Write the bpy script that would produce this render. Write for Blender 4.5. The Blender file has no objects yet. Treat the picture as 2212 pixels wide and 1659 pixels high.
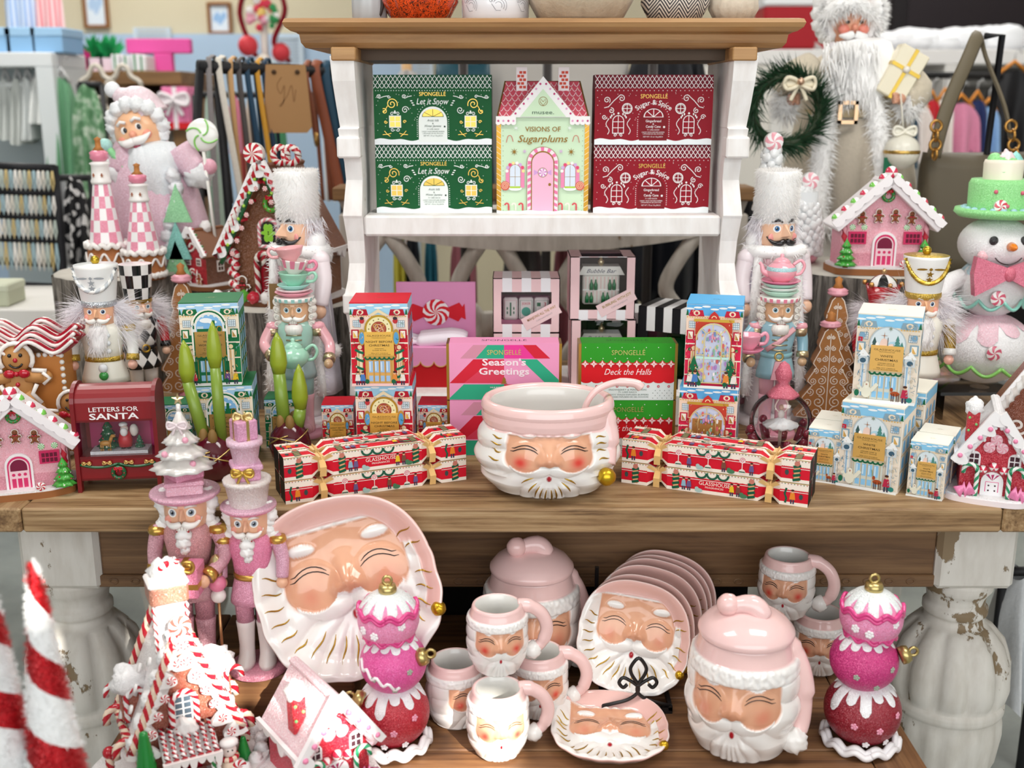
import bpy,math,random
from math import sin,cos,pi,radians,sqrt,atan2,hypot,exp
from mathutils import Vector,Matrix
SC=bpy.context.scene
COL=SC.collection
# ---------------------------------------------------------------- camera
FPX,PITCH,CAMZ=2376.0,radians(14.5),1.34
cam_d=bpy.data.cameras.new('camera')
cam=bpy.data.objects.new('camera',cam_d);COL.objects.link(cam)
cam.location=(0,0,CAMZ);cam.rotation_euler=(pi/2-PITCH,0,0)
cam_d.sensor_width=36;cam_d.lens=FPX/2212*36
cam_d.clip_start=.05
cam_d.dof.use_dof=True;cam_d.dof.focus_distance=1.74;cam_d.dof.aperture_fstop=3.4
SC.camera=cam
SC.view_settings.view_transform='Standard';SC.view_settings.look='None'
SC.view_settings.exposure=0.22;SC.view_settings.gamma=1.0;SC.view_settings.use_curve_mapping=False
# ---------------------------------------------------------------- world, sun, daylight and ceiling lamps
wd=bpy.data.worlds.new('world');SC.world=wd;wd.use_nodes=True
wd.node_tree.nodes['Background'].inputs[0].default_value=(.9,.95,1,1)
wd.node_tree.nodes['Background'].inputs[1].default_value=1.0
SUN_DIR=Vector((-.36,.80,-.50)).normalized()
def light(name,typ,loc,rot,energy,color=(1,1,1),**k):
 d=bpy.data.lights.new(name,typ);d.energy=energy;d.color=color
 for a,b in k.items(): setattr(d,a,b)
 o=bpy.data.objects.new(name,d);COL.objects.link(o);o.location=loc;o.rotation_euler=rot
 return o
sun=light('sun','SUN',(3,-6,5),(0,0,0),12.0,(1,.95,.86),angle=radians(.5))
sun.rotation_euler=SUN_DIR.to_track_quat('-Z','Y').to_euler()
light('window_daylight','AREA',(.3,-1.62,1.75),(radians(84),0,0),62,(.93,.97,1),shape='RECTANGLE',size=4.6,size_y=1.9)
for i,(lx,ly,e) in enumerate([(-1.1,1.1,20),(1.1,1.1,20),(-1.5,3.4,26),(1.5,3.4,24),(-2.0,5.6,30),(2.0,5.6,20)]):
 light('ceiling_lamp','AREA',(lx,ly,2.92),(0,0,0),e,(1,.97,.93),shape='RECTANGLE',size=1.2,size_y=.6)
# ---------------------------------------------------------------- pixel -> place
SP,CP=sin(PITCH),cos(PITCH)
def ray(px,py):
 u,v=(px-1106)/FPX,(py-829.5)/FPX
 return Vector((u,CP-v*SP,-SP-v*CP))
def P(px,py,Z):            # where the ray meets the level Z
 r=ray(px,py);t=(Z-CAMZ)/r.z
 return Vector((r.x*t,r.y*t,Z))
def A(px,py,Y):            # where the ray meets the upright plane Y
 r=ray(px,py);t=Y/r.y
 return Vector((r.x*t,Y,CAMZ+r.z*t))
def zat(py,Y): return A(1106,py,Y).z
def mpp(py,Y): return Y/ray(1106,py).y/FPX
TAB,BEN,MIDS,BOTS,TOPS=.76,.45,1.144,.822,1.470
# ---------------------------------------------------------------- materials: mk('kind:hex')
MATS={}
def lin(h):
 r=[]
 for i in (0,2,4):
  c=int(h[i:i+2],16)/255
  r.append(c/12.92 if c <= .04045 else ((c+.055)/1.055)**2.4)
 return tuple(r)+(1,)
def newmat(name):
 m=bpy.data.materials.new(name);m.use_nodes=True
 n=m.node_tree.nodes;l=m.node_tree.links;b=n['Principled BSDF']
 return m,n,l,b
def N(n,t,**k):
 x=n.new(t)
 for a,v in k.items():
  if a.startswith('i_'):
   key=a[2:];key=int(key) if key.isdigit() else key.replace('_',' ')
   x.inputs[key].default_value=v
  else: setattr(x,a,v)
 return x
def ramp(n,stops,interp='LINEAR'):
 r=n.new('ShaderNodeValToRGB');e=r.color_ramp.elements;r.color_ramp.interpolation=interp
 while len(e) < len(stops): e.new(.5)
 for q,(p,c) in zip(e,stops):
  q.position=p;q.color=lin(c) if isinstance(c,str) else (c,c,c,1)
 return r
def objmap(n,l,scale=(1,1,1),rot=(0,0,0),loc=(0,0,0),coord='Object'):
 tc=n.new('ShaderNodeTexCoord');mp=N(n,'ShaderNodeMapping')
 mp.inputs['Scale'].default_value=scale;mp.inputs['Rotation'].default_value=rot;mp.inputs['Location'].default_value=loc
 l.new(tc.outputs[coord],mp.inputs[0]);return mp
def mixc(n,l,fac,a,b):
 m=n.new('ShaderNodeMix');m.data_type='RGBA'
 for s,v in ((m.inputs[0],fac),(m.inputs[6],a),(m.inputs[7],b)):
  if hasattr(v,'links') or hasattr(v,'is_linked'): l.new(v,s)
  else: s.default_value=v
 return m.outputs[2]
def bump(n,l,b,h,dist=.001,strength=1):
 bp=N(n,'ShaderNodeBump');bp.inputs['Distance'].default_value=dist;bp.inputs['Strength'].default_value=strength
 l.new(h,bp.inputs['Height']);l.new(bp.outputs[0],b.inputs['Normal'])
def mk(spec):
 if spec in MATS: return MATS[spec]
 if spec in CUSTOM: m=CUSTOM[spec](spec);MATS[spec]=m;return m
 k,h=spec.split(':')
 m,n,l,b=newmat(spec.replace(':','_'));c=lin(h)
 b.inputs['Base Color'].default_value=c
 I=b.inputs
 if k == 'm': I['Roughness'].default_value=.5;I['Specular IOR Level'].default_value=.3
 elif k == 'p': I['Roughness'].default_value=.55;I['Specular IOR Level'].default_value=.25
 elif k == 'g': I['Roughness'].default_value=.12;I['Coat Weight'].default_value=.3;I['Coat Roughness'].default_value=.04
 elif k == 's': I['Roughness'].default_value=.28
 elif k == 'au': I['Metallic'].default_value=.9;I['Roughness'].default_value=.3
 elif k == 'go': I['Metallic'].default_value=.45;I['Roughness'].default_value=.34
 elif k == 'l' or k == 'lm':
  mp=objmap(n,l);v=N(n,'ShaderNodeTexVoronoi',i_Scale=1500.0);l.new(mp.outputs[0],v.inputs['Vector'])
  sp=n.new('ShaderNodeSeparateColor');l.new(v.outputs['Color'],sp.inputs[0])
  r=ramp(n,[(.80,0.),(.95,1.)]);l.new(sp.outputs[0],r.inputs[0])
  hi=tuple(min(1,x*1.5+.12) for x in c[:3])+(1,)
  l.new(mixc(n,l,r.outputs[0],c,hi),I['Base Color'])
  if k == 'lm': I['Metallic'].default_value=.75
  g=n.new('ShaderNodeNewGeometry');vm=N(n,'ShaderNodeVectorMath',operation='MULTIPLY_ADD')
  l.new(v.outputs['Color'],vm.inputs[0]);vm.inputs[1].default_value=(.9,.9,.9)
  sub=N(n,'ShaderNodeVectorMath',operation='SUBTRACT');l.new(g.outputs['Normal'],sub.inputs[0]);sub.inputs[1].default_value=(.45,.45,.45)
  l.new(sub.outputs[0],vm.inputs[2])
  nm=N(n,'ShaderNodeVectorMath',operation='NORMALIZE');l.new(vm.outputs[0],nm.inputs[0]);l.new(nm.outputs[0],I['Normal'])
  I['Roughness'].default_value=.3;I['Specular IOR Level'].default_value=.6
 elif k == 'f':
  I['Roughness'].default_value=.95;I['Specular IOR Level'].default_value=.1;I['Sheen Weight'].default_value=.2
  mp=objmap(n,l);v=N(n,'ShaderNodeTexNoise',i_Scale=120.0,i_Detail=3.0);l.new(mp.outputs[0],v.inputs['Vector'])
  d=tuple(x*.82 for x in c[:3])+(1,)
  l.new(mixc(n,l,v.outputs[0],d,c),I['Base Color'])
  bump(n,l,b,v.outputs[0],.002,.6)
 elif k == 'h':
  I['Roughness'].default_value=.8;I['Specular IOR Level'].default_value=.1;tr=n.new('ShaderNodeBsdfTranslucent');tr.inputs[0].default_value=c
  x=n.new('ShaderNodeMixShader');x.inputs[0].default_value=.3;l.new(b.outputs[0],x.inputs[1]);l.new(tr.outputs[0],x.inputs[2]);l.new(x.outputs[0],n['Material Output'].inputs[0])
 MATS[spec]=m
 return m
CUSTOM={}
def custom(f): CUSTOM[f.__name__]=f;return f
def _wood(name,stops,axis='x',scale=1.0,rough=.55,fine=1.0):
 m,n,l,b=newmat(name)
 s={'x': (1.2,14,14),'y': (14,1.2,14),'z': (14,14,1.2)}[axis]
 mp=objmap(n,l,tuple(q*scale for q in s))
 w=N(n,'ShaderNodeTexNoise',i_Scale=2.2,i_Detail=6.0,i_Roughness=.62,i_Distortion=.6);l.new(mp.outputs[0],w.inputs['Vector'])
 mp2=objmap(n,l,tuple(q*scale*(5 if q > 2 else .8) for q in s))
 w2=N(n,'ShaderNodeTexNoise',i_Scale=3.0,i_Detail=3.0,i_Roughness=.5);l.new(mp2.outputs[0],w2.inputs['Vector'])
 ad=N(n,'ShaderNodeMath',operation='MULTIPLY_ADD');l.new(w2.outputs[0],ad.inputs[0]);ad.inputs[1].default_value=.42*fine;
 sb=N(n,'ShaderNodeMath',operation='SUBTRACT');l.new(w.outputs[0],sb.inputs[0]);sb.inputs[1].default_value=.21*fine
 l.new(sb.outputs[0],ad.inputs[2])
 r=ramp(n,stops);l.new(ad.outputs[0],r.inputs[0]);col=r.outputs[0]
 kp=objmap(n,l,tuple((2.2 if q < 2 else 5)*scale for q in s))
 v=N(n,'ShaderNodeTexVoronoi',i_Scale=1.0);l.new(kp.outputs[0],v.inputs['Vector'])
 kr=ramp(n,[(.03,1.),(.075,0.)]);l.new(v.outputs['Distance'],kr.inputs[0])
 col=mixc(n,l,kr.outputs[0],col,lin('4a3018'))
 l.new(col,b.inputs['Base Color']);b.inputs['Roughness'].default_value=rough
 bump(n,l,b,ad.outputs[0],.0012,.5)
 return m
@custom
def wood_top(s): return _wood(s,[(.3,'5c4228'),(.44,'8b6b47'),(.58,'a98a63'),(.74,'bea47f')],'x',1.2)
@custom
def wood_end(s): return _wood(s,[(.3,'5c4228'),(.44,'8b6b47'),(.58,'a98a63'),(.74,'bea47f')],'y',1.2)
@custom
def wood_apron(s): return _wood(s,[(.3,'553b26'),(.5,'79583a'),(.75,'8f6d4a')],'x',1.1)
@custom
def wood_bench(s): return _wood(s,[(.3,'4f321d'),(.5,'785234'),(.75,'946c46')],'x',1.1)
@custom
def wood_bench_end(s): return _wood(s,[(.3,'4f321d'),(.5,'785234'),(.75,'946c46')],'y',1.1)
@custom
def wood_crown(s): return _wood(s,[(.25,'7a5430'),(.5,'a57a4c'),(.7,'b78d5c'),(.85,'c49f70')],'x',.8,.5,.6)
@custom
def wood_back(s): return _wood(s,[(.3,'6a4a2c'),(.6,'8c683f'),(.8,'a8834f')],'x',.6)
@custom
def bark(s):
 m,n,l,b=newmat(s)
 mp=objmap(n,l,(55,55,7));w=N(n,'ShaderNodeTexNoise',i_Scale=1.3,i_Detail=7.0,i_Roughness=.7,i_Distortion=.8);l.new(mp.outputs[0],w.inputs['Vector'])
 r=ramp(n,[(.36,'2f2b27'),(.48,'6f6962'),(.6,'9c958c'),(.75,'b9b3aa')]);l.new(w.outputs[0],r.inputs[0])
 l.new(r.outputs[0],b.inputs['Base Color']);b.inputs['Roughness'].default_value=.9;bump(n,l,b,w.outputs[0],.008,1)
 return m
def _chip(name,base,chip,thr=.62,sc=11,stretch=(1,1,.55)):
 m,n,l,b=newmat(name)
 mp=objmap(n,l,tuple(sc*q for q in stretch));w=N(n,'ShaderNodeTexNoise',i_Scale=1.0,i_Detail=9.0,i_Roughness=.62);l.new(mp.outputs[0],w.inputs['Vector'])
 r=ramp(n,[(thr,0.),(thr+.015,1.)]);l.new(w.outputs[0],r.inputs[0])
 mp2=objmap(n,l,(30,30,8));w2=N(n,'ShaderNodeTexNoise',i_Scale=1.5,i_Detail=5.0);l.new(mp2.outputs[0],w2.inputs['Vector'])
 r2=ramp(n,[(.3,'%s' % base[1]),(.6,base[0])]);l.new(w2.outputs[0],r2.inputs[0])
 l.new(mixc(n,l,r.outputs[0],r2.outputs[0],lin(chip)),b.inputs['Base Color']);b.inputs['Roughness'].default_value=.6
 iv=N(n,'ShaderNodeMath',operation='MULTIPLY_ADD');l.new(r.outputs[0],iv.inputs[0]);iv.inputs[1].default_value=-1.0;l.new(w2.outputs[0],iv.inputs[2])
 bump(n,l,b,iv.outputs[0],.002,.5)
 return m
@custom
def chippy(s): return _chip(s,('e9e4dc','d9d2c8'),'8f7a5e',.595,12)
@custom
def hutch_white(s): return _chip(s,('f3f0ee','e6e0dc'),'a58c6c',.69,12)
@custom
def gray_carved(s): return _chip(s,('c9c2b8','aea69b'),'8a7458',.63,12)
@custom
def floor_concrete(s):
 m,n,l,b=newmat(s)
 mp=objmap(n,l,(2,2,2));w=N(n,'ShaderNodeTexNoise',i_Scale=2.0,i_Detail=8.0,i_Roughness=.65);l.new(mp.outputs[0],w.inputs['Vector'])
 r=ramp(n,[(.3,'7d827e'),(.55,'979c97'),(.75,'a9ada8')]);l.new(w.outputs[0],r.inputs[0]);l.new(r.outputs[0],b.inputs['Base Color'])
 b.inputs['Roughness'].default_value=.35
 return m
@custom
def glass(s):
 m,n,l,b=newmat(s)
 b.inputs['Base Color'].default_value=(1,1,1,1);b.inputs['Roughness'].default_value=.02;b.inputs['IOR'].default_value=1.12
 b.inputs['Transmission Weight'].default_value=1.0;return m
@custom
def film(s):       # clear plastic window film
 m,n,l,b=newmat(s)
 t=n.new('ShaderNodeBsdfTransparent');g=N(n,'ShaderNodeBsdfGlossy');g.inputs['Roughness'].default_value=.06
 fr=N(n,'ShaderNodeFresnel');fr.inputs[0].default_value=1.18;x=n.new('ShaderNodeMixShader')
 ad=N(n,'ShaderNodeMath',operation='ADD');l.new(fr.outputs[0],ad.inputs[0]);ad.inputs[1].default_value=.04
 l.new(ad.outputs[0],x.inputs[0]);l.new(t.outputs[0],x.inputs[1]);l.new(g.outputs[0],x.inputs[2]);l.new(x.outputs[0],n['Material Output'].inputs[0])
 return m
@custom
def ceramic(s):    # glazed, hand painted: colour comes from the painted 'Col' attribute
 m,n,l,b=newmat(s)
 a=n.new('ShaderNodeVertexColor');a.layer_name='Col';l.new(a.outputs[0],b.inputs['Base Color'])
 b.inputs['Roughness'].default_value=.13;b.inputs['Coat Weight'].default_value=.35;b.inputs['Coat Roughness'].default_value=.03
 return m
@custom
def pearl(s):
 m,n,l,b=newmat(s)
 b.inputs['Base Color'].default_value=lin('efe9e4');b.inputs['Roughness'].default_value=.22;b.inputs['Metallic'].default_value=.15
 b.inputs['Sheen Weight'].default_value=.4;b.inputs['Coat Weight'].default_value=.4;return m
@custom
def orange_glass(s):
 m,n,l,b=newmat(s)
 mp=objmap(n,l,(90,90,60));w=N(n,'ShaderNodeTexNoise',i_Scale=4.0,i_Detail=4.0,i_Distortion=1.5);l.new(mp.outputs[0],w.inputs['Vector'])
 r=ramp(n,[(.42,'3a0f04'),(.5,'d8420e'),(.65,'f0581a')]);l.new(w.outputs[0],r.inputs[0]);l.new(r.outputs[0],b.inputs['Base Color'])
 b.inputs['Roughness'].default_value=.05;b.inputs['Coat Weight'].default_value=.6;return m
@custom
def herringbone(s):
 m,n,l,b=newmat(s)
 mp=objmap(n,l,(1,1,1));sx=n.new('ShaderNodeSeparateXYZ');l.new(mp.outputs[0],sx.inputs[0])
 f=N(n,'ShaderNodeMath',operation='PINGPONG');l.new(sx.outputs[0],f.inputs[0]);f.inputs[1].default_value=.016
 a=N(n,'ShaderNodeMath',operation='MULTIPLY_ADD');l.new(f.outputs[0],a.inputs[0]);a.inputs[1].default_value=1.35;l.new(sx.outputs[2],a.inputs[2])
 q=N(n,'ShaderNodeMath',operation='PINGPONG');l.new(a.outputs[0],q.inputs[0]);q.inputs[1].default_value=.0034
 r=ramp(n,[(.0,'3c3a3e'),(.47,'46444a'),(.53,'e2dad0')]);
 d=N(n,'ShaderNodeMath',operation='MULTIPLY');l.new(q.outputs[0],d.inputs[0]);d.inputs[1].default_value=1/.0034;l.new(d.outputs[0],r.inputs[0])
 l.new(r.outputs[0],b.inputs['Base Color']);b.inputs['Roughness'].default_value=.9;return m
@custom
def camo(s):
 m,n,l,b=newmat(s)
 mp=objmap(n,l,(14,14,14));w=N(n,'ShaderNodeTexNoise',i_Scale=2.0,i_Detail=3.0);l.new(mp.outputs[0],w.inputs['Vector'])
 r=ramp(n,[(.4,'4f7d55'),(.5,'6f9a74'),(.62,'b8c8b4')]);l.new(w.outputs[0],r.inputs[0]);l.new(r.outputs[0],b.inputs['Base Color']);b.inputs['Roughness'].default_value=.9
 return m
def _blotch(name,stops,sc,seed=0):
 m,n,l,b=newmat(name)
 mp=objmap(n,l,(sc,sc,sc),loc=(seed,seed*2,0));w=N(n,'ShaderNodeTexVoronoi',i_Scale=1.0);l.new(mp.outputs[0],w.inputs['Vector'])
 sp=n.new('ShaderNodeSeparateColor');l.new(w.outputs['Color'],sp.inputs[0])
 r=ramp(n,stops,'CONSTANT');l.new(sp.outputs[0],r.inputs[0]);l.new(r.outputs[0],b.inputs['Base Color']);b.inputs['Roughness'].default_value=.85
 return m
@custom
def bw_print(s): return _blotch(s,[(0,'16161a'),(.5,'e8e6e6'),(.8,'202024')],60)
def stripes(spec):
 pass
def _stripe(name,a,b2,w):
 m,n,l,b=newmat(name);mp=objmap(n,l,(1/w,1,1));sx=n.new('ShaderNodeSeparateXYZ');l.new(mp.outputs[0],sx.inputs[0])
 f=N(n,'ShaderNodeMath',operation='FRACT');l.new(sx.outputs[0],f.inputs[0]);r=ramp(n,[(0,a),(.5,b2)],'CONSTANT');l.new(f.outputs[0],r.inputs[0]);l.new(r.outputs[0],b.inputs['Base Color']);b.inputs['Roughness'].default_value=.9
 return m
@custom
def stripe_blue(s): return _stripe(s,'9dbbe6','d4dff0',.018)
@custom
def stripe_red(s): return _stripe(s,'ee8f94','f6d2d2',.018)
@custom
def harlequin(s):
 m,n,l,b=newmat(s);mp=objmap(n,l,(48,48,34));sx=n.new('ShaderNodeSeparateXYZ');l.new(mp.outputs[0],sx.inputs[0])
 a=N(n,'ShaderNodeMath',operation='ADD');l.new(sx.outputs[0],a.inputs[0]);l.new(sx.outputs[2],a.inputs[1]);d=N(n,'ShaderNodeMath',operation='SUBTRACT');l.new(sx.outputs[0],d.inputs[0]);l.new(sx.outputs[2],d.inputs[1])
 cb=n.new('ShaderNodeCombineXYZ');l.new(a.outputs[0],cb.inputs[0]);l.new(d.outputs[0],cb.inputs[1]);cb.inputs[2].default_value=.5
 c=N(n,'ShaderNodeTexChecker',i_Scale=1.0);l.new(cb.outputs[0],c.inputs[0]);c.inputs[1].default_value=lin('141416');c.inputs[2].default_value=lin('f2f0ee');l.new(c.outputs[0],b.inputs['Base Color']);b.inputs['Roughness'].default_value=.3
 return m
# ---------------------------------------------------------------- mesh builder
def plane(o,x=(1,0,0),y=(0,0,1)):
 x=Vector(x).normalized();y=Vector(y);y=(y-x*y.dot(x)).normalized();z=x.cross(y)
 m=Matrix.Identity(4)
 for i in range(3): m[i][0],m[i][1],m[i][2],m[i][3]=x[i],y[i],z[i],o[i]
 return m
def TR(x=0,y=0,z=0,rz=0,rx=0,ry=0,s=1):
 return Matrix.Translation((x,y,z)) @ Matrix.Rotation(rz,4,'Z') @ Matrix.Rotation(ry,4,'Y') @ Matrix.Rotation(rx,4,'X') @ Matrix.Scale(s,4)
class MB:
 def __init__(s,M=None): s.v=[];s.f=[];s.m=[];s.s=[];s.c=None;s.M=M or Matrix.Identity(4);s.lay=0;s.mats=[]
 def mi(s,m):
  if m not in s.mats: s.mats.append(m)
  return s.mats.index(m)
 def add(s,vs,fs,m,smooth=True,M=None,cols=None):
  b=len(s.v);T=s.M @ M if M is not None else s.M
  s.v += [T @ Vector(q) for q in vs]
  i=s.mi(m)
  flip=T.determinant() < 0
  for k,f in enumerate(fs):
   s.f.append(tuple(b+q for q in (reversed(f) if flip else f)));s.m.append(i if not isinstance(m,list) else s.mi(m[k]));s.s.append(smooth)
  if cols is not None:
   if s.c is None: s.c={}
   for k,c in enumerate(cols): s.c[b+k]=c
  return s
 def box(s,x0,x1,y0,y1,z0,z1,m,bv=0,M=None):
  if bv <= 0:
   vs=[(x,y,z) for x in (x0,x1) for y in (y0,y1) for z in (z0,z1)]
   return s.add(vs,[(0,1,3,2),(4,6,7,5),(0,4,5,1),(2,3,7,6),(0,2,6,4),(1,5,7,3)],m,False,M)
  X,Y,Z=(x0,x1),(y0,y1),(z0,z1);vs=[];idx={}
  for a in (0,1):
   for b in (0,1):
    for c in (0,1):
     sx,sy,sz=(1 if a == 0 else -1),(1 if b == 0 else -1),(1 if c == 0 else -1)
     p=(X[a],Y[b],Z[c])
     for ax in range(3):
      q=[p[0]+sx*bv,p[1]+sy*bv,p[2]+sz*bv];q[ax]=p[ax]
      idx[a,b,c,ax]=len(vs);vs.append(tuple(q))
  fs=[]
  for ax in range(3):
   o=[i for i in range(3) if i != ax]
   for e in (0,1):
    def g(u,w):
     k=[0,0,0];k[ax]=e;k[o[0]]=u;k[o[1]]=w;return idx[k[0],k[1],k[2],ax]
    f=[g(0,0),g(1,0),g(1,1),g(0,1)]
    if (e == 1) == (ax == 1): f.reverse()
    fs.append(tuple(f))
  for ax in range(3):          # edges parallel to ax
   o=[i for i in range(3) if i != ax]
   for u in (0,1):
    for w in (0,1):
     def g(e,fx):
      k=[0,0,0];k[ax]=e;k[o[0]]=u;k[o[1]]=w;return idx[k[0],k[1],k[2],fx]
     f=[g(0,o[0]),g(1,o[0]),g(1,o[1]),g(0,o[1])]
     if ((u == w) != (ax == 1)): f.reverse()
     fs.append(tuple(f))
  for a in (0,1):
   for b in (0,1):
    for c in (0,1):
     f=[idx[a,b,c,0],idx[a,b,c,1],idx[a,b,c,2]]
     if (a+b+c) % 2 == 0: f.reverse()
     fs.append(tuple(f))
  return s.add(vs,fs,m,False,M)
 def lathe(s,prof,m,n=24,M=None,rf=None,cap=True,smooth=True,zf=None,cols=None,sx=1,sy=1):
  vs=[];k=len(prof)
  for i in range(n):
   a=2*pi*i/n
   for j,(r,z) in enumerate(prof):
    q=r*(rf(a,j/(k-1),z) if rf else 1);vs.append((q*sin(a)*sx,-q*cos(a)*sy,z+(zf(a,r) if zf else 0)))
  fs=[]
  for i in range(n):
   for j in range(k-1):
    p,q=i*k+j,((i+1) % n)*k+j
    fs.append((p,q,q+1,p+1))
  if isinstance(m,list): m=[m[j] for i in range(n) for j in range(k-1)]
  if cap:
   for j in (0,k-1):
    if prof[j][0] > 1e-5:
     fs.append(tuple(i*k+j for i in (range(n) if j else range(n-1,-1,-1))))
     if isinstance(m,list): m.append(m[min(j,k-2)] if j == 0 else m[k-2])
  if isinstance(m,list):
   T=s.M @ M if M is not None else s.M;b=len(s.v);s.v += [T @ Vector(q) for q in vs]
   for f,mm in zip(fs,m): s.f.append(tuple(b+q for q in f));s.m.append(s.mi(mm));s.s.append(smooth)
   return s
  return s.add(vs,fs,m,smooth,M)
 def ball(s,c,r,m,nu=14,nv=9,M=None,smooth=True):
  if not hasattr(r,'__len__'): r=(r,r,r)
  vs=[(c[0],c[1],c[2]-r[2])]
  for j in range(1,nv):
   t=pi*j/nv
   for i in range(nu):
    a=2*pi*i/nu;vs.append((c[0]+r[0]*sin(t)*sin(a),c[1]-r[1]*sin(t)*cos(a),c[2]-r[2]*cos(t)))
  vs.append((c[0],c[1],c[2]+r[2]));fs=[]
  for i in range(nu):
   fs.append((0,1+(i+1) % nu,1+i));e=1+(nv-2)*nu
   fs.append((e+i,e+(i+1) % nu,len(vs)-1))
   for j in range(nv-2):
    p,q=1+j*nu+i,1+j*nu+(i+1) % nu
    fs.append((p,q,q+nu,p+nu))
  return s.add(vs,fs,m,smooth,M)
 def tube(s,pts,r,m,n=8,M=None,cap=True,flat=1.0,up=(0,0,1),alt=None,every=1):
  pts=[Vector(p) for p in pts];k=len(pts);vs=[]
  R=r if hasattr(r,'__len__') else [r]*k
  t0=(pts[1]-pts[0]).normalized();u=Vector(up)
  if abs(t0.dot(u)) > .95: u=Vector((1,0,0)) if abs(t0.x) < .9 else Vector((0,1,0))
  u=(u-t0*u.dot(t0)).normalized()
  for i in range(k):
   t=(pts[min(i+1,k-1)]-pts[max(i-1,0)])
   t=t.normalized() if t.length > 1e-9 else t0
   u=u-t*u.dot(t)
   u=u.normalized() if u.length > 1e-6 else t.orthogonal().normalized()
   w=t.cross(u)
   for j in range(n):
    a=2*pi*j/n;vs.append(pts[i]+(w*cos(a)+u*sin(a)*flat)*R[i])
  fs=[];mm=[]
  for i in range(k-1):
   for j in range(n):
    a,b=i*n+j,i*n+(j+1) % n
    fs.append((a,b,b+n,a+n));mm.append(m if alt is None or ((i+j*0)//every) % 2 == 0 else alt)
  if cap:
   fs.append(tuple(range(n-1,-1,-1)));fs.append(tuple((k-1)*n+j for j in range(n)));mm += [m,m]
  if alt is None: return s.add(vs,fs,m,True,M)
  b=len(s.v);T=s.M @ M if M is not None else s.M
  s.v += [T @ Vector(q) for q in vs]
  for f,q in zip(fs,mm): s.f.append(tuple(b+x for x in f));s.m.append(s.mi(q));s.s.append(True)
  return s
 def twist(s,pts,r,m,alt,M=None,n=12,turns=40,bands=2):   # striped candy stick: spiral stripes along a path (turns per metre)
  pts=[Vector(p) for p in pts];k=len(pts);vs=[];L=0;fs=[];mm=[]
  R=r if hasattr(r,'__len__') else [r]*k
  u=None;lens=[0]
  for i in range(1,k): L += (pts[i]-pts[i-1]).length;lens.append(L)
  for i in range(k):
   t=(pts[min(i+1,k-1)]-pts[max(i-1,0)]).normalized()
   if u is None: u=t.orthogonal().normalized()
   u=(u-t*u.dot(t)).normalized();w=t.cross(u);ph=lens[i]*turns*2*pi
   for j in range(n):
    a=2*pi*j/n+ph;vs.append(pts[i]+(w*cos(a)+u*sin(a))*R[i])
  for i in range(k-1):
   for j in range(n):
    a,b=i*n+j,i*n+(j+1) % n
    fs.append((a,b,b+n,a+n));mm.append(m if (j*bands*2//n) % 2 == 0 else alt)
  fs.append(tuple(range(n-1,-1,-1)));fs.append(tuple((k-1)*n+j for j in range(n)));mm += [m,m]
  b=len(s.v);T=s.M @ M if M is not None else s.M
  s.v += [T @ Vector(q) for q in vs]
  for f,q in zip(fs,mm): s.f.append(tuple(b+x for x in f));s.m.append(s.mi(q));s.s.append(True)
  return s
 def prism(s,poly,z0,z1,m,M=None,side=None,smooth=False,bv=0):
  k=len(poly)
  ar=sum(poly[i][0]*poly[(i+1) % k][1]-poly[(i+1) % k][0]*poly[i][1] for i in range(k))
  if ar < 0: poly=poly[::-1]
  vs=[(x,y,z0) for x,y in poly]+[(x,y,z1) for x,y in poly]
  s.add(vs,[tuple(range(k,2*k)),tuple(range(k-1,-1,-1))],m,False,M)
  vs2=vs;return s.add(vs2,[(i,(i+1) % k,k+(i+1) % k,k+i) for i in range(k)],side or m,smooth,M)
 def hair(s,roots,m,length,width,droop=.3,seed=1,M=None,jit=.35):   # short strands: roots = [(pos, dir)]
  R=random.Random(seed);vs=[];fs=[]
  for p,d in roots:
   p=Vector(p);d=Vector(d);d=(d+Vector((R.uniform(-jit,jit),R.uniform(-jit,jit),R.uniform(-jit,jit)))).normalized()
   L=length*R.uniform(.6,1.15);w=d.cross(Vector((R.uniform(-1,1),R.uniform(-1,1),R.uniform(-1,1)))).normalized()*width
   q=p+d*L*.5+Vector((0,0,-droop*L*.2));e=p+d*L+Vector((0,0,-droop*L*.7))
   b=len(vs);vs += [p-w,p+w,q+w*.7,q-w*.7,e];fs += [(b,b+1,b+2,b+3),(b+3,b+2,b+4)]
  return s.add(vs,fs,m,True,M)
 # ---- flat artwork printed on a face: x, y in the plane, each shape a hair above the last
 def art(s,M): s.AM=M;s.lay=0;return s
 def _z(s): s.lay += 1;return s.lay*3.5e-5
 def poly(s,pts,m):
  z=s._z();k=len(pts);ar=sum(pts[i][0]*pts[(i+1) % k][1]-pts[(i+1) % k][0]*pts[i][1] for i in range(k))
  if ar < 0: pts=pts[::-1]
  return s.add([(x,y,z) for x,y in pts],[tuple(range(len(pts)))],m,False,s.AM)
 def rect(s,x0,y0,x1,y1,m): return s.poly([(x0,y0),(x1,y0),(x1,y1),(x0,y1)],m)
 def ell(s,cx,cy,rx,ry,m,a0=0,a1=2*pi,n=20): return s.poly([(cx+rx*cos(a0+(a1-a0)*i/n),cy+ry*sin(a0+(a1-a0)*i/n)) for i in range(n if a1-a0 > 6.2 else n+1)],m)
 def arch(s,cx,y0,w,h,m,n=14):
  r=w/2;return s.poly([(cx-r,y0),(cx+r,y0)]+[(cx+r*cos(pi*i/n),y0+h-r+r*sin(pi*i/n)) for i in range(n+1)],m)
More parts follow.
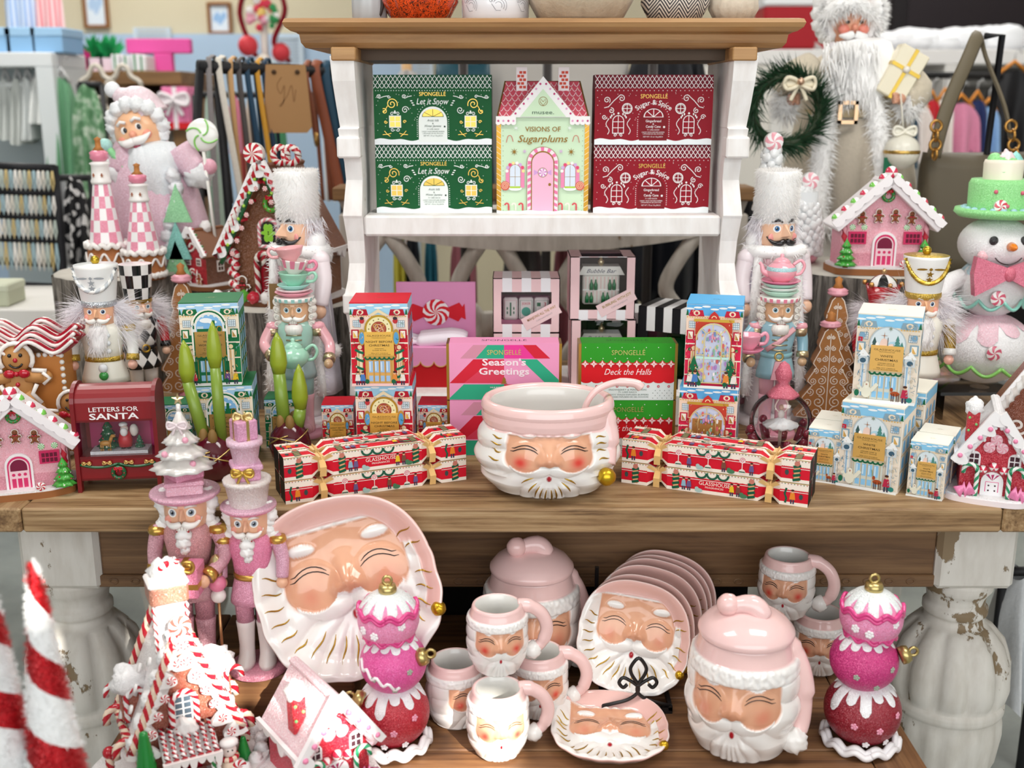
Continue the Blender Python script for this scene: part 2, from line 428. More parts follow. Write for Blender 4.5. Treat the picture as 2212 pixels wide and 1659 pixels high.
 def line(s,pts,w,m,w1=None):
  z=s._z();k=len(pts);vs=[];w1=w if w1 is None else w1
  for i in range(k):
   a=pts[max(i-1,0)];b=pts[min(i+1,k-1)];dx,dy=b[0]-a[0],b[1]-a[1];L=hypot(dx,dy) or 1
   h=(w+(w1-w)*i/(k-1))/2;vs += [(pts[i][0]+dy/L*h,pts[i][1]-dx/L*h,z),(pts[i][0]-dy/L*h,pts[i][1]+dx/L*h,z)]
  return s.add(vs,[(2*i,2*i+2,2*i+3,2*i+1) for i in range(k-1)],m,False,s.AM)
 def curl(s,cx,cy,r,m,w,turns=1.6,a0=0,d=1,tail=None):
  pts=[(cx+r*(1-.85*i/26)*cos(a0+d*2*pi*turns*i/26),cy+r*(1-.85*i/26)*sin(a0+d*2*pi*turns*i/26)) for i in range(27)]
  if tail: pts=[tail]+pts
  return s.line(pts,w,m)
 def ring(s,cx,cy,r,w,m,n=24,a0=0,a1=2*pi): return s.line([(cx+r*cos(a0+(a1-a0)*i/n),cy+r*sin(a0+(a1-a0)*i/n)) for i in range(n+1)],w,m)
 def dots(s,pts,r,m):
  z=s._z()
  for x,y in pts: s.add([(x+r*cos(pi*i/3),y+r*sin(pi*i/3),z) for i in range(6)],[tuple(range(6))],m,False,s.AM)
  return s
 def star(s,cx,cy,r,m,k=5,q=.42,a0=pi/2): return s.poly([(cx+(r if i % 2 == 0 else r*q)*cos(a0+pi*i/k),cy+(r if i % 2 == 0 else r*q)*sin(a0+pi*i/k)) for i in range(2*k)],m)
 def text(s,t,cx,cy,h,m,w=None,shear=0,bold=0,arc=None):
  vs,fs,W=glyphs(t,shear,bold);k=h/.72;kx=w/W if w else k;z=s._z()
  out=[]
  for x,y in vs:
   if arc: a=x*kx/arc;out.append((cx+(arc+y*k)*sin(a),cy+(arc+y*k)*cos(a)-arc,z))
   else: out.append((cx+x*kx,cy+y*k,z))
  return s.add(out,fs,m,False,s.AM)
 def build(s,name,parent=None,bevel=0,solid=0):
  me=bpy.data.meshes.new(name);me.from_pydata([tuple(q) for q in s.v],[],s.f)
  for m in s.mats: me.materials.append(mk(m))
  me.polygons.foreach_set('material_index',s.m);me.polygons.foreach_set('use_smooth',s.s)
  if s.c is not None:
   at=me.attributes.new('Col','FLOAT_COLOR','POINT');buf=[]
   for i in range(len(s.v)): buf += list(s.c.get(i,(1,1,1,1)))
   at.data.foreach_set('color',buf)
  me.update()
  o=bpy.data.objects.new(name,me);COL.objects.link(o)
  if parent is not None: o.parent=parent
  if bevel:
   bm=o.modifiers.new('bevel','BEVEL');bm.width=bevel;bm.segments=2;bm.limit_method='ANGLE'
  return o
_G={}
def glyphs(t,shear=0,bold=0):
 k=(t,shear,bold)
 if k in _G: return _G[k]
 c=bpy.data.curves.new('lettering','FONT');c.body=t;c.size=1;c.align_x='CENTER';c.align_y='BOTTOM_BASELINE';c.shear=shear;c.offset=bold;c.resolution_u=2
 o=bpy.data.objects.new('lettering',c);COL.objects.link(o)
 me=o.to_mesh();vs=[(v.co.x,v.co.y) for v in me.vertices];fs=[tuple(p.vertices) for p in me.polygons]
 fx=[]
 for f in fs:
  ar=sum(vs[f[i]][0]*vs[f[(i+1) % len(f)]][1]-vs[f[(i+1) % len(f)]][0]*vs[f[i]][1] for i in range(len(f)))
  fx.append(f if ar > 0 else f[::-1])
 o.to_mesh_clear();bpy.data.objects.remove(o);bpy.data.curves.remove(c)
 W=(max(v[0] for v in vs)-min(v[0] for v in vs)) if vs else 1
 mx=(max(v[0] for v in vs)+min(v[0] for v in vs))/2 if vs else 0
 _G[k]=([(x-mx,y) for x,y in vs],fx,W);return _G[k]
# ---------------------------------------------------------------- things
def tag(o,label=None,cat=None,group=None,kind=None):
 if label: o['label']=label
 if cat: o['category']=cat
 if group: o['group']=group
 if kind: o['kind']=kind
 return o
def thing(name,label,cat,loc=(0,0,0),rz=0,group=None,s=1,rx=0,ry=0):
 o=bpy.data.objects.new(name,None);COL.objects.link(o);o.empty_display_size=.02
 o.location=loc;o.rotation_euler=(rx,ry,rz);o.scale=(s,s,s)
 return tag(o,label,cat,group)
def kids(o): return [c for c in bpy.data.objects if c.parent == o]
def copy_tree(o,loc=None,rz=None,label=None,s=None,parent=None,group=None):
 c=o.copy();COL.objects.link(c);c.parent=parent
 if loc is not None: c.location=loc
 if rz is not None: c.rotation_euler[2]=rz
 if label: c['label']=label
 if group: c['group']=group
 if s is not None: c.scale=(s,s,s)
 for ch in kids(o): copy_tree(ch,parent=c)
 return c
def struct(mb,name,label=None):
 o=mb.build(name);o['kind']='structure'
 if label: o['label']=label
 return o
def circ(r,n=24,a0=0,rx=None): return [(r*cos(a0+2*pi*i/n),(rx or r)*sin(a0+2*pi*i/n)) for i in range(n)]
def arc3(c,r,a0,a1,n=10,pl='xz'):
 out=[]
 for i in range(n+1):
  a=a0+(a1-a0)*i/n;x,y=r*cos(a),r*sin(a)
  out.append((c[0]+x,c[1],c[2]+y) if pl == 'xz' else (c[0]+x,c[1]+y,c[2]) if pl == 'xy' else (c[0],c[1]+x,c[2]+y))
 return out
def cane(h,r,bend=None):   # hooked candy cane path in xz
 b=bend or r*2.6
 return [(0,0,h*i/8) for i in range(8)]+[(b-b*cos(pi*i/9),0,h*7/8+b*sin(pi*i/9)) for i in range(10)]+[(2*b,0,h*7/8-b*.5)]
def smooth_path(pts,n=6):
 out=[];k=len(pts);V=[Vector(p) for p in pts]
 for i in range(k-1):
  p0,p1,p2,p3=V[max(i-1,0)],V[i],V[i+1],V[min(i+2,k-1)]
  for j in range(n):
   t=j/n;out.append(.5*((2*p1)+(p2-p0)*t+(2*p0-5*p1+4*p2-p3)*t*t+(3*p1-p0-3*p2+p3)*t**3))
 return out+[V[-1]]
def peppermint(mb,c,r,m1='g:c8202c',m2='g:f6f0ea',depth=.35,M=None,k=6,nrm=None,tw=.9):   # pinwheel disc facing -y
 T=plane(c,(1,0,0),(0,0,1)) if nrm is None else nrm
 if M is not None: T=M @ T
 mb.add([(r*cos(2*pi*i/24),r*sin(2*pi*i/24),z) for z in (-r*depth,r*depth*.5) for i in range(24)] ,
   [(i,(i+1) % 24,24+(i+1) % 24,24+i) for i in range(24)]+[tuple(range(23,-1,-1))],m2,True,T)
 rings=4;vs=[(0,0,r*depth)];fs=[];mm=[];n=4*k
 for q in range(1,rings+1):
  for i in range(n):
   a=2*pi*i/n+tw*(1-q/rings);f=q/rings;vs.append((r*f*cos(a),r*f*sin(a),r*depth*(.5+.5*sqrt(max(0,1-f*f)))))
 for i in range(n):
  mt=m1 if (i//2) % 2 == 0 else m2
  fs.append((0,1+i,1+(i+1) % n));mm.append(mt)
  for q in range(rings-1):
   p,t=1+q*n+i,1+q*n+(i+1) % n
   fs.append((p,p+n,t+n,t));mm.append(mt)
 X=mb.M @ T;b=len(mb.v);mb.v += [X @ Vector(q) for q in vs]
 for f,q in zip(fs,mm): mb.f.append(tuple(b+x for x in f));mb.m.append(mb.mi(q));mb.s.append(True)
def bow(mb,M,s,m,tails=True):     # bow lying in the xy plane of M
 for d in (-1,1):
  lp=[(0,0,.1),(d*.35,.28,.3),(d*.8,.36,.25),(d*.95,0,.15),(d*.8,-.32,.25),(d*.35,-.22,.3),(0,0,.1)]
  mb.tube([(x*s,y*s,z*s) for x,y,z in smooth_path(lp,4)],s*.13,m,6,M)
  mb.ball((d*.5*s,0,.14*s),(s*.42,s*.26,s*.08),m,10,6,M)
  if tails: mb.tube([(x*s,y*s,z*s) for x,y,z in smooth_path([(0,0,.1),(d*.28,-.5,.12),(d*.5,-1.0,.08)],4)],s*.13,m,6,M,flat=.4)
 mb.ball((0,0,.18*s),(s*.17,s*.2,s*.16),m,10,6,M)
def drips(x0,x1,top,dmin,dmax,n,seed=0,base=0):   # outline of an icing edge hanging below 'top'
 R=random.Random(seed);pts=[];w=(x1-x0)/n
 for i in range(n):
  d=R.uniform(dmin,dmax);xa=x0+w*i
  for q in range(7):
   t=q/6;pts.append((xa+w*t,top-base-d*sin(pi*t)**.7))
 return [(x1,top),(x0,top)]+pts
# ---------------------------------------------------------------- the room
struct(MB().box(-4.2,4.2,-1.9,6.9,-.1,0,'floor_concrete'),'floor')
struct(MB().box(-4.2,4.2,-1.9,6.9,3.0,3.1,'m:efece6'),'ceiling')
struct(MB().box(-4.2,4.2,6.6,6.8,0,3.0,'m:c9bfa4'),'wall_back')
struct(MB().box(-4.3,-4.2,-1.9,6.8,0,3.0,'m:d5d6d4'),'wall_left')
struct(MB().box(4.2,4.3,-1.9,6.8,0,3.0,'m:d9d4cc'),'wall_right')
WY=-1.75
def onwall(px,py,Y=None,Z=None):
 T=A(px,py,Y) if Y is not None else P(px,py,Z);s=(T.y-WY)/SUN_DIR.y;q=T-SUN_DIR*s;return (q.x,q.z)
hole=[[onwall(*q) for q in h] for h in (  # openings traced back along the sun from each patch it should light
 [(52,1205,1.01),(84,1215,1.01),(102,1290,1.01),(84,1350,1.01),(56,1330,1.01)],
 [(345,1205,1.29),(425,1205,1.29),(428,1318,1.27),(500,1395,1.26),(568,1470,1.26),(640,1465,1.30),(700,1490,1.28),(785,1560,1.28),(800,1600,1.28),(770,1640,1.25),(700,1590,1.24),(600,1470,1.24),(560,1540,1.20),(430,1535,1.20),(395,1430,1.22),(345,1340,1.26)],
 [(1042,1500,1.335),(1125,1506,1.335),(1145,1560,1.335),(1140,1640,1.335),(1080,1690,1.29),(930,1675,1.27),(800,1640,1.30),(880,1640,1.30),(1000,1640,1.32),(1050,1590,1.335),(1010,1560,1.335)])]
def ngon_with_hole(holes,x0,x1,z0,z1):
 from mathutils.geometry import tessellate_polygon
 outer=[Vector((x0,z0,0)),Vector((x1,z0,0)),Vector((x1,z1,0)),Vector((x0,z1,0))];inner=[[Vector((a,b,0)) for a,b in h] for h in holes]
 al=outer+sum(inner,[])
 return al,tessellate_polygon([outer]+inner)
al,tris=ngon_with_hole(hole,-4.2,4.2,0,3.0)
struct(MB().add([(q.x,WY,q.y) for q in al],tris,'m:e4e0da',False),'wall_front_sun_mask')  # unseen wall added to block the sun, holes shaped to cast its patches
t=MB().box(-4.2,-.55,6.52,6.6,.0,1.70,'m:a9c0d8');struct(t,'trim_1')
t=MB().box(1.9,4.2,6.5,6.6,0,3,'m:2a2024');struct(t,'trim_2')
# ---------------------------------------------------------------- display table
tb=thing('display_table','long plank display table with chippy white turned legs','table',(0,1.514,0))
m=MB().box(-.72,.72,0,.95,.722,TAB,'wood_top',.003);m.build('tabletop',tb)
for sx in (-1,1):
 m=MB().box(*sorted((sx*.7215,sx*1.06)),0,.95,.722,TAB,'wood_end',.003);m.build('breadboard_end',tb)
AY=.176
m=MB().box(-.70,.70,AY,AY+.025,.556,.722,'wood_apron',.002)
m.box(-.70,.70,AY-.007,AY,.556,.578,'wood_apron',.002)
m.build('apron',tb)
b=MB()
for i in range(38):
 x=-.66+i*.0357
 for k in range(12):
  a0,a1=2*pi*k/12,2*pi*(k+1)/12
  b.add([(x+r*cos(a),AY-.0075-d,.567+r*.72*sin(a)) for r,d in ((.0085,.0),(.0065,.002),(.0045,0.)) for a in (a0,a1)],[(0,1,3,2),(2,3,5,4)],'wood_apron')
b.build('carved_bead_strip',tb)
m=MB().box(-.70,.70,.84,.87,.556,.722,'wood_apron');m.build('rear_apron',tb)
def tleg(x,y):
 root=MB();W='chippy'
 root.box(x-.066,x+.066,y-.066,y+.066,.553,.722,W,.008)
 pr=[(.0,.0),(.06,0),(.062,.02),(.045,.05),(.038,.09),(.047,.10),(.047,.112),(.04,.12),(.062,.17),(.083,.235),(.0885,.29),(.087,.325),(.091,.333),(.091,.345),(.086,.352),(.092,.385),(.09,.425),(.078,.465),(.058,.492),(.047,.5),(.044,.51),(.05,.518),(.05,.528),(.044,.536),(.046,.552),(.054,.566),(.056,.585),(.03,.586)]
 def rf(a,t,z):
  if .34 < z < .465: return 1+.13*abs(sin(a*5.5))**.7-.07
  if .14 < z < .30: return 1+.06*abs(sin(a*8))-.02
  return 1
 fine=[]
 for (r0,z0),(r1,z1) in zip(pr,pr[1:]):
  for k in range(3): fine.append((r0+(r1-r0)*k/3,z0+(z1-z0)*k/3))
 fine=[(r*1.07,z*.945) for r,z in fine]
 root.lathe(fine,W,66,TR(x,y,0),rf=rf)
 return root
for x in (-.745,.765):
 for y in (.23,.80): tleg(x,y).build('leg',tb)
# ---------------------------------------------------------------- bench in front
bn=thing('wooden_bench','low plank bench pushed under the front of the table','bench',(0,1.1,0))
ys=[0,.135,.275,.415,.56,.70]
for i in range(5):
 m=MB().box(-.50,.50,ys[i]+.001,ys[i+1]-.0015,.418,BEN,'wood_bench',.002);m.build('plank',bn)
for sx in (-1,1): MB().box(*sorted((sx*.502,sx*.572)),0,.70,.418,BEN,'wood_bench_end',.002).build('end_board',bn)
MB().box(-.555,.555,.02,.045,.33,.418,'chippy',.002).build('front_rail',bn,)
for sx in (-1,1):
 MB().box(*sorted((sx*.53,sx*.56)),.03,.67,.33,.418,'chippy',.002).build('side_rail',bn,)
 for y in (.05,.62): MB().box(*sorted((sx*.50,sx*.565)),y,y+.065,0,.418,'chippy',.004).build('leg',bn)
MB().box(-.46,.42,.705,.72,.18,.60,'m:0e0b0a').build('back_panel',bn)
rs=thing('wooden_riser','long wooden block lifting the pink nutcrackers above the bench','riser',(-.31,1.484,BEN))
MB().box(-.20,.08,-.042,.042,0,.078,'wood_bench',.003).build('block',rs)
# ---------------------------------------------------------------- hutch on the table
HX=.053;HY=1.93
hu=thing('display_hutch','chippy white hutch shelf with natural wood crown','hutch',(HX,HY,TAB))
def Z(z): return z-TAB
def crown(name,prof,mat,zt):
 m=MB();x0,x1,y0,y1=-.40,.40,-.0,.25
 rings=[]
 for o,z in prof: rings.append([(x0-o,y1),(x0-o,y0-o),(x1+o,y0-o),(x1+o,y1)])
 vs=[(x,y,Z(z)) for rg,(o,z) in zip(rings,prof) for x,y in rg];fs=[]
 for j in range(len(prof)-1):
  for i in range(3):
   a=j*4+i;fs.append((a,a+1,a+5,a+4))
  fs.append((j*4+3,j*4,j*4+4,j*4+7))
 k=(len(prof)-1)*4
 fs.append((k,k+1,k+2,k+3));fs.append((3,2,1,0))
 m.add(vs,fs,mat,False);return m.build(name,hu)
crown('crown_board',[(-.012,1.423),(-.018,1.424)][:1]+[(.0,1.424),(.006,1.432),(.008,1.445),(.012,1.447)],'wood_crown',0)
crown('crown_moulding',[(-.0,1.4465),(.010,1.447),(.020,1.450),(.028,1.456),(.031,1.463),(.028,1.469),(.020,1.4705)],'wood_crown',0)
MB().box(-.355,.355,.03,.24,Z(1.405),Z(1.4235),'m:4d3a28').build('top_underside',hu)
def post(sx):
 zz=[.822,.86,.90,.945,.985,1.005,1.03,1.06,1.10,1.14,1.145,1.175,1.205,1.235,1.262,1.292,1.294,1.33,1.37,1.41]
 fo=[.012,.008,.0,.006,.018,.018,.004,-.004,.0,.010,.012,.004,-.004,.0,.010,.018,.010,.020,.030,.036]
 m=MB();xa,xb=.312,.342;vs=[]
 for z,f in zip(zz,fo):
  o=f*.35
  vs += [(sx*(xa+o*.2),-f,Z(z)),(sx*(xb+o),-f,Z(z)),(sx*(xb+o),.215,Z(z)),(sx*(xa+o*.2),.215,Z(z))]
 fs=[]
 for j in range(len(zz)-1):
  for i in range(4): fs.append((j*4+i,j*4+(i+1) % 4,j*4+4+(i+1) % 4,j*4+4+i))
 k=(len(zz)-1)*4;fs += [(3,2,1,0),(k,k+1,k+2,k+3)]
 if sx < 0: fs=[tuple(reversed(f)) for f in fs]
 m.add(vs,fs,'hutch_white',False)
 for z,f in ((1.255,.0195),(.985,.0195)): m.box(*sorted((sx*.311,sx*.351)),-f-.002,.02,Z(z)-.012,Z(z)+.024,'hutch_white',.003)
 m.box(*sorted((sx*.311,sx*.352)),-.038,.21,Z(1.402),Z(1.424),'wood_crown',.002)
 return m
for sx in (-1,1): post(sx).build('side_post',hu,bevel=.0015)
MB().box(-.312,.312,-.0,.21,Z(1.108),Z(MIDS),'hutch_white',.004).build('middle_shelf',hu)
MB().box(-.345,.345,-.0,.225,Z(TAB),Z(BOTS),'hutch_white',.004).build('bottom_shelf',hu)
# ---------------------------------------------------------------- stumps
def stump(x,y,r,h,label,top='m:cfc8bd',seed=0,z=TAB):
 t=thing('tree_stump',label,'stump',(x,y,z));R=random.Random(seed);ph=[R.uniform(0,6) for _ in range(4)]
 rf=lambda a,u,zz: 1+.02*sin(5*a+ph[0])+.014*sin(11*a+ph[1])+.012*abs(sin(19*a+ph[2]))
 m=MB().lathe([(r*1.02,0),(r,h*.3),(r*.985,h*.7),(r*.99,h)],'bark',96,rf=rf,cap=False);m.build('bark',t)
 MB().lathe([(r*.95,h-.012),(r*.955,h+.003),(r*.3,h+.004),(0,h+.004)],top,48,rf=rf,cap=False).build('cut_top',t)
 MB().lathe([(0,.001),(r*.9,.001),(r*.9,h-.013)],'m:4a443c',24,cap=False).build('core',t)
 return t
stump(-.460,2.20,.150,.188,'broad grey bark stump under the largest brown gingerbread house',seed=1)
stump(-.635,2.36,.072,.188,'narrow grey bark stump half hidden under the little red house',seed=2)
stump(.700,2.20,.15,.253,'grey bark stump under the pink gingerbread house',seed=3)
stump(-.835,2.32,.13,.226,'grey bark stump behind the white nutcracker, under the candy castles',seed=4)
# ---------------------------------------------------------------- far background of the shop
def frame(px,py0,py1,w,Y,label,art):
 c=A(px,(py0+py1)/2,Y);h=abs(zat(py0,Y)-zat(py1,Y))
 t=thing('picture_frame',label,'picture',(c.x,Y,c.z-h/2));W=w*Y/ray(px,py0).y/FPX;f=W*.13
 m=MB()
 for a in (-1,1): m.box(*sorted((a*W/2,a*(W/2-f))),-.03,0,0,h,'m:8a5c34',.003)
 m.box(-W/2+f,W/2-f,-.03,0,0,f,'m:8a5c34',.003);m.box(-W/2+f,W/2-f,-.03,0,h-f,h,'m:8a5c34',.003);m.build('frame',t)
 m=MB().box(-W/2+f,W/2-f,-.012,-.004,f,h-f,'p:d7e2ec');m.art(plane((0,-.012,0)))
 for k in range(5): m.ell(W*(-.18+.09*k),h*(.5+.1*sin(k*2.1)),W*.1,h*.12,art)
 m.build('print',t)
frame(208,-40,62,55,6.6,'tall wood framed blue print high on the beige wall at left','p:a9c3e0')
frame(476,5,75,52,6.6,'small wood framed blue print beside the red ribbon decoration','p:8fb4dc')
def shutter(px0,px1,py0,py1,Y,label):
 a,b=A(px0,py1,Y),A(px1,py0,Y);t=thing('louvred_shutter',label,'shutter',(a.x,Y,a.z));w,h=b.x-a.x,b.z-a.z
 m=MB();m.box(0,w*.1,-.03,0,0,h,'m:c8d6e2');m.box(w*.9,w,-.03,0,0,h,'m:c8d6e2');m.box(w*.1,w*.9,-.03,0,0,h*.08,'m:c8d6e2');m.box(w*.1,w*.9,-.03,0,h*.92,h,'m:c8d6e2');m.build('frame',t)
 m=MB()
 for i in range(8): m.box(w*.1,w*.9,-.025,-.005,h*(.1+i*.102),h*(.1+i*.102)+h*.07,'m:c3d2e0',M=TR())
 m.build('slats',t)
shutter(295,370,60,112,6.52,'pale blue louvred shutter above the pink sign')
shutter(590,655,78,150,6.52,'pale blue louvred shutter behind the red ribbon decoration')
shutter(880,935,108,180,6.52,'pale blue louvred shutter seen under the hutch crown')
RY=4.2
rk=thing('clothes_rail_unit','white shelf unit with a hanging rail at far left','shelf',(A(60,400,RY).x,RY,0))
zt=zat(148,RY)
x0=A(-60,140,RY).x-rk.location.x;x1=A(160,140,RY).x-rk.location.x
MB().box(x0,x1,-.2,.12,zt,zt+.05,'m:e4e8ea',.004).build('top_shelf',rk)
MB().tube([(x0,-.1,zt-.06),(x1,-.1,zt-.06)],.012,'s:d8dcdc',8).build('rail',rk)
MB().box(x1-.06,x1,-.2,.12,0,zt,'m:dfe4e6').build('side_panel',rk)
MB().box(x0,x1-.06,.10,.12,.1,zt,'m:a9b4b8').build('back_panel',rk)
def garment(name,label,px,py0,py1,w,Y,mat,dep=.07,cat='garment',seed=0,group=None,hanger=None,skew=0,rz=0):
 c=A(px,py0,Y);s=Y/ray(px,py0).y/FPX;h=c.z-zat(py1,Y);W=w*s
 t=thing(name,label,cat,(c.x,Y,c.z),rz,group);R=random.Random(seed+int(px));ph=R.uniform(0,6)
 n=16;rows=9;vs=[];fs=[]
 for side in (-1,1):
  for j in range(rows):
   v=j/(rows-1);ww=W*(.52+.48*min(1,v*3.5))*(.92+.12*v)
   for i in range(n):
    u=i/(n-1)*2-1;e=sqrt(max(0,1-u**4))
    vs.append((ww/2*u+skew*v*W,side*dep/2*e*(.5+.6*v)+dep*.35*sin(u*7+ph+v)*v,-h*v+(-.06*h*abs(u) if j == 0 else 0)+h*.02*sin(u*9+ph)*v))
 for sd in (0,1):
  for j in range(rows-1):
   for i in range(n-1):
    a=sd*n*rows+j*n+i;f=(a,a+n,a+n+1,a+1);fs.append(f if sd else tuple(reversed(f)))
 MB().add(vs,fs,mat).build('cloth',t)
 if hanger: MB().tube([(-W*.3,0,-.02),(0,0,.03),(W*.3,0,-.02)],.008,hanger,6).tube([(0,0,.03),(0,0,.06),(.015,0,.075),(.025,0,.06)],.003,'s:b8b8b8',5).build('hanger',t)
 return t
for i,(px,w,y1,mt,lb) in enumerate([(12,24,300,'f:dfe3e0','white top hanging at the very left of the rail'),(38,26,310,'f:d6dad6','off-white top second along the left rail'),(60,24,300,'f:e3e7e6','white top third along the left rail'),(84,34,265,'f:eef0ee','short white blouse hanging before the green sweaters'),(106,30,390,'f:5f9670','green sweater next to the white blouse'),(134,44,380,'f:6fa57e','green sweater at the right end of the rail')]):
 garment('blouse',lb,px,166,y1,w*1.25,4.12-.012*i,mt,.10,'garment',i,hanger='s:c8c8c8')
garment('hanging_scarf','green and white mottled scarf beside the green sweaters',186,180,420,70,3.9,'camo',.1,'scarf',5)
garment('folded_textile','pale blue and white striped textile hanging at top left',38,-40,95,72,4.35,'stripe_blue',.03,'textile',3)
garment('folded_textile','red and white striped textile hanging beside the blue one',102,-40,92,62,4.34,'stripe_red',.03,'textile',4)
for px,w,lb in ((10,60,'pale blue box at the left on the white shelf'),(62,60,'pale blue box in the middle of the white shelf'),(118,62,'pale blue box at the right end of the white shelf')):
 a=A(px,112,RY-.1);W=w*RY/FPX*.98
 t=thing('storage_box',lb,'box',(a.x,RY-.06,zt+.05));MB().box(-W/2,W/2,-.1,.1,0,.075,'p:8fbde6',.003).build('body',t);MB().box(-W/2-.003,W/2+.003,-.103,.103,.055,.085,'p:a5cdee',.003).build('lid',t)
SY=4.6;a,b=A(152,168,SY),A(430,168,SY);zs=zat(157,SY)
sh=thing('wooden_shelf_unit','brown wooden shelf unit carrying green and pink goods','shelf',(0,SY,0))
MB().box(a.x,b.x,-.25,.25,zs-.05,zs,'wood_back',.003).build('top_board',sh)
for x in (a.x,(a.x+b.x)/2,b.x-.05): MB().box(x,x+.05,-.24,.24,0,zs-.05,'wood_back',.003).build('upright',sh)
MB().box(a.x,b.x,-.24,.24,.95,.99,'wood_back').build('lower_board',sh)
MB().box(a.x,b.x,.2,.24,.3,zs-.05,'m:cfc9bc').build('back_board',sh)
def goods(name,label,px,py0,py1,w,Y,mat,cat='gift',mat2=None,d=.12,z=None,group=None):
 z0=zat(py1,Y) if z is None else z;c=A(px,py1,Y);h=zat(py0,Y)-z0;W=w*Y/ray(px,py1).y/FPX
 t=thing(name,label,cat,(c.x,Y,z0),0,group);MB().box(-W/2,W/2,-d/2,d/2,0,h,mat,.004).build('body',t)
 if mat2: MB().box(-W*.08,W*.08,-d/2-.004,-d/2,0,h,mat2).build('ribbon',t)
 return t
goods('tin_box','small white tin at left end of the brown shelf',178,126,155,24,4.45,'p:e9e6e6','box',z=zs)
t=goods('gift_bag','magenta gift bag leaning under green tissue',198,108,155,22,4.45,'p:c22a72','bag',z=zs)
for k,(px,w,lb) in enumerate([(212,32,'green tissue topped gift nearest the magenta bag'),(240,26,'green and white gift in the middle of the shelf')]):
 c=A(px,150,4.42);t=thing('tissue_gift',lb,'gift',(c.x,4.42,zs));R=random.Random(k)
 MB().box(-.03,.03,-.03,.03,0,.05,'p:f2d9e4').build('box',t)
 MB().hair([((0,0,.05),(R.uniform(-1,1),R.uniform(-1,1),1)) for _ in range(70)],'p:1f9a54' if k == 0 else 'p:2aa862',.085,.014,0,k).build('tissue',t)
for k,px in enumerate((262,284,304,318)):
 goods('slim_gift_box',['white slim box with green lid, first of four on the shelf','white slim box with green lid, second of four on the shelf','white slim box with green lid, third of four on the shelf','white slim box with green lid, beside the pink sign'][k],px,118+k % 2*3,155,18,4.42,'p:f0eef0','box','p:2b8a4c',z=zs,group='slim boxes on the brown shelf')
t=thing('pink_sign','hot pink T shaped sign standing on the brown shelf','sign',(A(355,130,4.5).x,4.5,zs));MB().box(-.14,.11,-.02,.02,.07,.125,'p:e85aa8',.004).build('panel',t);MB().box(-.035,.035,-.02,.02,0,.07,'p:e85aa8',.004).build('post',t)
t=goods('wrapped_gift','pink gift with white bow and red base on the shelf',392,188,278,56,4.4,'p:ef86b4','gift','p:f6eef2')
bowm=MB();bow(bowm,plane((0,-.07,.11)),.06,'p:f6eef2');bowm.build('bow',t);MB().box(-.055,.055,-.063,.06,-.0,.025,'p:d8262c').build('base_band',t)
def fret(label,px,py,Y,s,mat='m:cdc5b8',W=.19,H=.33):
 c=A(px,py,Y);t=thing('fretwork_panel',label,'panel',(c.x,Y,c.z));m=MB();R=W/4
 for i in range(2):
  for j in range(3):
   cx,cz=-R+i*2*R,-H/3+j*H/3;pts=[]
   for k in range(33):
    a=2*pi*k/32;r=R*1.05*(1+.22*cos(4*a));pts.append((cx+r*cos(a),0,cz+r*1.15*sin(a)))
   m.tube(pts,.009,mat,6)
 m.build('fretwork',t);MB().tube([(0,.012,-H*.45),(0,.012,-c.z)],.008,mat,6).build('stand',t)
fret('white quatrefoil fretwork panel behind the pink santa figure',245,255,4.0,1)
JY=3.0
jr=thing('jewellery_rack','black wire rack of necklaces at the left edge','rack',(0,0,0))
pl=[A(-60,355,JY),A(118,372,JY)];pr_=[A(-60,640,JY),A(148,648,JY)]
m=MB();m.tube([A(116,358,JY),A(130,500,JY),A(140,660,JY),(A(145,660,JY).x,JY,0)],.013,'m:15151a',8);m.build('upright',jr)
for k,(ya,yb) in enumerate(((358,364),(412,418),(462,472),(512,522),(562,570),(612,622))):
 MB().tube([A(-90,ya-3,JY),A(120+k*5,yb,JY)],.011,'m:15151a',8).build('bar',jr)
mm=['s:d8d2c6','s:c8b27a','s:e8e4de','s:b8c4bc','s:9db8c0']
R=random.Random(4)
for row,ya in enumerate((366,420,472,522)):
 for k in range(13):
  px=-8+k*10+row*3;c=A(px,ya+k*.3,JY-.015);L=.052 if row < 3 else .075;mt=mm[(k*3+row) % 5]
  t=tag(MB(Matrix.Translation((0,0,0))).tube([(0,0,0),(-.004,-.003,-L*.6),(0,-.004,-L),(.004,-.003,-L*.6),(.001,0,0)],.0026,mt,5).build('necklace'),['beaded necklace on the top bar of the black rack','beaded necklace on the second bar of the black rack','beaded necklace on the third bar of the black rack','long necklace on the fourth bar of the black rack'][row],'necklace','necklaces on the black rack row %s' % ['one','two','three','four'][row])
  t.location=c
lt=thing('white_side_table','low white table in front of the black rack','table',(A(40,640,2.75).x,2.75,0))
zt2=zat(668,2.6);MB().box(-.4,.16,-.15,.2,zt2-.05,zt2,'m:e2dfda',.004).build('top',lt)
for x in (-.36,.12): MB().box(x,x+.04,-.13,-.09,0,zt2-.05,'m:6a4630').build('leg',lt)
t=thing('cream_tin','pale green tin on the low white table','box',(A(12,650,2.68).x,2.68,zt2));MB().box(-.05,.03,-.05,.05,0,.05,'p:c3c7ae',.004).build('body',t);MB().box(-.052,.032,-.052,.052,.035,.055,'p:d0d4bd',.004).build('lid',t)
garment('hanging_dress','black and white dotted dress beside the black rack',160,378,570,46,3.3,'bw_print',.1,'garment',8)
garment('hanging_dress','grey and white patterned dress left of the dotted one',128,380,560,26,3.35,'f:b9bcc0',.08,'garment',9)
BY=3.0;e0,e1=A(428,143,2.75),A(752,158,3.0)
br=thing('strap_rack','black metal rack draped with bag straps','rack',(0,0,0))
MB().tube([e0,e1],.016,'m:141417',10).build('top_bar',br)
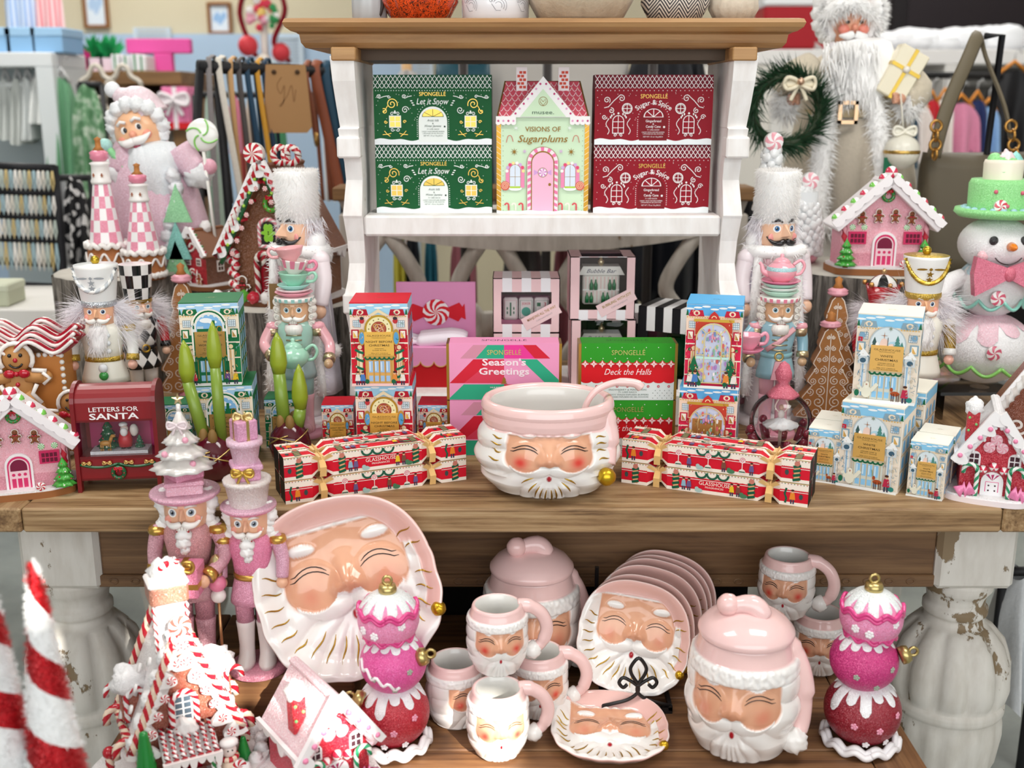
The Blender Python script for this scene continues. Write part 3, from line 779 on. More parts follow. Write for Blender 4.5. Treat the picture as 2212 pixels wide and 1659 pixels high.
for px,py,Yq,tx in ((432,150,2.75,405),(470,150,2.78,505),(735,165,3.0,748)):
 p=A(px,py,Yq);q=A(tx,600,Yq);MB().tube([p,q,(q.x,q.y,0)],.011,'m:17171b',8).build('leg',br)
def strap(px0,px1,wpx,mat,label,y1=520,f=None,two=True):
 u=(px0-428)/(752-428);base=e0.lerp(e1,max(0,min(1,u)));Yq=base.y;w=wpx*Yq/FPX;p=A(px0,143+15*u,Yq);q=A(px1,y1,Yq)
 t=thing('bag_strap',label,'strap',(0,0,0));m=MB();zt=base.z+.019
 pts=[Vector((p.x,Yq-.02,zt-.02)),Vector((p.x,Yq,zt)),Vector((p.x+.01,Yq+.025,zt-.03)),Vector((p.x+.02,Yq+.035,zt-.3))]
 m.tube(smooth_path([Vector((q.x,Yq-.03,q.z)),Vector(((p.x+q.x)/2,Yq-.03,(p.z+q.z)/2)),Vector((p.x,Yq-.023,zt-.03)),Vector((p.x,Yq,zt+.003)),Vector((p.x+.008,Yq+.025,zt-.03)),Vector((p.x+.02,Yq+.035,zt-.35))],5),w/2,mat,8,flat=.25,up=(0,1,0));m.build('strap',t)
 if f: MB().ball((q.x,Yq-.03,q.z),(w*.5,.012,.02),'au:b08a50',8,6).build('clasp',t)
for i,(a_,b_,w_,mt,lb,y1) in enumerate([(456,482,12,'f:8f8a8a','grey strap nearest the left end of the rack',560),(478,548,14,'f:e4ded2','cream strap slanting down behind the lollipop',540),(502,530,11,'m:c09766','tan strap beside the cream one',450),(520,560,12,'m:4a4442','dark brown strap left of the navy one',480),(538,580,12,'m:173a52','navy strap left of the mustard one',420),(560,600,11,'m:c8912a','mustard yellow strap on the rack',420),(575,612,12,'m:16324a','dark navy strap touching the leather tag',430),
  (664,688,12,'m:8a5038','thin brown leather strap right of the leather tag',300),(684,740,22,'m:8a4a30','wide brown leather guitar strap',420),(706,752,20,'m:1d4258','wide teal blue strap beside the brown one',430),(745,775,16,'m:222226','black strap at the right end of the rack',330)]):
 strap(a_,b_,w_,mt,lb,y1,True)
c=A(622,140,2.86);t=thing('leather_tag','large tan leather tag with a branded script hanging on the rack','tag',(c.x,2.835,c.z))
m=MB().prism([(-.055,-.165),(.045,-.165),(.058,-.15),(.048,0),(-.05,0),(-.062,-.15)],-.003,.003,'m:a97f50',plane((0,0,0)));m.art(plane((0,-.003,0)))
m.line(smooth_path([(-.012,-.03,0),(-.024,-.05,0),(-.016,-.07,0),(-.006,-.05,0),(-.01,-.09,0),(-.02,-.10,0),(.0,-.075,0),(.012,-.05,0),(.016,-.09,0),(.022,-.06,0)],5),.003,'m:8a6238')
m.build('panel',t);MB().ball((-.03,-.005,-.018),.006,'m:4a3420').ball((.028,-.005,-.018),.006,'m:4a3420').build('eyelet',t)
for k in range(7):
 garment('hanging_scarf',['mint scarf low behind the cream strap','pink scarf low behind the straps','cream scarf behind the dark brown strap','green scarf behind the navy strap','pale blue scarf behind the mustard strap','coral scarf behind the red candy house roof','white scarf behind the wide brown strap'][k],[450,505,540,600,575,520,712][k],205,[560,330,460,520,330,520,430][k],[30,26,30,30,30,26,40][k],3.5+k*.04,['f:b9cfc0','f:e48aa4','f:d8cdbd','f:4f9a6c','f:a9c2d8','f:d96a62','f:e9e8ea'][k],.06,'scarf',k)
c=A(570,60,5.2);t=thing('candy_topiary','candy decoration hung with a dark red ribbon near the back wall','decoration',(c.x,5.2,c.z));s=mpp(60,5.2)
m=MB();m.tube(smooth_path([(-18*s,0,110*s),(-50*s,0,30*s),(-20*s,0,-60*s)],6),14*s,'f:8f1224',8,flat=.4).tube(smooth_path([(18*s,0,110*s),(48*s,0,40*s),(20*s,0,-30*s),(52*s,0,-70*s)],6),14*s,'f:8f1224',8,flat=.4);m.build('ribbon',t)
R=random.Random(3);m=MB()
for k in range(26):
 a=R.uniform(0,6.28);r=R.uniform(0,34);m.ball((r*cos(a)*s,-.03,(30+r*1.0*sin(a))*s),R.uniform(6,11)*s,['m:e2405a','m:f2b0c4','m:3a9a5a','m:f4d27a','m:f6f2f0'][k % 5],8,6)
m.build('candies',t)
for dx,dz,r,q in ((-32,-38,22,'m:d8404a'),(38,-52,20,'m:d8404a'),(0,-72,18,'m:f2ece0')):
 MB().ball((dx*s,-.04,dz*s),r*s,q,12,8).build('bauble',t)
MB().tube([(0,0,20*s),(0,0,-120*s)],8*s,'m:e6e2da',8).build('stem',t)
def handbag(label,px,py0,py1,w,Y,mat,d=.14,handle=None,top=.85):
 c=A(px,py1,Y);h=zat(py0,Y)-c.z;W=w*Y/ray(px,py1).y/FPX;t=thing('handbag',label,'bag',(c.x,Y,c.z))
 vs=[];fs=[];n=20;rows=8
 for j in range(rows):
  v=j/(rows-1);ww=W/2*(1-(1-top)*v) * (1+.03*sin(v*9));dd=d/2*(1-.8*v**1.5)+.008
  for i in range(n):
   a=2*pi*i/n;ca,sa=cos(a),sin(a);vs.append((ww*math.copysign(abs(ca)**.5,ca),dd*math.copysign(abs(sa)**.6,sa)*(1+.08*sin(5*a+v*4)),h*v-(.05*h*(1-abs(ca)) if j == rows-1 else 0)))
 for j in range(rows-1):
  for i in range(n): fs.append((j*n+i,j*n+(i+1) % n,(j+1)*n+(i+1) % n,(j+1)*n+i))
 fs.append(tuple(range(n-1,-1,-1)));fs.append(tuple((rows-1)*n+i for i in range(n)))
 MB().add(vs,fs,mat).build('body',t)
 if handle: MB().tube(smooth_path([(-W*.3,0,h*.9),(-W*.2,0,h+handle*.8),(0,0,h+handle),(W*.2,0,h+handle*.8),(W*.3,0,h*.9)],5),.012,mat,8,flat=.5).build('handle',t)
 return t
bg=thing('garment_rail','dark metal rail with uprights behind the hutch','rail',(0,2.62,0))
for px in (1000,1183,1412):
 p=A(px,100,2.62);MB().tube([(p.x,0,0),(p.x,0,p.z+.02)],.011,'m:3a3534',8).build('upright',bg)
pa,pb=A(930,100,2.62),A(1530,100,2.62);MB().tube([(pa.x,0,pa.z+.02),(pb.x,0,pb.z+.02)],.011,'m:3a3534',8).build('top_bar',bg)
handbag('teal leather handbag seen behind the green boxes',1003,132,420,130,2.85,'m:1f4a58',.14,.06)
handbag('large grey-white tote behind the house shaped box',1190,70,430,330,2.95,'m:c9c5c0',.16,None,.95)
garment('hanging_coat','black coat hanging behind the red boxes',1430,60,640,190,2.9,'m:1b1d24',.12,'garment',31)
garment('hanging_coat','dark navy coat hanging behind the striped boxes',1490,90,700,120,3.0,'m:14161c',.12,'garment',33)
garment('fur_wrap','grey fur wrap on a wooden stand seen under the crown',880,150,230,62,4.2,'f:b8b4b2',.14,'garment',35)
t=thing('hat_stand','pale wooden stand holding the grey fur wrap','stand',(A(875,120,4.2).x,4.25,0));MB().tube([(0,0,0),(0,0,zat(105,4.2)+.1)],.02,'m:c9a274',10).build('pole',t);MB().lathe([(.14,0),(.14,.02),(.02,.04)],'m:c9a274',20).build('base',t)
fw=thing('carved_console','grey distressed console with carved fretwork behind the hutch','console',(A(1175,600,2.42).x,2.515,0))
zc=zat(528,2.42)
m=MB();pts=[]
for k in range(25):
 u=k/24*2-1;pts.append((.44*u,zc+.035-.06*(1-u*u)**.8+.0))
m.prism([(.46,zc+.09),(-.46,zc+.09)]+pts,-.02,.02,'gray_carved',plane((0,0,0)));m.build('arched_rail',fw)
for k,x in enumerate((-.36,-.12,.12,.36)):
 m=MB();
 for d in (-1,1):
  m.tube(smooth_path([(x,0,zc+.02),(x+d*.05,0,zc-.05),(x+d*.075,0,zc-.12),(x+d*.02,0,zc-.2),(x+d*.06,0,zc-.27),(x+d*.09,0,zc-.36)],5),.018,'gray_carved',8,flat=1.0)
 m.tube([(x,0,zc-.17),(x,0,zc-.23)],.026,'gray_carved',8);m.build('fretwork',fw)
for x in (-.43,.43): MB().box(x-.03,x+.03,-.03,.03,0,zc+.06,'gray_carved',.004).build('leg',fw)
MB().box(-.47,.47,-.045,.06,zc+.09,zc+.12,'wood_back',.003).build('top',fw)
for k,(px,w,mt,lb) in enumerate([(862,30,'m:c9bf4a','mustard garment at left behind the hutch legs'),(890,34,'m:23262e','black garment behind the hutch legs'),(930,30,'m:2f6f82','teal garment behind the fretwork'),(1000,60,'m:a06068','dusty rose garment behind the fretwork'),(1130,90,'m:3b3735','charcoal garment behind the striped ornament box'),(1230,70,'m:8e5158','rose garment right behind the fretwork'),(1340,90,'m:2c2a2b','black garment low behind the ornament boxes')]):
 garment('hanging_garment',lb,px,480,760,w,3.0+k*.02,mt,.1,'garment',40+k)
# ---- right background
WX=5.0;a,b=A(1600,130,WX),A(2260,130,WX);zt=zat(112,WX)
wu=thing('white_shelf_wall','white shelf wall with hanging space at right','shelf',(0,WX,0))
MB().box(a.x-.2,b.x,-.25,.25,zt-.06,zt,'m:eceae8',.004).build('top_shelf',wu)
for px in (1640,1690,1990): q=A(px,200,WX).x;MB().box(q,q+.05,-.25,.25,0,zt-.06,'m:e4e2de').build('divider',wu)
MB().box(a.x-.2,A(1690,200,WX).x,-.24,-.2,0,zt-.06,'m:e2ded6').build('front_panel',wu)
MB().box(A(1690,200,WX).x,b.x,.2,.25,.2,zt-.06,'m:6d6a68').build('back_panel',wu)
MB().tube([(A(1700,200,WX).x,0,zt-.13),(b.x,0,zt-.13)],.014,'s:9a9896',8).build('rail',wu)
R=random.Random(8);m=MB()
for k in range(90):
 x=a.x-.15+(b.x-a.x+.1)*R.random();m.ball((x,WX-.12+.15*R.random(),zt+.03+.02*R.random()),(R.uniform(.05,.1),.08,R.uniform(.035,.06)),'m:f4f6fa',8,6)
tag(m.build('fake_snow'),'white fluffy fake snow along the top of the white shelf','snow',kind='stuff')
t=thing('dark_door','dark red panel door far at the right','door',(A(1955,60,6.3).x-.28,6.42,0));MB().box(-.35,.25,-.03,.03,0,2.3,'m:5a1a20',.004).build('leaf',t);MB().box(-.3,.2,-.045,-.03,1.1,1.9,'m:4a1519',.01).build('raised_panel',t)
t=thing('dark_cabinet','tall black cabinet against the dark far wall','cabinet',(A(2110,60,6.2).x,6.2,0));MB().box(-.5,.55,-.12,.12,0,2.4,'m:1a1518',.006).build('body',t);MB().box(-.42,.45,-.13,-.12,1.2,2.2,'m:231c20',.004).build('door',t)
t=thing('red_letter_box','red box with white snowy lid on the white shelf','box',(A(1688,85,4.9).x,4.86,zt));MB().box(-.11,.11,-.1,.1,0,.17,'m:a81824',.01).build('body',t);MB().box(-.115,.115,-.105,.105,.17,.21,'m:f0f2f4',.01).build('lid',t)
t=thing('candy_stripe_column','fat red and white striped candy column behind the big santa','decoration',(A(1762,90,4.8).x,4.84,zt));MB().twist([(0,0,.6*k/12) for k in range(13)],.055,'m:b8202c','m:f2f0ee',n=16,turns=4,bands=1).build('column',t)
for i,(px,w,y0,y1,mt,lb) in enumerate([(1730,26,210,380,'m:2f2c2e','black garment hanging left of the big santa'),(1960,34,215,360,'f:2f4a5a','navy top on the orange hangers'),(1985,46,222,350,'f:e8dcd6','cream fleece on an orange hanger'),(2012,34,215,330,'f:c22a34','red top on an orange hanger'),(2040,36,210,340,'f:e9e4dc','cream top between the red and pink ones'),(2075,62,222,340,'f:d98aa8','pink patterned jacket on an orange hanger'),(2110,40,215,330,'f:2a3560','navy jacket right of the pink one'),(2135,40,230,330,'f:8fb4e0','pale blue jacket at right of the hangers'),(2190,80,150,340,'m:18171a','black dress hanging at the right edge')]):
 garment('hanging_jacket',lb,px,y0,y1,w*1.5,4.0+.05*i if i else 4.98,mt,.09,'garment',60+i,hanger='m:d88a34')
fr=thing('round_clothes_rail','thin black rail carrying the orange hangers','rail',(0,4.05,0));p0,p1=A(1940,205,4.05),A(2230,140,4.5);MB().tube([(p0.x,0,p0.z+.07),(p1.x,.45,p0.z+.07)],.012,'m:1c1c1e',8).build('bar',fr);MB().tube([(p0.x,0,p0.z+.07),(p0.x,0,0)],.012,'m:1c1c1e',8).build('leg',fr)
st=thing('handbag_stand','black square metal stand holding the olive handbag','stand',(0,2.5,0))
q0,q1,q2=A(2128,78,2.5),A(2165,76,2.5),A(2140,330,2.5)
MB().tube([(q0.x,.0,q0.z),(q1.x,0,q1.z),(q2.x,.02,q2.z),(q2.x,.02,0)],.008,'m:15151a',6).build('frame',st)
hb=handbag('olive leather handbag with gold chain links hanging at the right',2105,330,590,250,2.47,'m:5d5444',.15,None,.93)
hb.location.y=2.52
def hbp(px,py,dy=-.05): q=A(px,py,2.47);return (q.x-hb.location.x,dy,q.z-hb.location.z)
MB().tube(smooth_path([hbp(2016,340),hbp(2045,235),hbp(2090,130),hbp(2128,76,-.02),hbp(2150,120,.0),hbp(2170,230),hbp(2182,300)],5),.016,'m:6f6552',8,flat=.3,up=(0,1,0)).build('strap',hb)
for px in (2015,2175):
 m=MB()
 for k in range(4):
  cx,cy=(px+(k*3 if px > 2100 else -k*1)),272+k*20;c=hbp(cx,cy,-.07);m.tube(arc3(c,.012,0,2*pi,12,'xz' if k % 2 == 0 else 'yz'),.0032,'au:b98a48',6,cap=False)
 m.build('chain',hb)
t=thing('price_tag','white paper price tag dangling from the olive handbag','tag',(A(2186,400,2.36).x,2.38,zat(475,2.38)));MB().box(-.022,.022,-.001,.001,0,.072,'p:f2f0ee').build('card',t)
m=MB().art(plane((0,-.001,0)));m.curl(.0,.035,.008,'p:3a3a3a',.0012,1.2,0,1).curl(.0,.02,.008,'p:3a3a3a',.0012,1.2,3,-1);m.build('lettering',t);MB().tube([(0,0,.07),(-.004,.03,.10),(-.01,.06,.14)],.0008,'p:d8d4cc',5).build('string',t)
t=handbag('dark plum handbag low behind the furry hat nutcracker',1600,410,560,90,2.6,'m:4a1a30',.1)
def rail(label,x0,x1,Y,z,posts=True):
 t=thing('hanging_rail',label,'rail',(0,Y,0));MB().tube([(x0,0,z),(x1,0,z)],.010,'m:2a2a2c',8).build('bar',t)
 for x in (x0,x1): MB().tube([(x,0,z),(x,0,0)],.010,'m:2a2a2c',8).build('post',t)
rail('thin dark rail holding the scarves behind the strap rack',A(420,200,3.62).x,A(745,200,3.62).x,3.62,zat(205,3.62))
rail('thin dark rail holding garments behind the hutch legs',A(800,480,3.06).x,A(1400,480,3.06).x,3.08,zat(482,3.06))
rail('thin dark rail holding the dotted dress',A(100,380,3.33).x,A(195,380,3.33).x,3.33,zat(384,3.33))
garment('white_skirt','white skirt with a printed hem hanging low at the right edge',2206,1230,1490,90,2.0,'f:eceef0',.12,'garment',77)
rail('thin dark rail holding the white skirt at right',A(2170,1235,2.0).x,A(2260,1235,2.0).x,2.0,zat(1234,2.0))
rail('thin dark rail holding the mottled green scarf',A(165,180,3.9).x,A(215,180,3.9).x,3.92,zat(182,3.9))
garment('hanging_coat','black cloth added to fill the dark gap right of the hutch',1612,425,760,100,2.56,'m:17171b',.1,'garment',91)  # black cloth put in to stand for the dark void behind here
rail('thin dark rail added to hold the black cloth right of the hutch',A(1575,430,2.56).x,A(1650,430,2.56).x,2.57,zat(430,2.56))
# ---------------------------------------------------------------- pink santa crockery: one painted face, modelled on heads and dishes
from mathutils import noise as NZ
def L3(h): return lin(h)[:3]
WHT,HAT,SKN,SKD,BLU,RED,INK=L3('f6f3f0'),L3('f5cecb'),L3('e8b08f'),L3('d3906f'),L3('e2463c'),L3('b01828'),L3('2a1c1c')
def mix3(a,b,t): t=max(0,min(1,t));return tuple(p+(q-p)*t for p,q in zip(a,b))
def sst(a,b,x): t=max(0,min(1,(x-a)/(b-a)));return t*t*(3-2*t)
def santa(x,y,o):
 """painted colour and relief of the santa face; x across (-1..1), y up (mouth .34, eyes .66)"""
 top=o.get('top',.80);fw=o.get('fw',.78);ax=abs(x)*.78/fw
 nz=NZ.noise(Vector((x*6,y*6,o.get('seed',0))))
 my=.40;a=atan2(x*1.1,my-y);r=hypot(x*1.1,my-y)
 rib=abs(sin(a*o.get('ribs',7)+.5*sin(r*7+a))) ** .7
 h=o.get('ribh',.045)*rib*sst(.14,.32,r)
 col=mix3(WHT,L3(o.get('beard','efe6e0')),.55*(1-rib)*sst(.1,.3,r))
 side=sst(fw*.95,fw*1.12,abs(x))
 if side > 0 and y > .3: h=h*(1-side)+side*o.get('ribh',.045)*(abs(sin(y*13+2.2*abs(x))) ** .6+.25*abs(sin(abs(x)*9)))
 lobe=1-sqrt(((ax-.43)/.36)**2+((y-.56)/.175)**2)
 upper=min(.785-ax,top-y,y-.55)
 d=max(lobe*.18,upper)
 if ax < .16: d=max(d,min(.16-ax,y-.47,top-y))
 e=o.get('edge',.012);k=sst(-e,e,d)
 if k > 0:
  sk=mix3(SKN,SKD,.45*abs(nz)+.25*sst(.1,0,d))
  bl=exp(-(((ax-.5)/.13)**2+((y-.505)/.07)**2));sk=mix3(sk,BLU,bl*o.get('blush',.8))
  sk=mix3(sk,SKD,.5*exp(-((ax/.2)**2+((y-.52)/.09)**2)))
  col=mix3(col,sk,k)
  hs=.055*max(0,lobe)**.5+.015+.012*sin(ax*3+y*22)*sst(.70,.78,y)
  h=h*(1-k)+k*hs
 h += .15*exp(-((ax/.15)**2*1.3+((y-.545)/.085)**2))+.05*exp(-(((ax-.15)/.07)**2+((y-.515)/.05)**2))+.04*exp(-((ax/.12)**2+((y-.64)/.09)**2))
 m=1-sqrt(((ax-.33-.0)/.37)**2+((y-(.425+.10*max(0,ax-.35)))/.095)**2)
 if m > 0 and d < .02:
  h=max(h,.10*sqrt(m)+.02);col=mix3(col,WHT,sst(0,.05,m))
 q=hypot(x*.78/fw,(y-.325)*1.3)
 if q < .055: col=mix3(RED,col,sst(.035,.055,q));h += .02*(1-q/.055)
 if o.get('brow'):
  b=1-sqrt(((ax-.44)/.19)**2+((y-.795+.12*(ax-.44)**2)/.042)**2)
  if b > 0: col=mix3(col,WHT,sst(0,.15,b));h += .035*sqrt(b)
 if o.get('band'):
  b0,b1=o['band']
  if abs(x) < 3:
   tuft=.028*exp(-((ax-.42)/.12)**2*1.0)*(1 if ax < .56 else .5)
   if y > b0-tuft:
    u=(y-b0)/(b1-b0)
    if u < 1:
     n2=NZ.noise(Vector((x*16,y*22,3))) ;col=mix3(WHT,L3('e6e6ea'),.5*max(0,-n2));h=.085*max(0,1-(2*max(0,u)-1)**4)**.5+.022*n2+.01
    else: col=HAT;h=.0
 elif not o.get('plate'):
  hy=top+.012*nz+.10*max(0,abs(x)-.9)
  if y > hy: col=mix3(col,HAT,sst(hy,hy+.012,y));h=max(h*(1-sst(hy,hy+.05,y)),.045*sst(hy,hy+.04,y))
 return col,h
def eye_paths(o):
 out=[];f=o.get('fw',.78)/.78
 for sg in (-1,1):
  for dy,x0,x1 in ((.0,.20,.70),(.032,.22,.68)):
   pts=[]
   for i in range(9):
    u=i/8;xx=x0+(x1-x0)*u;pts.append((sg*xx*f,.612+dy+.048*sin(pi*min(1,u*1.12))**.8+.022*max(0,u-.75)))
   out.append(pts)
 return out
def gold_paths(angs,r0,r1,my=.40,wob=.03):
 out=[]
 for a in angs:
  pts=[]
  for i in range(7):
   u=i/6;r=r0+(r1-r0)*u;b=a+wob*sin(u*pi)*(1 if a > 0 else -1);pts.append((r*sin(b)/1.1,my-r*cos(b)))
  out.append(pts)
 return out
class Head:
 def __init__(s,R,H,prof,o,wall=.006,sx=1.0,sy=1.0): s.R,s.H,s.prof,s.o,s.wall,s.sx,s.sy=R,H,prof,o,wall,sx,sy
 def r0(s,t):
  p=s.prof
  for (t0,a),(t1,b) in zip(p,p[1:]):
   if t <= t1: u=(t-t0)/(t1-t0);u=u*u*(3-2*u)*.35+u*.65;return s.R*(a+(b-a)*u)
  return s.R*p[-1][1]
 def pos(s,th,t,off=0):
  x=sin(th) if abs(th) < pi/2 else math.copysign(1+abs(th)-pi/2,th)
  c,h=santa(x,t,s.o);fade=sst(0,.06,t)*(sst(1.0,.97,t) if not s.o.get('lip') else 1)
  r=s.r0(t)+s.R*h*fade+off
  return (r*sin(th)*s.sx,-r*cos(th)*s.sy,t*s.H),c
 def at(s,x,y,off=.0005): return Vector(s.pos(math.asin(max(-1,min(1,x))),y,off)[0])
 def body(s,name,root,nf=190,nb=46,nt=120,inner=L3('e9e7e2'),rim=HAT):
  ths=[(-pi/2-.1)+(pi+.2)*i/nf for i in range(nf)]+[(pi/2+.1)+(pi-.2)*i/nb for i in range(nb)]
  n=len(ths);vs=[];cs=[];rows=0
  for j in range(nt+1):
   t=j/nt
   for th in ths:
    q=th if th <= pi else th-2*pi
    p,c=s.pos(q,t);vs.append(p);cs.append(tuple(c)+(1,))
   rows += 1
  lw=s.wall;rt=s.r0(1.0)
  for dr,dz,c in ((-.2*lw,lw*.45,rim),(-.6*lw,lw*.6,rim),(-lw,lw*.3,inner),(-lw*1.1,-.02,inner),(-lw,-s.H*.4,inner),(-lw,-s.H*.85,inner)):
   t=max(0.02,min(1,1+dz/s.H));rr=(s.r0(t) if dz < -.03 else rt)+dr
   for th in ths: vs.append((rr*sin(th)*s.sx,-rr*cos(th)*s.sy,s.H+dz));cs.append(tuple(c)+(1,))
   rows += 1
  fs=[(j*n+i,j*n+(i+1) % n,(j+1)*n+(i+1) % n,(j+1)*n+i) for j in range(rows-1) for i in range(n)]
  fs.append(tuple(range(n-1,-1,-1)));fs.append(tuple((rows-1)*n+i for i in range(n)))
  b=MB().add(vs,fs,'ceramic',True,cols=cs);return b.build(name,root)
 def lines(s,root,gold=None,r=.0007,gr=.0011):
  for i,p in enumerate(eye_paths(s.o)):
   m=MB() if i % 2 == 0 else m;m.tube([s.at(x,y,.0002) for x,y in p],[r*.4]+[r]*(len(p)-2)+[r*.4],'s:2a1c1c',5)
   if i % 2: m.build('eyelash',root)
  if gold:
   m=MB()
   for p in gold: m.tube([s.at(x,y,.0) for x,y in p],[gr*.3,gr*.8,gr,gr*1.2,gr,gr*.7,gr*.3],'au:c9a13a',5)
   m.build('gold_lines',root)
def lumpy(m,c,r,mat,seed=0,amp=.12,n=18):
 R=[Vector((math.cos(k*2.4)*sin(k),sin(k*2.4),cos(k*1.7))) for k in range(9)]
 vs=[];fs=[];nv=12
 for j in range(nv+1):
  t=pi*j/nv
  for i in range(n):
   a=2*pi*i/n;d=Vector((sin(t)*cos(a),sin(t)*sin(a),cos(t)));q=1+amp*NZ.noise(d*2.6+Vector((seed,0,0)))*1.6
   vs.append((c[0]+d.x*r*q,c[1]+d.y*r*q,c[2]+d.z*r*q))
 for j in range(nv):
  for i in range(n): fs.append((j*n+i,(j+1)*n+i,(j+1)*n+(i+1) % n,j*n+(i+1) % n))
 return m.add(vs,fs,mat)
# ---- mugs
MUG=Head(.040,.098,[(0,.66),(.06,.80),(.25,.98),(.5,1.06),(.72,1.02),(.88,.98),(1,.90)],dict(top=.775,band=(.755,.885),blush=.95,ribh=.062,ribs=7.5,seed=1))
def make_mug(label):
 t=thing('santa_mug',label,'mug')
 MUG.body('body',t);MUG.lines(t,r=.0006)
 h=MB().tube(smooth_path([(.030,.004,.094),(.046,.004,.093),(.064,.004,.080),(.072,.004,.058),(.066,.004,.036),(.055,.004,.026)],5),[.0105]*6+[.0095]*14+[.008]*6,'g:f5cecb',12);h.build('handle',t)
 lumpy(MB(),(.052,.003,.024),.0125,'g:f6f3f0',2).build('pompom',t)
 return t
YAW=lambda d: radians(d)
mug=make_mug('pale pink santa mug at the front of the mug pyramid, in the sunlight')
mug.location=(-.020,1.372,BEN);mug.rotation_euler[2]=YAW(8)
G='pink santa mugs'
mug['group']=G
copy_tree(mug,(-.083,1.452,BEN),YAW(42),'pink santa mug at the left of the mug pyramid, turned to the right')
copy_tree(mug,(.040,1.478,BEN),YAW(2),'pink santa mug at the back right of the mug pyramid')
copy_tree(mug,(-.021,1.425,BEN+.1005),YAW(8),'pink santa mug on top of the mug pyramid')
copy_tree(mug,(.492,1.605,BEN),YAW(-12),'pink santa mug underneath another mug behind the front jar')
copy_tree(mug,(.432,1.598,BEN+.1005),YAW(-20),'pink santa mug stacked on another mug behind the front jar')
# ---- lidded jars
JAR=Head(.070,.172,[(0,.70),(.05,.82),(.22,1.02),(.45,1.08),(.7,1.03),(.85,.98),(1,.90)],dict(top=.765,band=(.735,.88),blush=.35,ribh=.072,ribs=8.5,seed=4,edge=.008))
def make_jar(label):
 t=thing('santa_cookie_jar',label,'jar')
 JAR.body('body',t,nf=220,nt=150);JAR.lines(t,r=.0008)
 m=MB().lathe([(.0655,.176),(.0665,.180),(.0655,.184),(.055,.196),(.038,.206),(.02,.211),(0,.212)],'g:f4cecc',48,cap=False);m.build('lid',t)
 k=MB().tube(smooth_path([(.024,-.006,.203),(.010,-.006,.218),(-.008,-.01,.219),(-.019,-.014,.214)],5),[.013,.014,.015,.0155,.0155,.015,.015,.014,.0135,.013,.012,.012,.011,.011,.010,.01],'g:f4cecc',14);lumpy(k,(-.024,-.016,.219),.0155,'g:f4cac7',1,.03);k.build('lid_knob',t)
 MB().tube(smooth_path([(.045,.010,.162),(.060,.012,.154),(.074,.012,.128),(.082,.010,.095),(.083,.006,.060),(.080,.0,.040)],5),[.018]*6+[.0155]*10+[.012]*10,'g:f5cecb',14).build('hat_tail',t)
 lumpy(MB(),(.076,-.012,.030),.0185,'g:f6f3f0',5,.16).build('pompom',t)
 return t
jar=make_jar('large pink lidded santa cookie jar at the front right of the bench')
jar.location=(.325,1.392,BEN);jar.rotation_euler[2]=YAW(-22)
copy_tree(jar,(.031,1.602,BEN),YAW(0),'pink lidded santa cookie jar behind the mug pyramid, under the tabletop')
# ---- punch bowl
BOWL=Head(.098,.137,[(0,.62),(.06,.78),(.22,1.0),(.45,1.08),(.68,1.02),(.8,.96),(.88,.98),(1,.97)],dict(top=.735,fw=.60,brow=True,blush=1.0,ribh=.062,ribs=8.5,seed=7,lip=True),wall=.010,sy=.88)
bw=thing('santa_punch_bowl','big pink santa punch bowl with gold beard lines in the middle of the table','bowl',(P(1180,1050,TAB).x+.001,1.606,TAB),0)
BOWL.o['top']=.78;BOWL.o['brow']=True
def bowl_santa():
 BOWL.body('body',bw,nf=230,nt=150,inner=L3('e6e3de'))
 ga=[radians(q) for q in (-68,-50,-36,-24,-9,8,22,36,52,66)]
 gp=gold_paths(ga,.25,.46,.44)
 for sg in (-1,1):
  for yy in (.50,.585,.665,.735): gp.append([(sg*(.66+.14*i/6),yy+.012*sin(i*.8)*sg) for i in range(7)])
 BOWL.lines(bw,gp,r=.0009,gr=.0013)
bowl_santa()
MB().lathe([(.093+.008*cos(2*pi*k/12),.134+.0125*sin(2*pi*k/12)) for k in range(12)]+[(.101,.134)],'g:f5cecb',72,cap=False,sy=.88).build('hat_brim',bw)
MB().tube(smooth_path([(.074,-.02,.132),(.086,-.030,.108),(.090,-.040,.078),(.088,-.052,.055)],5),[.020]*5+[.017]*5+[.012]*6,'g:f5cecb',14).build('hat_tail',bw)
lumpy(MB(),(.086,-.066,.040),.0135,'au:d0aa2c',3,.05).build('gold_pompom',bw)
ld=thing('santa_ladle','pale pink ceramic ladle resting in the punch bowl','ladle',(bw.location.x,bw.location.y,TAB))
m=MB().tube(smooth_path([(.035,-.01,.045),(.050,-.005,.11),(.068,-.002,.150),(.098,0,.166),(.130,0,.166),(.142,0,.158)],6),[.0048]*12+[.0052]*8+[.0066]*6+[.0072]*4+[.004],'g:f3cdca',12);m.build('handle',ld)
MB().lathe([(0,-.018),(.018,-.012),(.024,.004),(.022,.004),(.016,-.010),(0,-.014)],'g:f3cdca',20,TR(.030,-.01,.035),cap=False).build('scoop',ld)
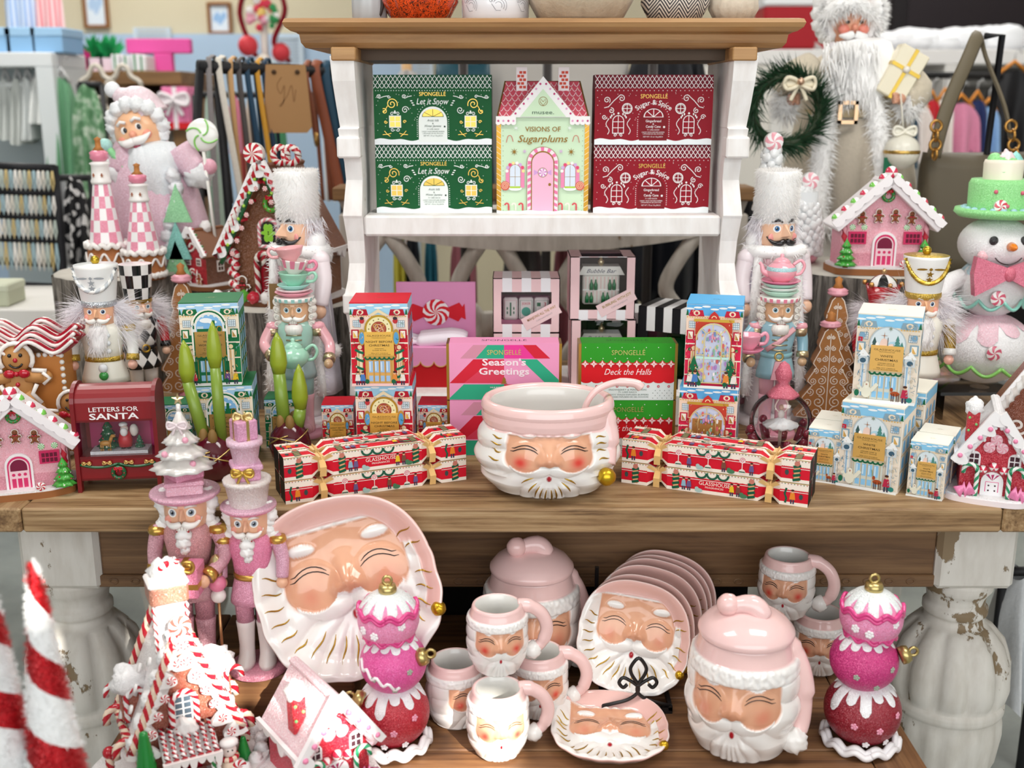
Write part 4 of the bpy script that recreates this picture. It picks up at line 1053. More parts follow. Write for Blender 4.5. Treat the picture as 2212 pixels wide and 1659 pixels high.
# ---- plates
def make_plate(name,label,cat,S,seed=0,gold_r=.0011,relief=.055):
 o=dict(top=.905,fw=.69,brow=False,blush=.28,ribh=.05,ribs=9,plate=True,seed=seed,edge=.010)
 t=thing(name,label,cat)
 NA,NR=190,78;vs=[];cs=[]
 def Ro(a):
  p=2.5;r=1/((abs(cos(a))**p+abs(sin(a))**p)**(1/p));r *= 1-.05*max(0,cos(a-radians(40)))**3
  return r*(1+.008*sin(a*17)*(1 if sin(a) < .2 else 0))
 def surf(X,Y,off=0):
  a=atan2(Y,X);r=hypot(X,Y)/Ro(a)
  yy=.579*Y+.5165;c,h=santa(X,yy,o)
  ax=abs(X)
  b=1-sqrt(((ax-.42)/.17)**2+((Y-.50+.25*(ax-.42)**2-.04*(ax-.42))/.075)**2)
  if b > 0: c=mix3(c,WHT,sst(0,.2,b));h += .05*sqrt(b)
  hat=max(sst(-.012,.012,Y-(.66+.05*(1-X*X)-.18*max(0,-X-.62))),sst(-.012,.012,min(r-.84,Y+.45,X-.2)) ,sst(-.012,.012,min(r-.80+.1*(1-Y),Y-.3,X)))
  c=mix3(c,L3('f0c2ba'),hat);h=h*(1-hat)
  dish=.20*sst(.72,1.0,r)**1.2
  z=dish+h*relief/.055*(1-sst(.92,1,r))+off/S
  if r > .985: c=mix3(c,L3('f4d6d0') if Y > -.1 and X > -.8 else WHT,.8)
  return (X*S,Y*S,z*S),c
 for j in range(NR+1):
  for i in range(NA):
   a=2*pi*i/NA;r=(j/NR)**.8*Ro(a);p,c=surf(r*cos(a),r*sin(a));vs.append(p);cs.append(tuple(c)+(1,))
 rows=NR+1
 for f,dz in ((1.012,-.02),(.99,-.055),(.86,-.075),(.6,-.06),(.0,-.06)):
  for i in range(NA):
   a=2*pi*i/NA;r=Ro(a)*f;zz=.20*sst(.72,1.0,min(1,f))**1.2+dz
   vs.append((r*cos(a)*S,r*sin(a)*S,zz*S));cs.append((WHT if f < .95 else L3('f0c2ba'))+(1,))
  rows += 1
 fs=[(j*NA+i,j*NA+(i+1) % NA,(j+1)*NA+(i+1) % NA,(j+1)*NA+i) for j in range(rows-1) for i in range(NA)]
 fs=[tuple(reversed(f)) for f in fs]
 MB().add(vs,fs,'ceramic',True,cols=cs).build('dish',t)
 lw=.0085*S
 for i,p in enumerate(eye_paths(o)):
  m=MB() if i % 2 == 0 else m;m.tube([Vector(surf(x,(y-.5165)/.579,.0003)[0]) for x,y in p],[lw*.3]+[lw*.8]*(len(p)-2)+[lw*.3],'s:2a1c1c',5)
  if i % 2: m.build('eyelash',t)
 m=MB();R=random.Random(5)
 for k in range(21):
  a=radians(-200+k*11.5)
  if k > 17 and k < 19: continue
  q0,q1=(.56,.88) if -140 < math.degrees(a) < -40 else (.74,.93);w=.022
  pts=[Vector(surf((q0+(q1-q0)*i/6)*cos(a+w*sin(i*.9)),(q0+(q1-q0)*i/6)*sin(a+w*sin(i*.9)),.0002)[0]) for i in range(7)]
  m.tube(pts,[gold_r*q for q in (.3,.8,1,1.1,1,.7,.3)],'au:b8923a',5)
 m.build('gold_lines',t)
 lumpy(MB(),(.89*S,-.50*S,.16*S),.085*S,'au:c9a02c',4,.06).build('gold_pompom',t)
 return t
pl=make_plate('santa_plate','pink santa plate at the front of the black easel','plate',.085)
pl.rotation_mode='XYZ'
def stand_plate(o,x,y,z,tilt,roll,yaw=0):
 M=Matrix.Translation((x,y,z)) @ Matrix.Rotation(yaw,4,'Z') @ Matrix.Rotation(pi/2-tilt,4,'X') @ Matrix.Rotation(roll,4,'Z')
 o.location=M.translation;o.rotation_euler=M.to_euler()
LB=['second pink santa plate in the easel stack, right behind the front one','third pink santa plate in the easel stack','fourth pink santa plate in the easel stack','fifth pink santa plate in the easel stack','rearmost pink santa plate in the easel stack']
PX,PY,PZ,PT=.187,1.532,.545,radians(21)
stand_plate(pl,PX,PY,PZ,PT,radians(-8),radians(-6))
pl['group']='santa plates on the easel'
for i,(dx,dy,dz) in enumerate([(.010,.020,.0),(.026,.050,.002),(.040,.080,.0),(.050,.098,-.002),(.060,.117,-.002)]):
 c=copy_tree(pl,label=LB[i]);stand_plate(c,PX+dx,PY+dy,PZ+dz,PT,radians(-8-i),radians(-6))
c=copy_tree(pl,label='pink santa plate lying flat on the bench in front of the easel',s=.99);del c['group']
c.location=(.141,1.408,BEN+.0068);c.rotation_euler=(radians(3),0,radians(-5))
pt=make_plate('santa_platter','huge pink santa platter leaning against the table edge','platter',.131,2,.0014)
stand_plate(pt,A(755,1285,1.474).x,1.474,BEN+.078+.130,radians(17),radians(14),radians(4))
pt['label']='huge pink santa platter leaning back against the table edge'
# ---- black iron easel
es=thing('plate_easel','black iron plate easel with a trefoil scroll in front of the plates','easel',(PX,PY,BEN))
m=MB();K='s:141314';yf=-.062
m.tube(smooth_path([(0,yf,.05),(-.010,yf,.066),(-.011,yf,.078),(0,yf,.092),(.011,yf,.078),(.010,yf,.066),(0,yf,.05)],5),.0028,K,8)
for d in (-1,1): m.tube(smooth_path([(0,yf,.046),(d*.010,yf,.054),(d*.022,yf,.060),(d*.028,yf,.052),(d*.022,yf,.044),(d*.016,yf,.049)],5),.0028,K,8)
for d in (-1,1): m.tube(smooth_path([(0,yf,.05),(0,yf,.036),(d*.014,yf,.024),(d*.036,yf+.002,.016),(d*.052,yf+.006,.010)],5),.0028,K,8)
m.build('front_scroll',es)
for d in (-1,1): MB().box(*sorted((d*.047,d*.053)),yf,.13,.005,.012,K).box(*sorted((d*.047,d*.053)),.11,.116,0,.16,K).build('side_rail',es)
MB().box(-.053,.053,yf,yf+.006,0,.010,K).box(-.053,.053,.11,.116,.0,.010,K).build('cross_bar',es)
# ---------------------------------------------------------------- printed candle boxes
SCH={
 'winter': dict(top='p:11703f',wall='p:177c48',cream='p:f3e6cf',sky='p:a9d3f2',acc='p:0f6a3c',pane='p:8fc0e4',door='p:156f48',frame='au:d9b25c',ring='p:f4f0e6',gold='go:c09552',title=('WINTER','WONDERLAND')),
 'night': dict(top='p:d6142e',wall='p:d6142e',cream='p:f6e0d2',sky='p:a5d6f0',acc='p:b3122a',pane='p:9fc0e2',door='p:dba95e',frame='au:e0b25e',ring='au:d8b84c',gold='go:eebc58',title=('NIGHT BEFORE','CHRISTMAS')),
 'store': dict(top='p:5cb4ea',wall='p:e0244f',cream='p:f3d7c2',sky='p:62b2ea',acc='p:c41f3c',pane='p:c4d4ee',door='p:e9b9c4',frame='au:f0d070',ring='p:c4402c',gold='go:c08a4c',title=('','')),
 'white': dict(top='p:f6f2e4',wall='p:efe2d0',cream='p:efe2d0',sky='p:8ccbee',acc='p:8aa8b8',pane='p:8cc4ea',door='p:cfd4cc',frame='p:c8b28c',ring='p:d9e4ea',gold='go:ecba66',title=('WHITE','CHRISTMAS'))}
def people(m,x,y,h,c,R):
 m.rect(x-h*.13,y,x-h*.03,y+h*.4,'p:3a3a52');m.rect(x+h*.03,y,x+h*.13,y+h*.4,'p:3a3a52')
 m.poly([(x-h*.2,y+h*.3),(x+h*.2,y+h*.3),(x+h*.13,y+h*.78),(x-h*.13,y+h*.78)],c);m.ell(x,y+h*.88,h*.1,h*.12,'p:e9b48e',n=8);m.ell(x,y+h*.95,h*.12,h*.08,'p:4a2c20',n=8)
def ptree(m,x,y,h,c='p:13693f'):
 for i in range(3): m.poly([(x-h*.3*(1-.22*i),y+h*.27*i),(x+h*.3*(1-.22*i),y+h*.27*i),(x,y+h*(.46+.27*i))],c)
def facade(m,w,h,k,label=True,window=False):
 S=SCH[k];R=random.Random(hash_(k));X=lambda q: q*w/2;Y=lambda q: q*h
 rr=lambda x0,y0,x1,y1,c: m.rect(X(x0),Y(y0),X(x1),Y(y1),c)
 rr(-1,0,1,1,S['wall']);rr(-1,.86,1,1,S['sky']);rr(-1,.62,1,.87,S['cream'])
 for i in range(7): m.ell(X(-.9+.3*i),Y(.95+.015*(i % 3)),X(.16),Y(.012),'p:f4f8fa',n=10)
 for sx in (-1,1):
  m.poly([(X(sx*.92),Y(.86)),(X(sx*.86),Y(.935)),(X(sx*.42),Y(.935)),(X(sx*.36),Y(.86))],S['acc']);m.ell(X(sx*.64),Y(.90),X(.12),Y(.032),'p:f2dfc4',n=12);m.ell(X(sx*.64),Y(.898),X(.06),Y(.02),S['acc'],n=8)
  ptree(m,X(sx*.97),Y(.87),Y(.07))
  a,b=sorted((sx*.90,sx*.64));rr(a,.72,b,.80,'p:dfe9ee')
  for q in range(5): m.line([(X(a+(b-a)*q/4),Y(.72)),(X(a+(b-a)*q/4),Y(.80))],w*.006,'p:5c7f96')
  for q in range(4): m.line([(X(a),Y(.72+.0267*q)),(X(b),Y(.72+.0267*q))],w*.006,'p:5c7f96')
  a,b=sorted((sx*.97,sx*.70));rr(a,.57,b,.69,S['acc']);rr(a+.05,.585,b-.05,.675,'p:f6eee0');m.poly([(X(a+.07),Y(.592)),(X(b-.07),Y(.592)),(X(a+.07),Y(.668))],S['gold'])
  a,b=sorted((sx*1.0,sx*.58));rr(a,.515,b,.535,'p:f2e4d4');rr(a,.33,b,.345,'p:f2e4d4');rr(a,.14,b,.155,'p:f2e4d4')
  a,b=sorted((sx*.80,sx*.60));rr(a,.06,b,.46,'p:ead0a6' if k != 'white' else 'p:d9dfe2');rr(a+.05,.06,a+.08,.46,'p:c49a62' if k != 'white' else 'p:7fb4dc');rr(b-.08,.06,b-.05,.46,'p:fbf0dc')
  m.poly([(X(sx*.88),Y(.52)),(X(sx*.50),Y(.52)),(X(sx*.58),Y(.44)),(X(sx*.80),Y(.44))],S['acc'] if k != 'white' else 'p:b7c6cc');m.ell(X(sx*.69),Y(.475),X(.08),Y(.028),'p:f1d9b0',n=10)
  if k == 'night':
   for q in range(4): m.line([(X(sx*.56),Y(.10+.1*q)),(X(sx*.70),Y(.115+.1*q)),(X(sx*.86),Y(.145+.1*q))],h*.03,'p:0f6a4a')
  if k == 'winter': m.ell(X(sx*.52),Y(.53),X(.07),Y(.05),'p:2c5b86',n=10)
  if k == 'store': m.ell(X(sx*.84),Y(.46),X(.06),Y(.022),'p:1d6b3a',n=8);m.line([(X(sx*.86),Y(.08)),(X(sx*.86),Y(.33))],w*.018,'p:f0d9a8')
 for i in range(22): m.rect(X(-.98+i*.09),Y(.845),X(-.94+i*.09),Y(.858),'p:e8b850')
 if k == 'night':
  m.ell(0,Y(.70),X(.50),X(.50),'au:c9a23c',n=32);m.ell(0,Y(.70),X(.43),X(.43),'p:efe6b4',n=32);m.ell(0,Y(.70),X(.27),X(.27),'p:a44a38',n=28)
  for i in range(12): a=pi*i/6;m.ell(X(.35)*cos(a),Y(.70)+X(.35)*sin(a),X(.025),X(.025),'p:8a7a3a',n=6)
  for i in range(9): m.ring(X(R.uniform(-.14,.14)),Y(.70)+X(R.uniform(-.14,.14)),X(R.uniform(.05,.13)),w*.012,['au:e2b85a','p:e9c8b0','p:c86a50'][i % 3],10)
  for sx in (-1,1): m.ell(X(sx*.60),Y(.60),X(.13),Y(.1),'au:d2aa58',n=16);m.ell(X(sx*.60),Y(.59),X(.09),Y(.075),'p:5aa0d0',n=14);m.ell(X(sx*.58),Y(.80),X(.09),Y(.035),'p:c03438',n=8);m.ell(X(sx*.58),Y(.83),X(.08),Y(.02),'p:3a2c30',n=8)
  m.poly([(X(-.34),Y(.87)),(X(0),Y(.945)),(X(.34),Y(.87)),(X(.2),Y(.865)),(X(0),Y(.9)),(X(-.2),Y(.865))],'p:ead9b4')
 elif k == 'winter':
  m.arch(0,Y(.3),X(1.24),Y(.64),S['ring']);m.arch(0,Y(.3),X(1.12),Y(.62),S['acc']);m.arch(0,Y(.3),X(1.02),Y(.60),S['ring']);m.arch(0,Y(.3),X(.90),Y(.57),'p:86bdec')
  for q in range(9): a=pi*q/8;m.ell(X(.53)*cos(a),Y(.68)+Y(.19)*sin(a),X(.05),Y(.02),'p:e3ecec',n=8)
  m.ell(X(-.1),Y(.80),X(.22),Y(.03),'p:f6fafc',n=14);m.ell(X(.12),Y(.78),X(.16),Y(.02),'p:f6fafc',n=12)
  rr(-.42,.655,.12,.70,'p:0e6a3e');rr(.06,.66,.42,.73,'p:0e6a3e');rr(.10,.72,.2,.80,'p:0e6a3e');m.ell(X(.34),Y(.69),X(.1),Y(.045),'au:d0a850',n=14);m.ell(X(.34),Y(.69),X(.07),Y(.032),'p:0e5a36',n=14);rr(-.42,.70,-.2,.73,'p:c8dce8');rr(-.44,.64,.44,.655,'p:e8d8b0')
 elif k == 'store':
  m.rect(X(-.66),Y(.12),X(.66),Y(.80),'p:c4402c');m.rect(X(-.72),Y(.80),X(.72),Y(.835),'au:e0b850');m.arch(0,Y(.06),X(1.24),Y(.73),'p:cfd6ee')
  cs=['p:e8a0b4','p:8ab89a','p:f0d48a','p:b08ac8','p:d86a6a','p:f6f0ea','p:7a9ac8','p:c9a06a']
  for i in range(150):
   y=R.uniform(.08,.70);x=R.uniform(-.58,.58)*(1 if y < .6 else .7);s=R.uniform(.015,.05);m.ell(X(x),Y(y),X(s),Y(s*.7),cs[i % 8],n=6)
  m.rect(X(-.6),Y(.36),X(.6),Y(.39),'p:bfe6dc')
  m.ring(0,Y(.79)-X(.62),X(.61),w*.02,'au:f4e2a0',24,0,pi)
  for q in (-.61,-.31,.31,.61): m.line([(X(q),Y(.07)),(X(q),Y(.52 if abs(q) > .5 else .60))],w*.018,'au:f4e2a0')
  m.ring(0,Y(.60)-0,X(.31),w*.018,'au:f4e2a0',16,0,pi);m.line([(X(-.02),Y(.67)),(X(-.02),Y(.78))],w*.015,'au:f4e2a0')
  for sx in (-1,1): m.line([(X(sx*.24),Y(.66)),(X(sx*.44),Y(.73))],w*.015,'au:f4e2a0');m.line([(X(sx*.31),Y(.41)),(X(sx*.6),Y(.41))],w*.015,'au:f4e2a0');m.line([(X(sx*.31),Y(.22)),(X(sx*.6),Y(.22))],w*.015,'au:f4e2a0');ptree(m,X(sx*.66),Y(.06),Y(.34),'p:12683e')
  m.line([(X(-.62),Y(.07)),(X(.62),Y(.07))],w*.02,'au:f4e2a0');m.poly([(X(-.22),Y(.84)),(X(.22),Y(.84)),(X(.13),Y(.90)),(X(0),Y(.94)),(X(-.13),Y(.90))],'p:c8342c');m.ring(0,Y(.855),X(.08),w*.015,'p:f4e0b0',10,0,pi)
 else:
  m.ell(0,Y(.68),X(.58),X(.60),'p:b9c6cc',n=32);m.ell(0,Y(.68),X(.54),X(.56),'p:dbe7ec',n=32)
  m.ell(X(.2),Y(.62),X(.3),Y(.10),'p:b4d8e6',n=16);m.ell(X(-.12),Y(.68),X(.13),Y(.07),'p:f0d2c4',n=14);m.ell(X(.12),Y(.64),X(.12),Y(.05),'p:f0d8cc',n=14)
  for x,y,s in ((-.42,.60,.16),(.30,.66,.13),(.44,.58,.14),(-.5,.56,.1)): ptree(m,X(x),Y(y),Y(s),'p:4f8a80' if x > 0 else 'p:3c5a58')
  m.ell(X(-.33),Y(.60),X(.075),Y(.045),'p:f8f8f6',n=12);m.ell(X(-.33),Y(.67),X(.055),Y(.032),'p:f8f8f6',n=12);m.rect(X(-.39),Y(.65),X(-.27),Y(.66),'p:6aa6c4')
  m.star(X(-.12),Y(.78),X(.13),'p:a8704a',4,.12);m.star(X(.06),Y(.86),X(.08),'p:8a9a86',6,.4)
  m.poly([(X(-.14),Y(.58)),(X(.06),Y(.58)),(X(-.04),Y(.66))],'p:d9c4a4');m.poly([(X(.12),Y(.58)),(X(.26),Y(.58)),(X(.19),Y(.70))],'p:a9b4bc')
  m.line([(X(0),Y(.58)),(X(0),Y(.76))],w*.012,'p:7a7470')
  for sx in (-1,1): m.poly([(X(sx*.95),Y(.53)),(X(sx*.75),Y(.62)),(X(sx*.52),Y(.53))],'p:f4f6f6');a,b=sorted((sx*.9,sx*.58));rr(a,.44,b,.53,'p:cdd6da');m.ell(X(sx*.74),Y(.48),X(.1),Y(.03),'p:3f5f74',n=10);m.ell(X(sx*.82),Y(.77),X(.1),Y(.035),'p:7fa8c4',n=10)
  rr(-.94,.70,-.80,.75,'p:c8243a')
 if k != 'store':
  rr(-.50,.035,.50,.36,S['door']);rr(-.56,.35,.56,.375,S['frame'])
  for q in range(4):
   x=-.38+q*.2;rr(x,.17,x+.14,.31,S['pane']);rr(x,.06,x+.14,.13,S['pane']);rr(x+.02,.19,x+.06,.30,'p:d4e8f4')
  for x in (-.46,-.2,-.005,.2,.42): rr(x-.012,.04,x+.012,.35,S['frame'])
  for q in range(6): m.ring(X(-.42+.168*q),Y(.36),X(.085),w*.03,'p:14603e',8,pi,2*pi)
 rr(-1,0,1,.035,'p:eef0ee' if k != 'night' else 'p:f2c9c4')
 cc=['p:e8c02c','p:4a7ec0','p:c8283c','p:e08a3c','p:6a4a8a','p:e9e4dc']
 if k == 'white':
  m.ell(X(-.56),Y(.12),X(.16),Y(.07),'p:e6e4d2',n=16);m.ell(X(-.56),Y(.20),X(.09),Y(.04),'p:ece9d8',n=14);m.line([(X(-.70),Y(.12)),(X(-.82),Y(.19))],w*.06,'p:e6e4d2');m.line([(X(-.42),Y(.13)),(X(-.22),Y(.22))],w*.06,'p:e6e4d2');m.ell(X(-.56),Y(.205),X(.025),Y(.01),'p:b83838',n=8)
  m.ell(X(.36),Y(.12),X(.15),Y(.028),'p:a84a22',n=12);m.ell(X(.24),Y(.165),X(.05),Y(.025),'p:a84a22',n=10)
  for x in (.26,.32,.42,.48): m.line([(X(x),Y(.03)),(X(x),Y(.12))],w*.014,'p:5a2c18')
  m.line([(X(.2),Y(.18)),(X(.16),Y(.26))],w*.012,'p:7a9a86');people(m,X(.66),Y(.02),Y(.20),'p:b82848',R);m.ell(X(.82),Y(.06),X(.1),Y(.03),'p:2a7f78',n=8);m.ell(X(-.86),Y(.10),X(.08),Y(.04),'p:176a4a',n=8)
 else:
  for i,x in enumerate((-.78,-.6,.52,.8)): people(m,X(x),Y(.015),Y(.17 if k != 'store' else .2),cc[(i*2+len(k)) % 6],R)
  for x in (-.45,.48): m.ell(X(x),Y(.06),X(.08),Y(.03),'p:14603e',n=8)
 det={'winter': ['p:0f5a3a','p:c9a468','p:8fb8cc','p:e9ddc4'],'night': ['p:a8242c','p:d8a868','p:f4d8cc','p:0f6a4a'],'store': ['p:b8283c','p:f0d8b0','p:c9788a','p:e8c070'],'white': ['p:8a9aa4','p:b8a890','p:5f8aa0','p:d8c8b0','p:9ab0b4']}[k]
 for i in range(90 if k == 'white' else 55):
  x=R.choice((-1,1))*R.uniform(.54,.97);y=R.uniform(.05,.93);c=det[i % len(det)];q=R.random()
  if q < .4: m.line([(X(x),Y(y)),(X(x+R.uniform(-.06,.06)),Y(y+R.uniform(.01,.05)))],w*.009,c)
  elif q < .7: m.ring(X(x),Y(y),X(R.uniform(.02,.05)),w*.008,c,7,R.uniform(0,3),R.uniform(4,6))
  else: m.ell(X(x),Y(y),X(R.uniform(.012,.03)),Y(R.uniform(.005,.012)),c,n=6)
def hash_(k): return sum(ord(c)*(i+3) for i,c in enumerate(k))
def candle_box(label,k,w,h,loc,rz,lab=True,small=False,group=None,topmark=True,lablow=None):
 S=SCH[k];t=thing('candle_box',label,'box',loc,rz,group);d=w
 m=MB().box(-w/2,w/2,-d/2,d/2,0,h-.0015,'p:f2ede4',.0008);m.box(-w/2,w/2,-d/2,d/2,h-.0015,h,S['top'],0)
 m.art(plane((0,0,h),(1,0,0),(0,1,0)))
 m.ring(0,0,w*.05,w*.006,'au:b9a060' if k != 'store' else 'p:2a5a8a',14);m.line([(-w*.1,0),(w*.1,.0)],w*.006,'au:b9a060' if k != 'store' else 'p:2a5a8a');m.build('carton',t)
 f=MB().art(plane((0,-d/2,0)));facade(f,w*.985,h*.985,k);f.build('front_print',t)
 for sx in (-1,1):
  sd=MB().art(plane((sx*w/2,0,0),(0,sx,0),(0,0,1)));R=random.Random(3)
  q=w*.98;sd.rect(-q/2,0,q/2,h*.985,S['wall'] if k in ('winter','night') else S['cream']);sd.rect(-q/2,h*.86,q/2,h*.985,S['sky'])
  if k == 'store': sd.rect(-q*.42,h*.08,q*.42,h*.7,'p:9a8f98')
  for i in range(3):
   for j in range(4): sd.arch(-q*.3+i*q*.3,h*(.08+.19*j),q*.18,h*.14,S['pane']);sd.line([(-q*.3+i*q*.3,h*(.08+.19*j)),(-q*.3+i*q*.3,h*(.2+.19*j))],q*.012,'p:7a6a5a')
  for j in range(4): sd.line([(-q/2,h*(.06+.19*j)),(q/2,h*(.06+.19*j))],h*.012,'p:c9b08a')
  sd.build('side_print',t)
 if lab:
  y0,y1=(.36,.655) if lablow is None else lablow
  g=MB().art(plane((0,-d/2-.0042,0)));W2=w*.255;g.box(-W2,W2,-d/2-.0042,-d/2-.003,h*y0,h*y1,S['gold']);gb=g.build('gold_label',t)
  x=MB().art(plane((0,-d/2-.0042,0)));c='p:4a3418' if k != 'winter' else 'p:16301f';H=h*(y1-y0)
  x.text('GLASSHOUSE',0,h*y1-H*.19,H*.075,c,W2*1.62);x.text('FRAGRANCES',0,h*y1-H*.255,H*.035,c,W2*.95)
  t1,t2=S['title']
  if t1:
   x.text(t1,0,h*y1-H*.44,H*.085,c,min(W2*1.8,W2*.155*len(t1)),bold=.008);x.text(t2,0,h*y1-H*.585,H*.085,c,min(W2*1.8,W2*.155*len(t2)),bold=.008)
   l1,l2={'winter': ('DOUGLAS FIR','& WARM RUM'),'night': ('DANCING','SUGAR PLUMS'),'white': ('CEDAR LEAF &','FRUITY CLOVE')}[k]
   x.text(l1,0,h*y1-H*.70,H*.045,c,W2*.085*len(l1));x.text(l2,0,h*y1-H*.77,H*.045,c,W2*.085*len(l2))
   x.text('380g SOY CANDLE',0,h*y1-H*.88,H*.035,c,W2*1.15);x.text('13.4 OZ. BOUGIE PARFUMEE',0,h*y1-H*.94,H*.035,c,W2*1.5)
  x.build('lettering',gb)
 return t
CW,CH,SW,SH=.092,.135,.053,.086
candle_box('green station print candle box on top of its stack behind the amaryllis','winter',CW,CH,(-.487,1.760,TAB+CH),radians(8))
candle_box('green station print candle box under another, behind the maroon amaryllis bulb','winter',CW,CH,(-.472,1.757,TAB),radians(8))
candle_box('small green candle box peeking out left of the amaryllis bulb','winter',SW,SH,(-.568,1.80,TAB),radians(6))
candle_box('small green candle box between the two amaryllis plants','winter',SW,SH,(-.398,1.835,TAB),radians(4))
candle_box('red clock print candle box on top of its stack','night',CW,CH,(-.212,1.758,TAB+CH),radians(1))
candle_box('red clock print candle box at the bottom of its stack, behind the crackers','night',CW,CH,(-.208,1.762,TAB),radians(1))
candle_box('small red clock candle box left of the red stack','night',SW,SH,(-.294,1.80,TAB),radians(3))
candle_box('small red clock candle box right of the red stack','night',SW,SH,(-.130,1.80,TAB),radians(-2))
candle_box('blue topped toy shop candle box on top of its stack','store',.088,CH,(.328,1.742,TAB+CH),radians(-13),lab=False)
candle_box('blue topped candle box with a dome print underneath the toy shop box','store',CW,CH,(.325,1.742,TAB),radians(-14),lablow=(.40,.62))
candle_box('white candle box on top of the pale stack at right','white',CW,CH,(.580,1.652,TAB+CH),radians(-22))
candle_box('white candle box at the front bottom of the pale stack','white',CW,CH,(.568,1.636,TAB),radians(-31))
candle_box('white candle box behind the front one, half supporting the upper box','white',CW,CH,(.634,1.728,TAB),radians(-31))
candle_box('small white candle box at left of the pale stack, in front','white',SW,SH,(.470+.028,1.655,TAB),radians(-25))
candle_box('small white candle box at left of the pale stack, behind another','white',SW,SH,(.522,1.706,TAB),radians(-25))
candle_box('small white candle box at right of the pale stack, in front','white',SW,SH,(.634,1.584,TAB),radians(-30))
candle_box('small white candle box at right of the pale stack, behind another','white',SW,SH,(.663,1.631,TAB),radians(-30))
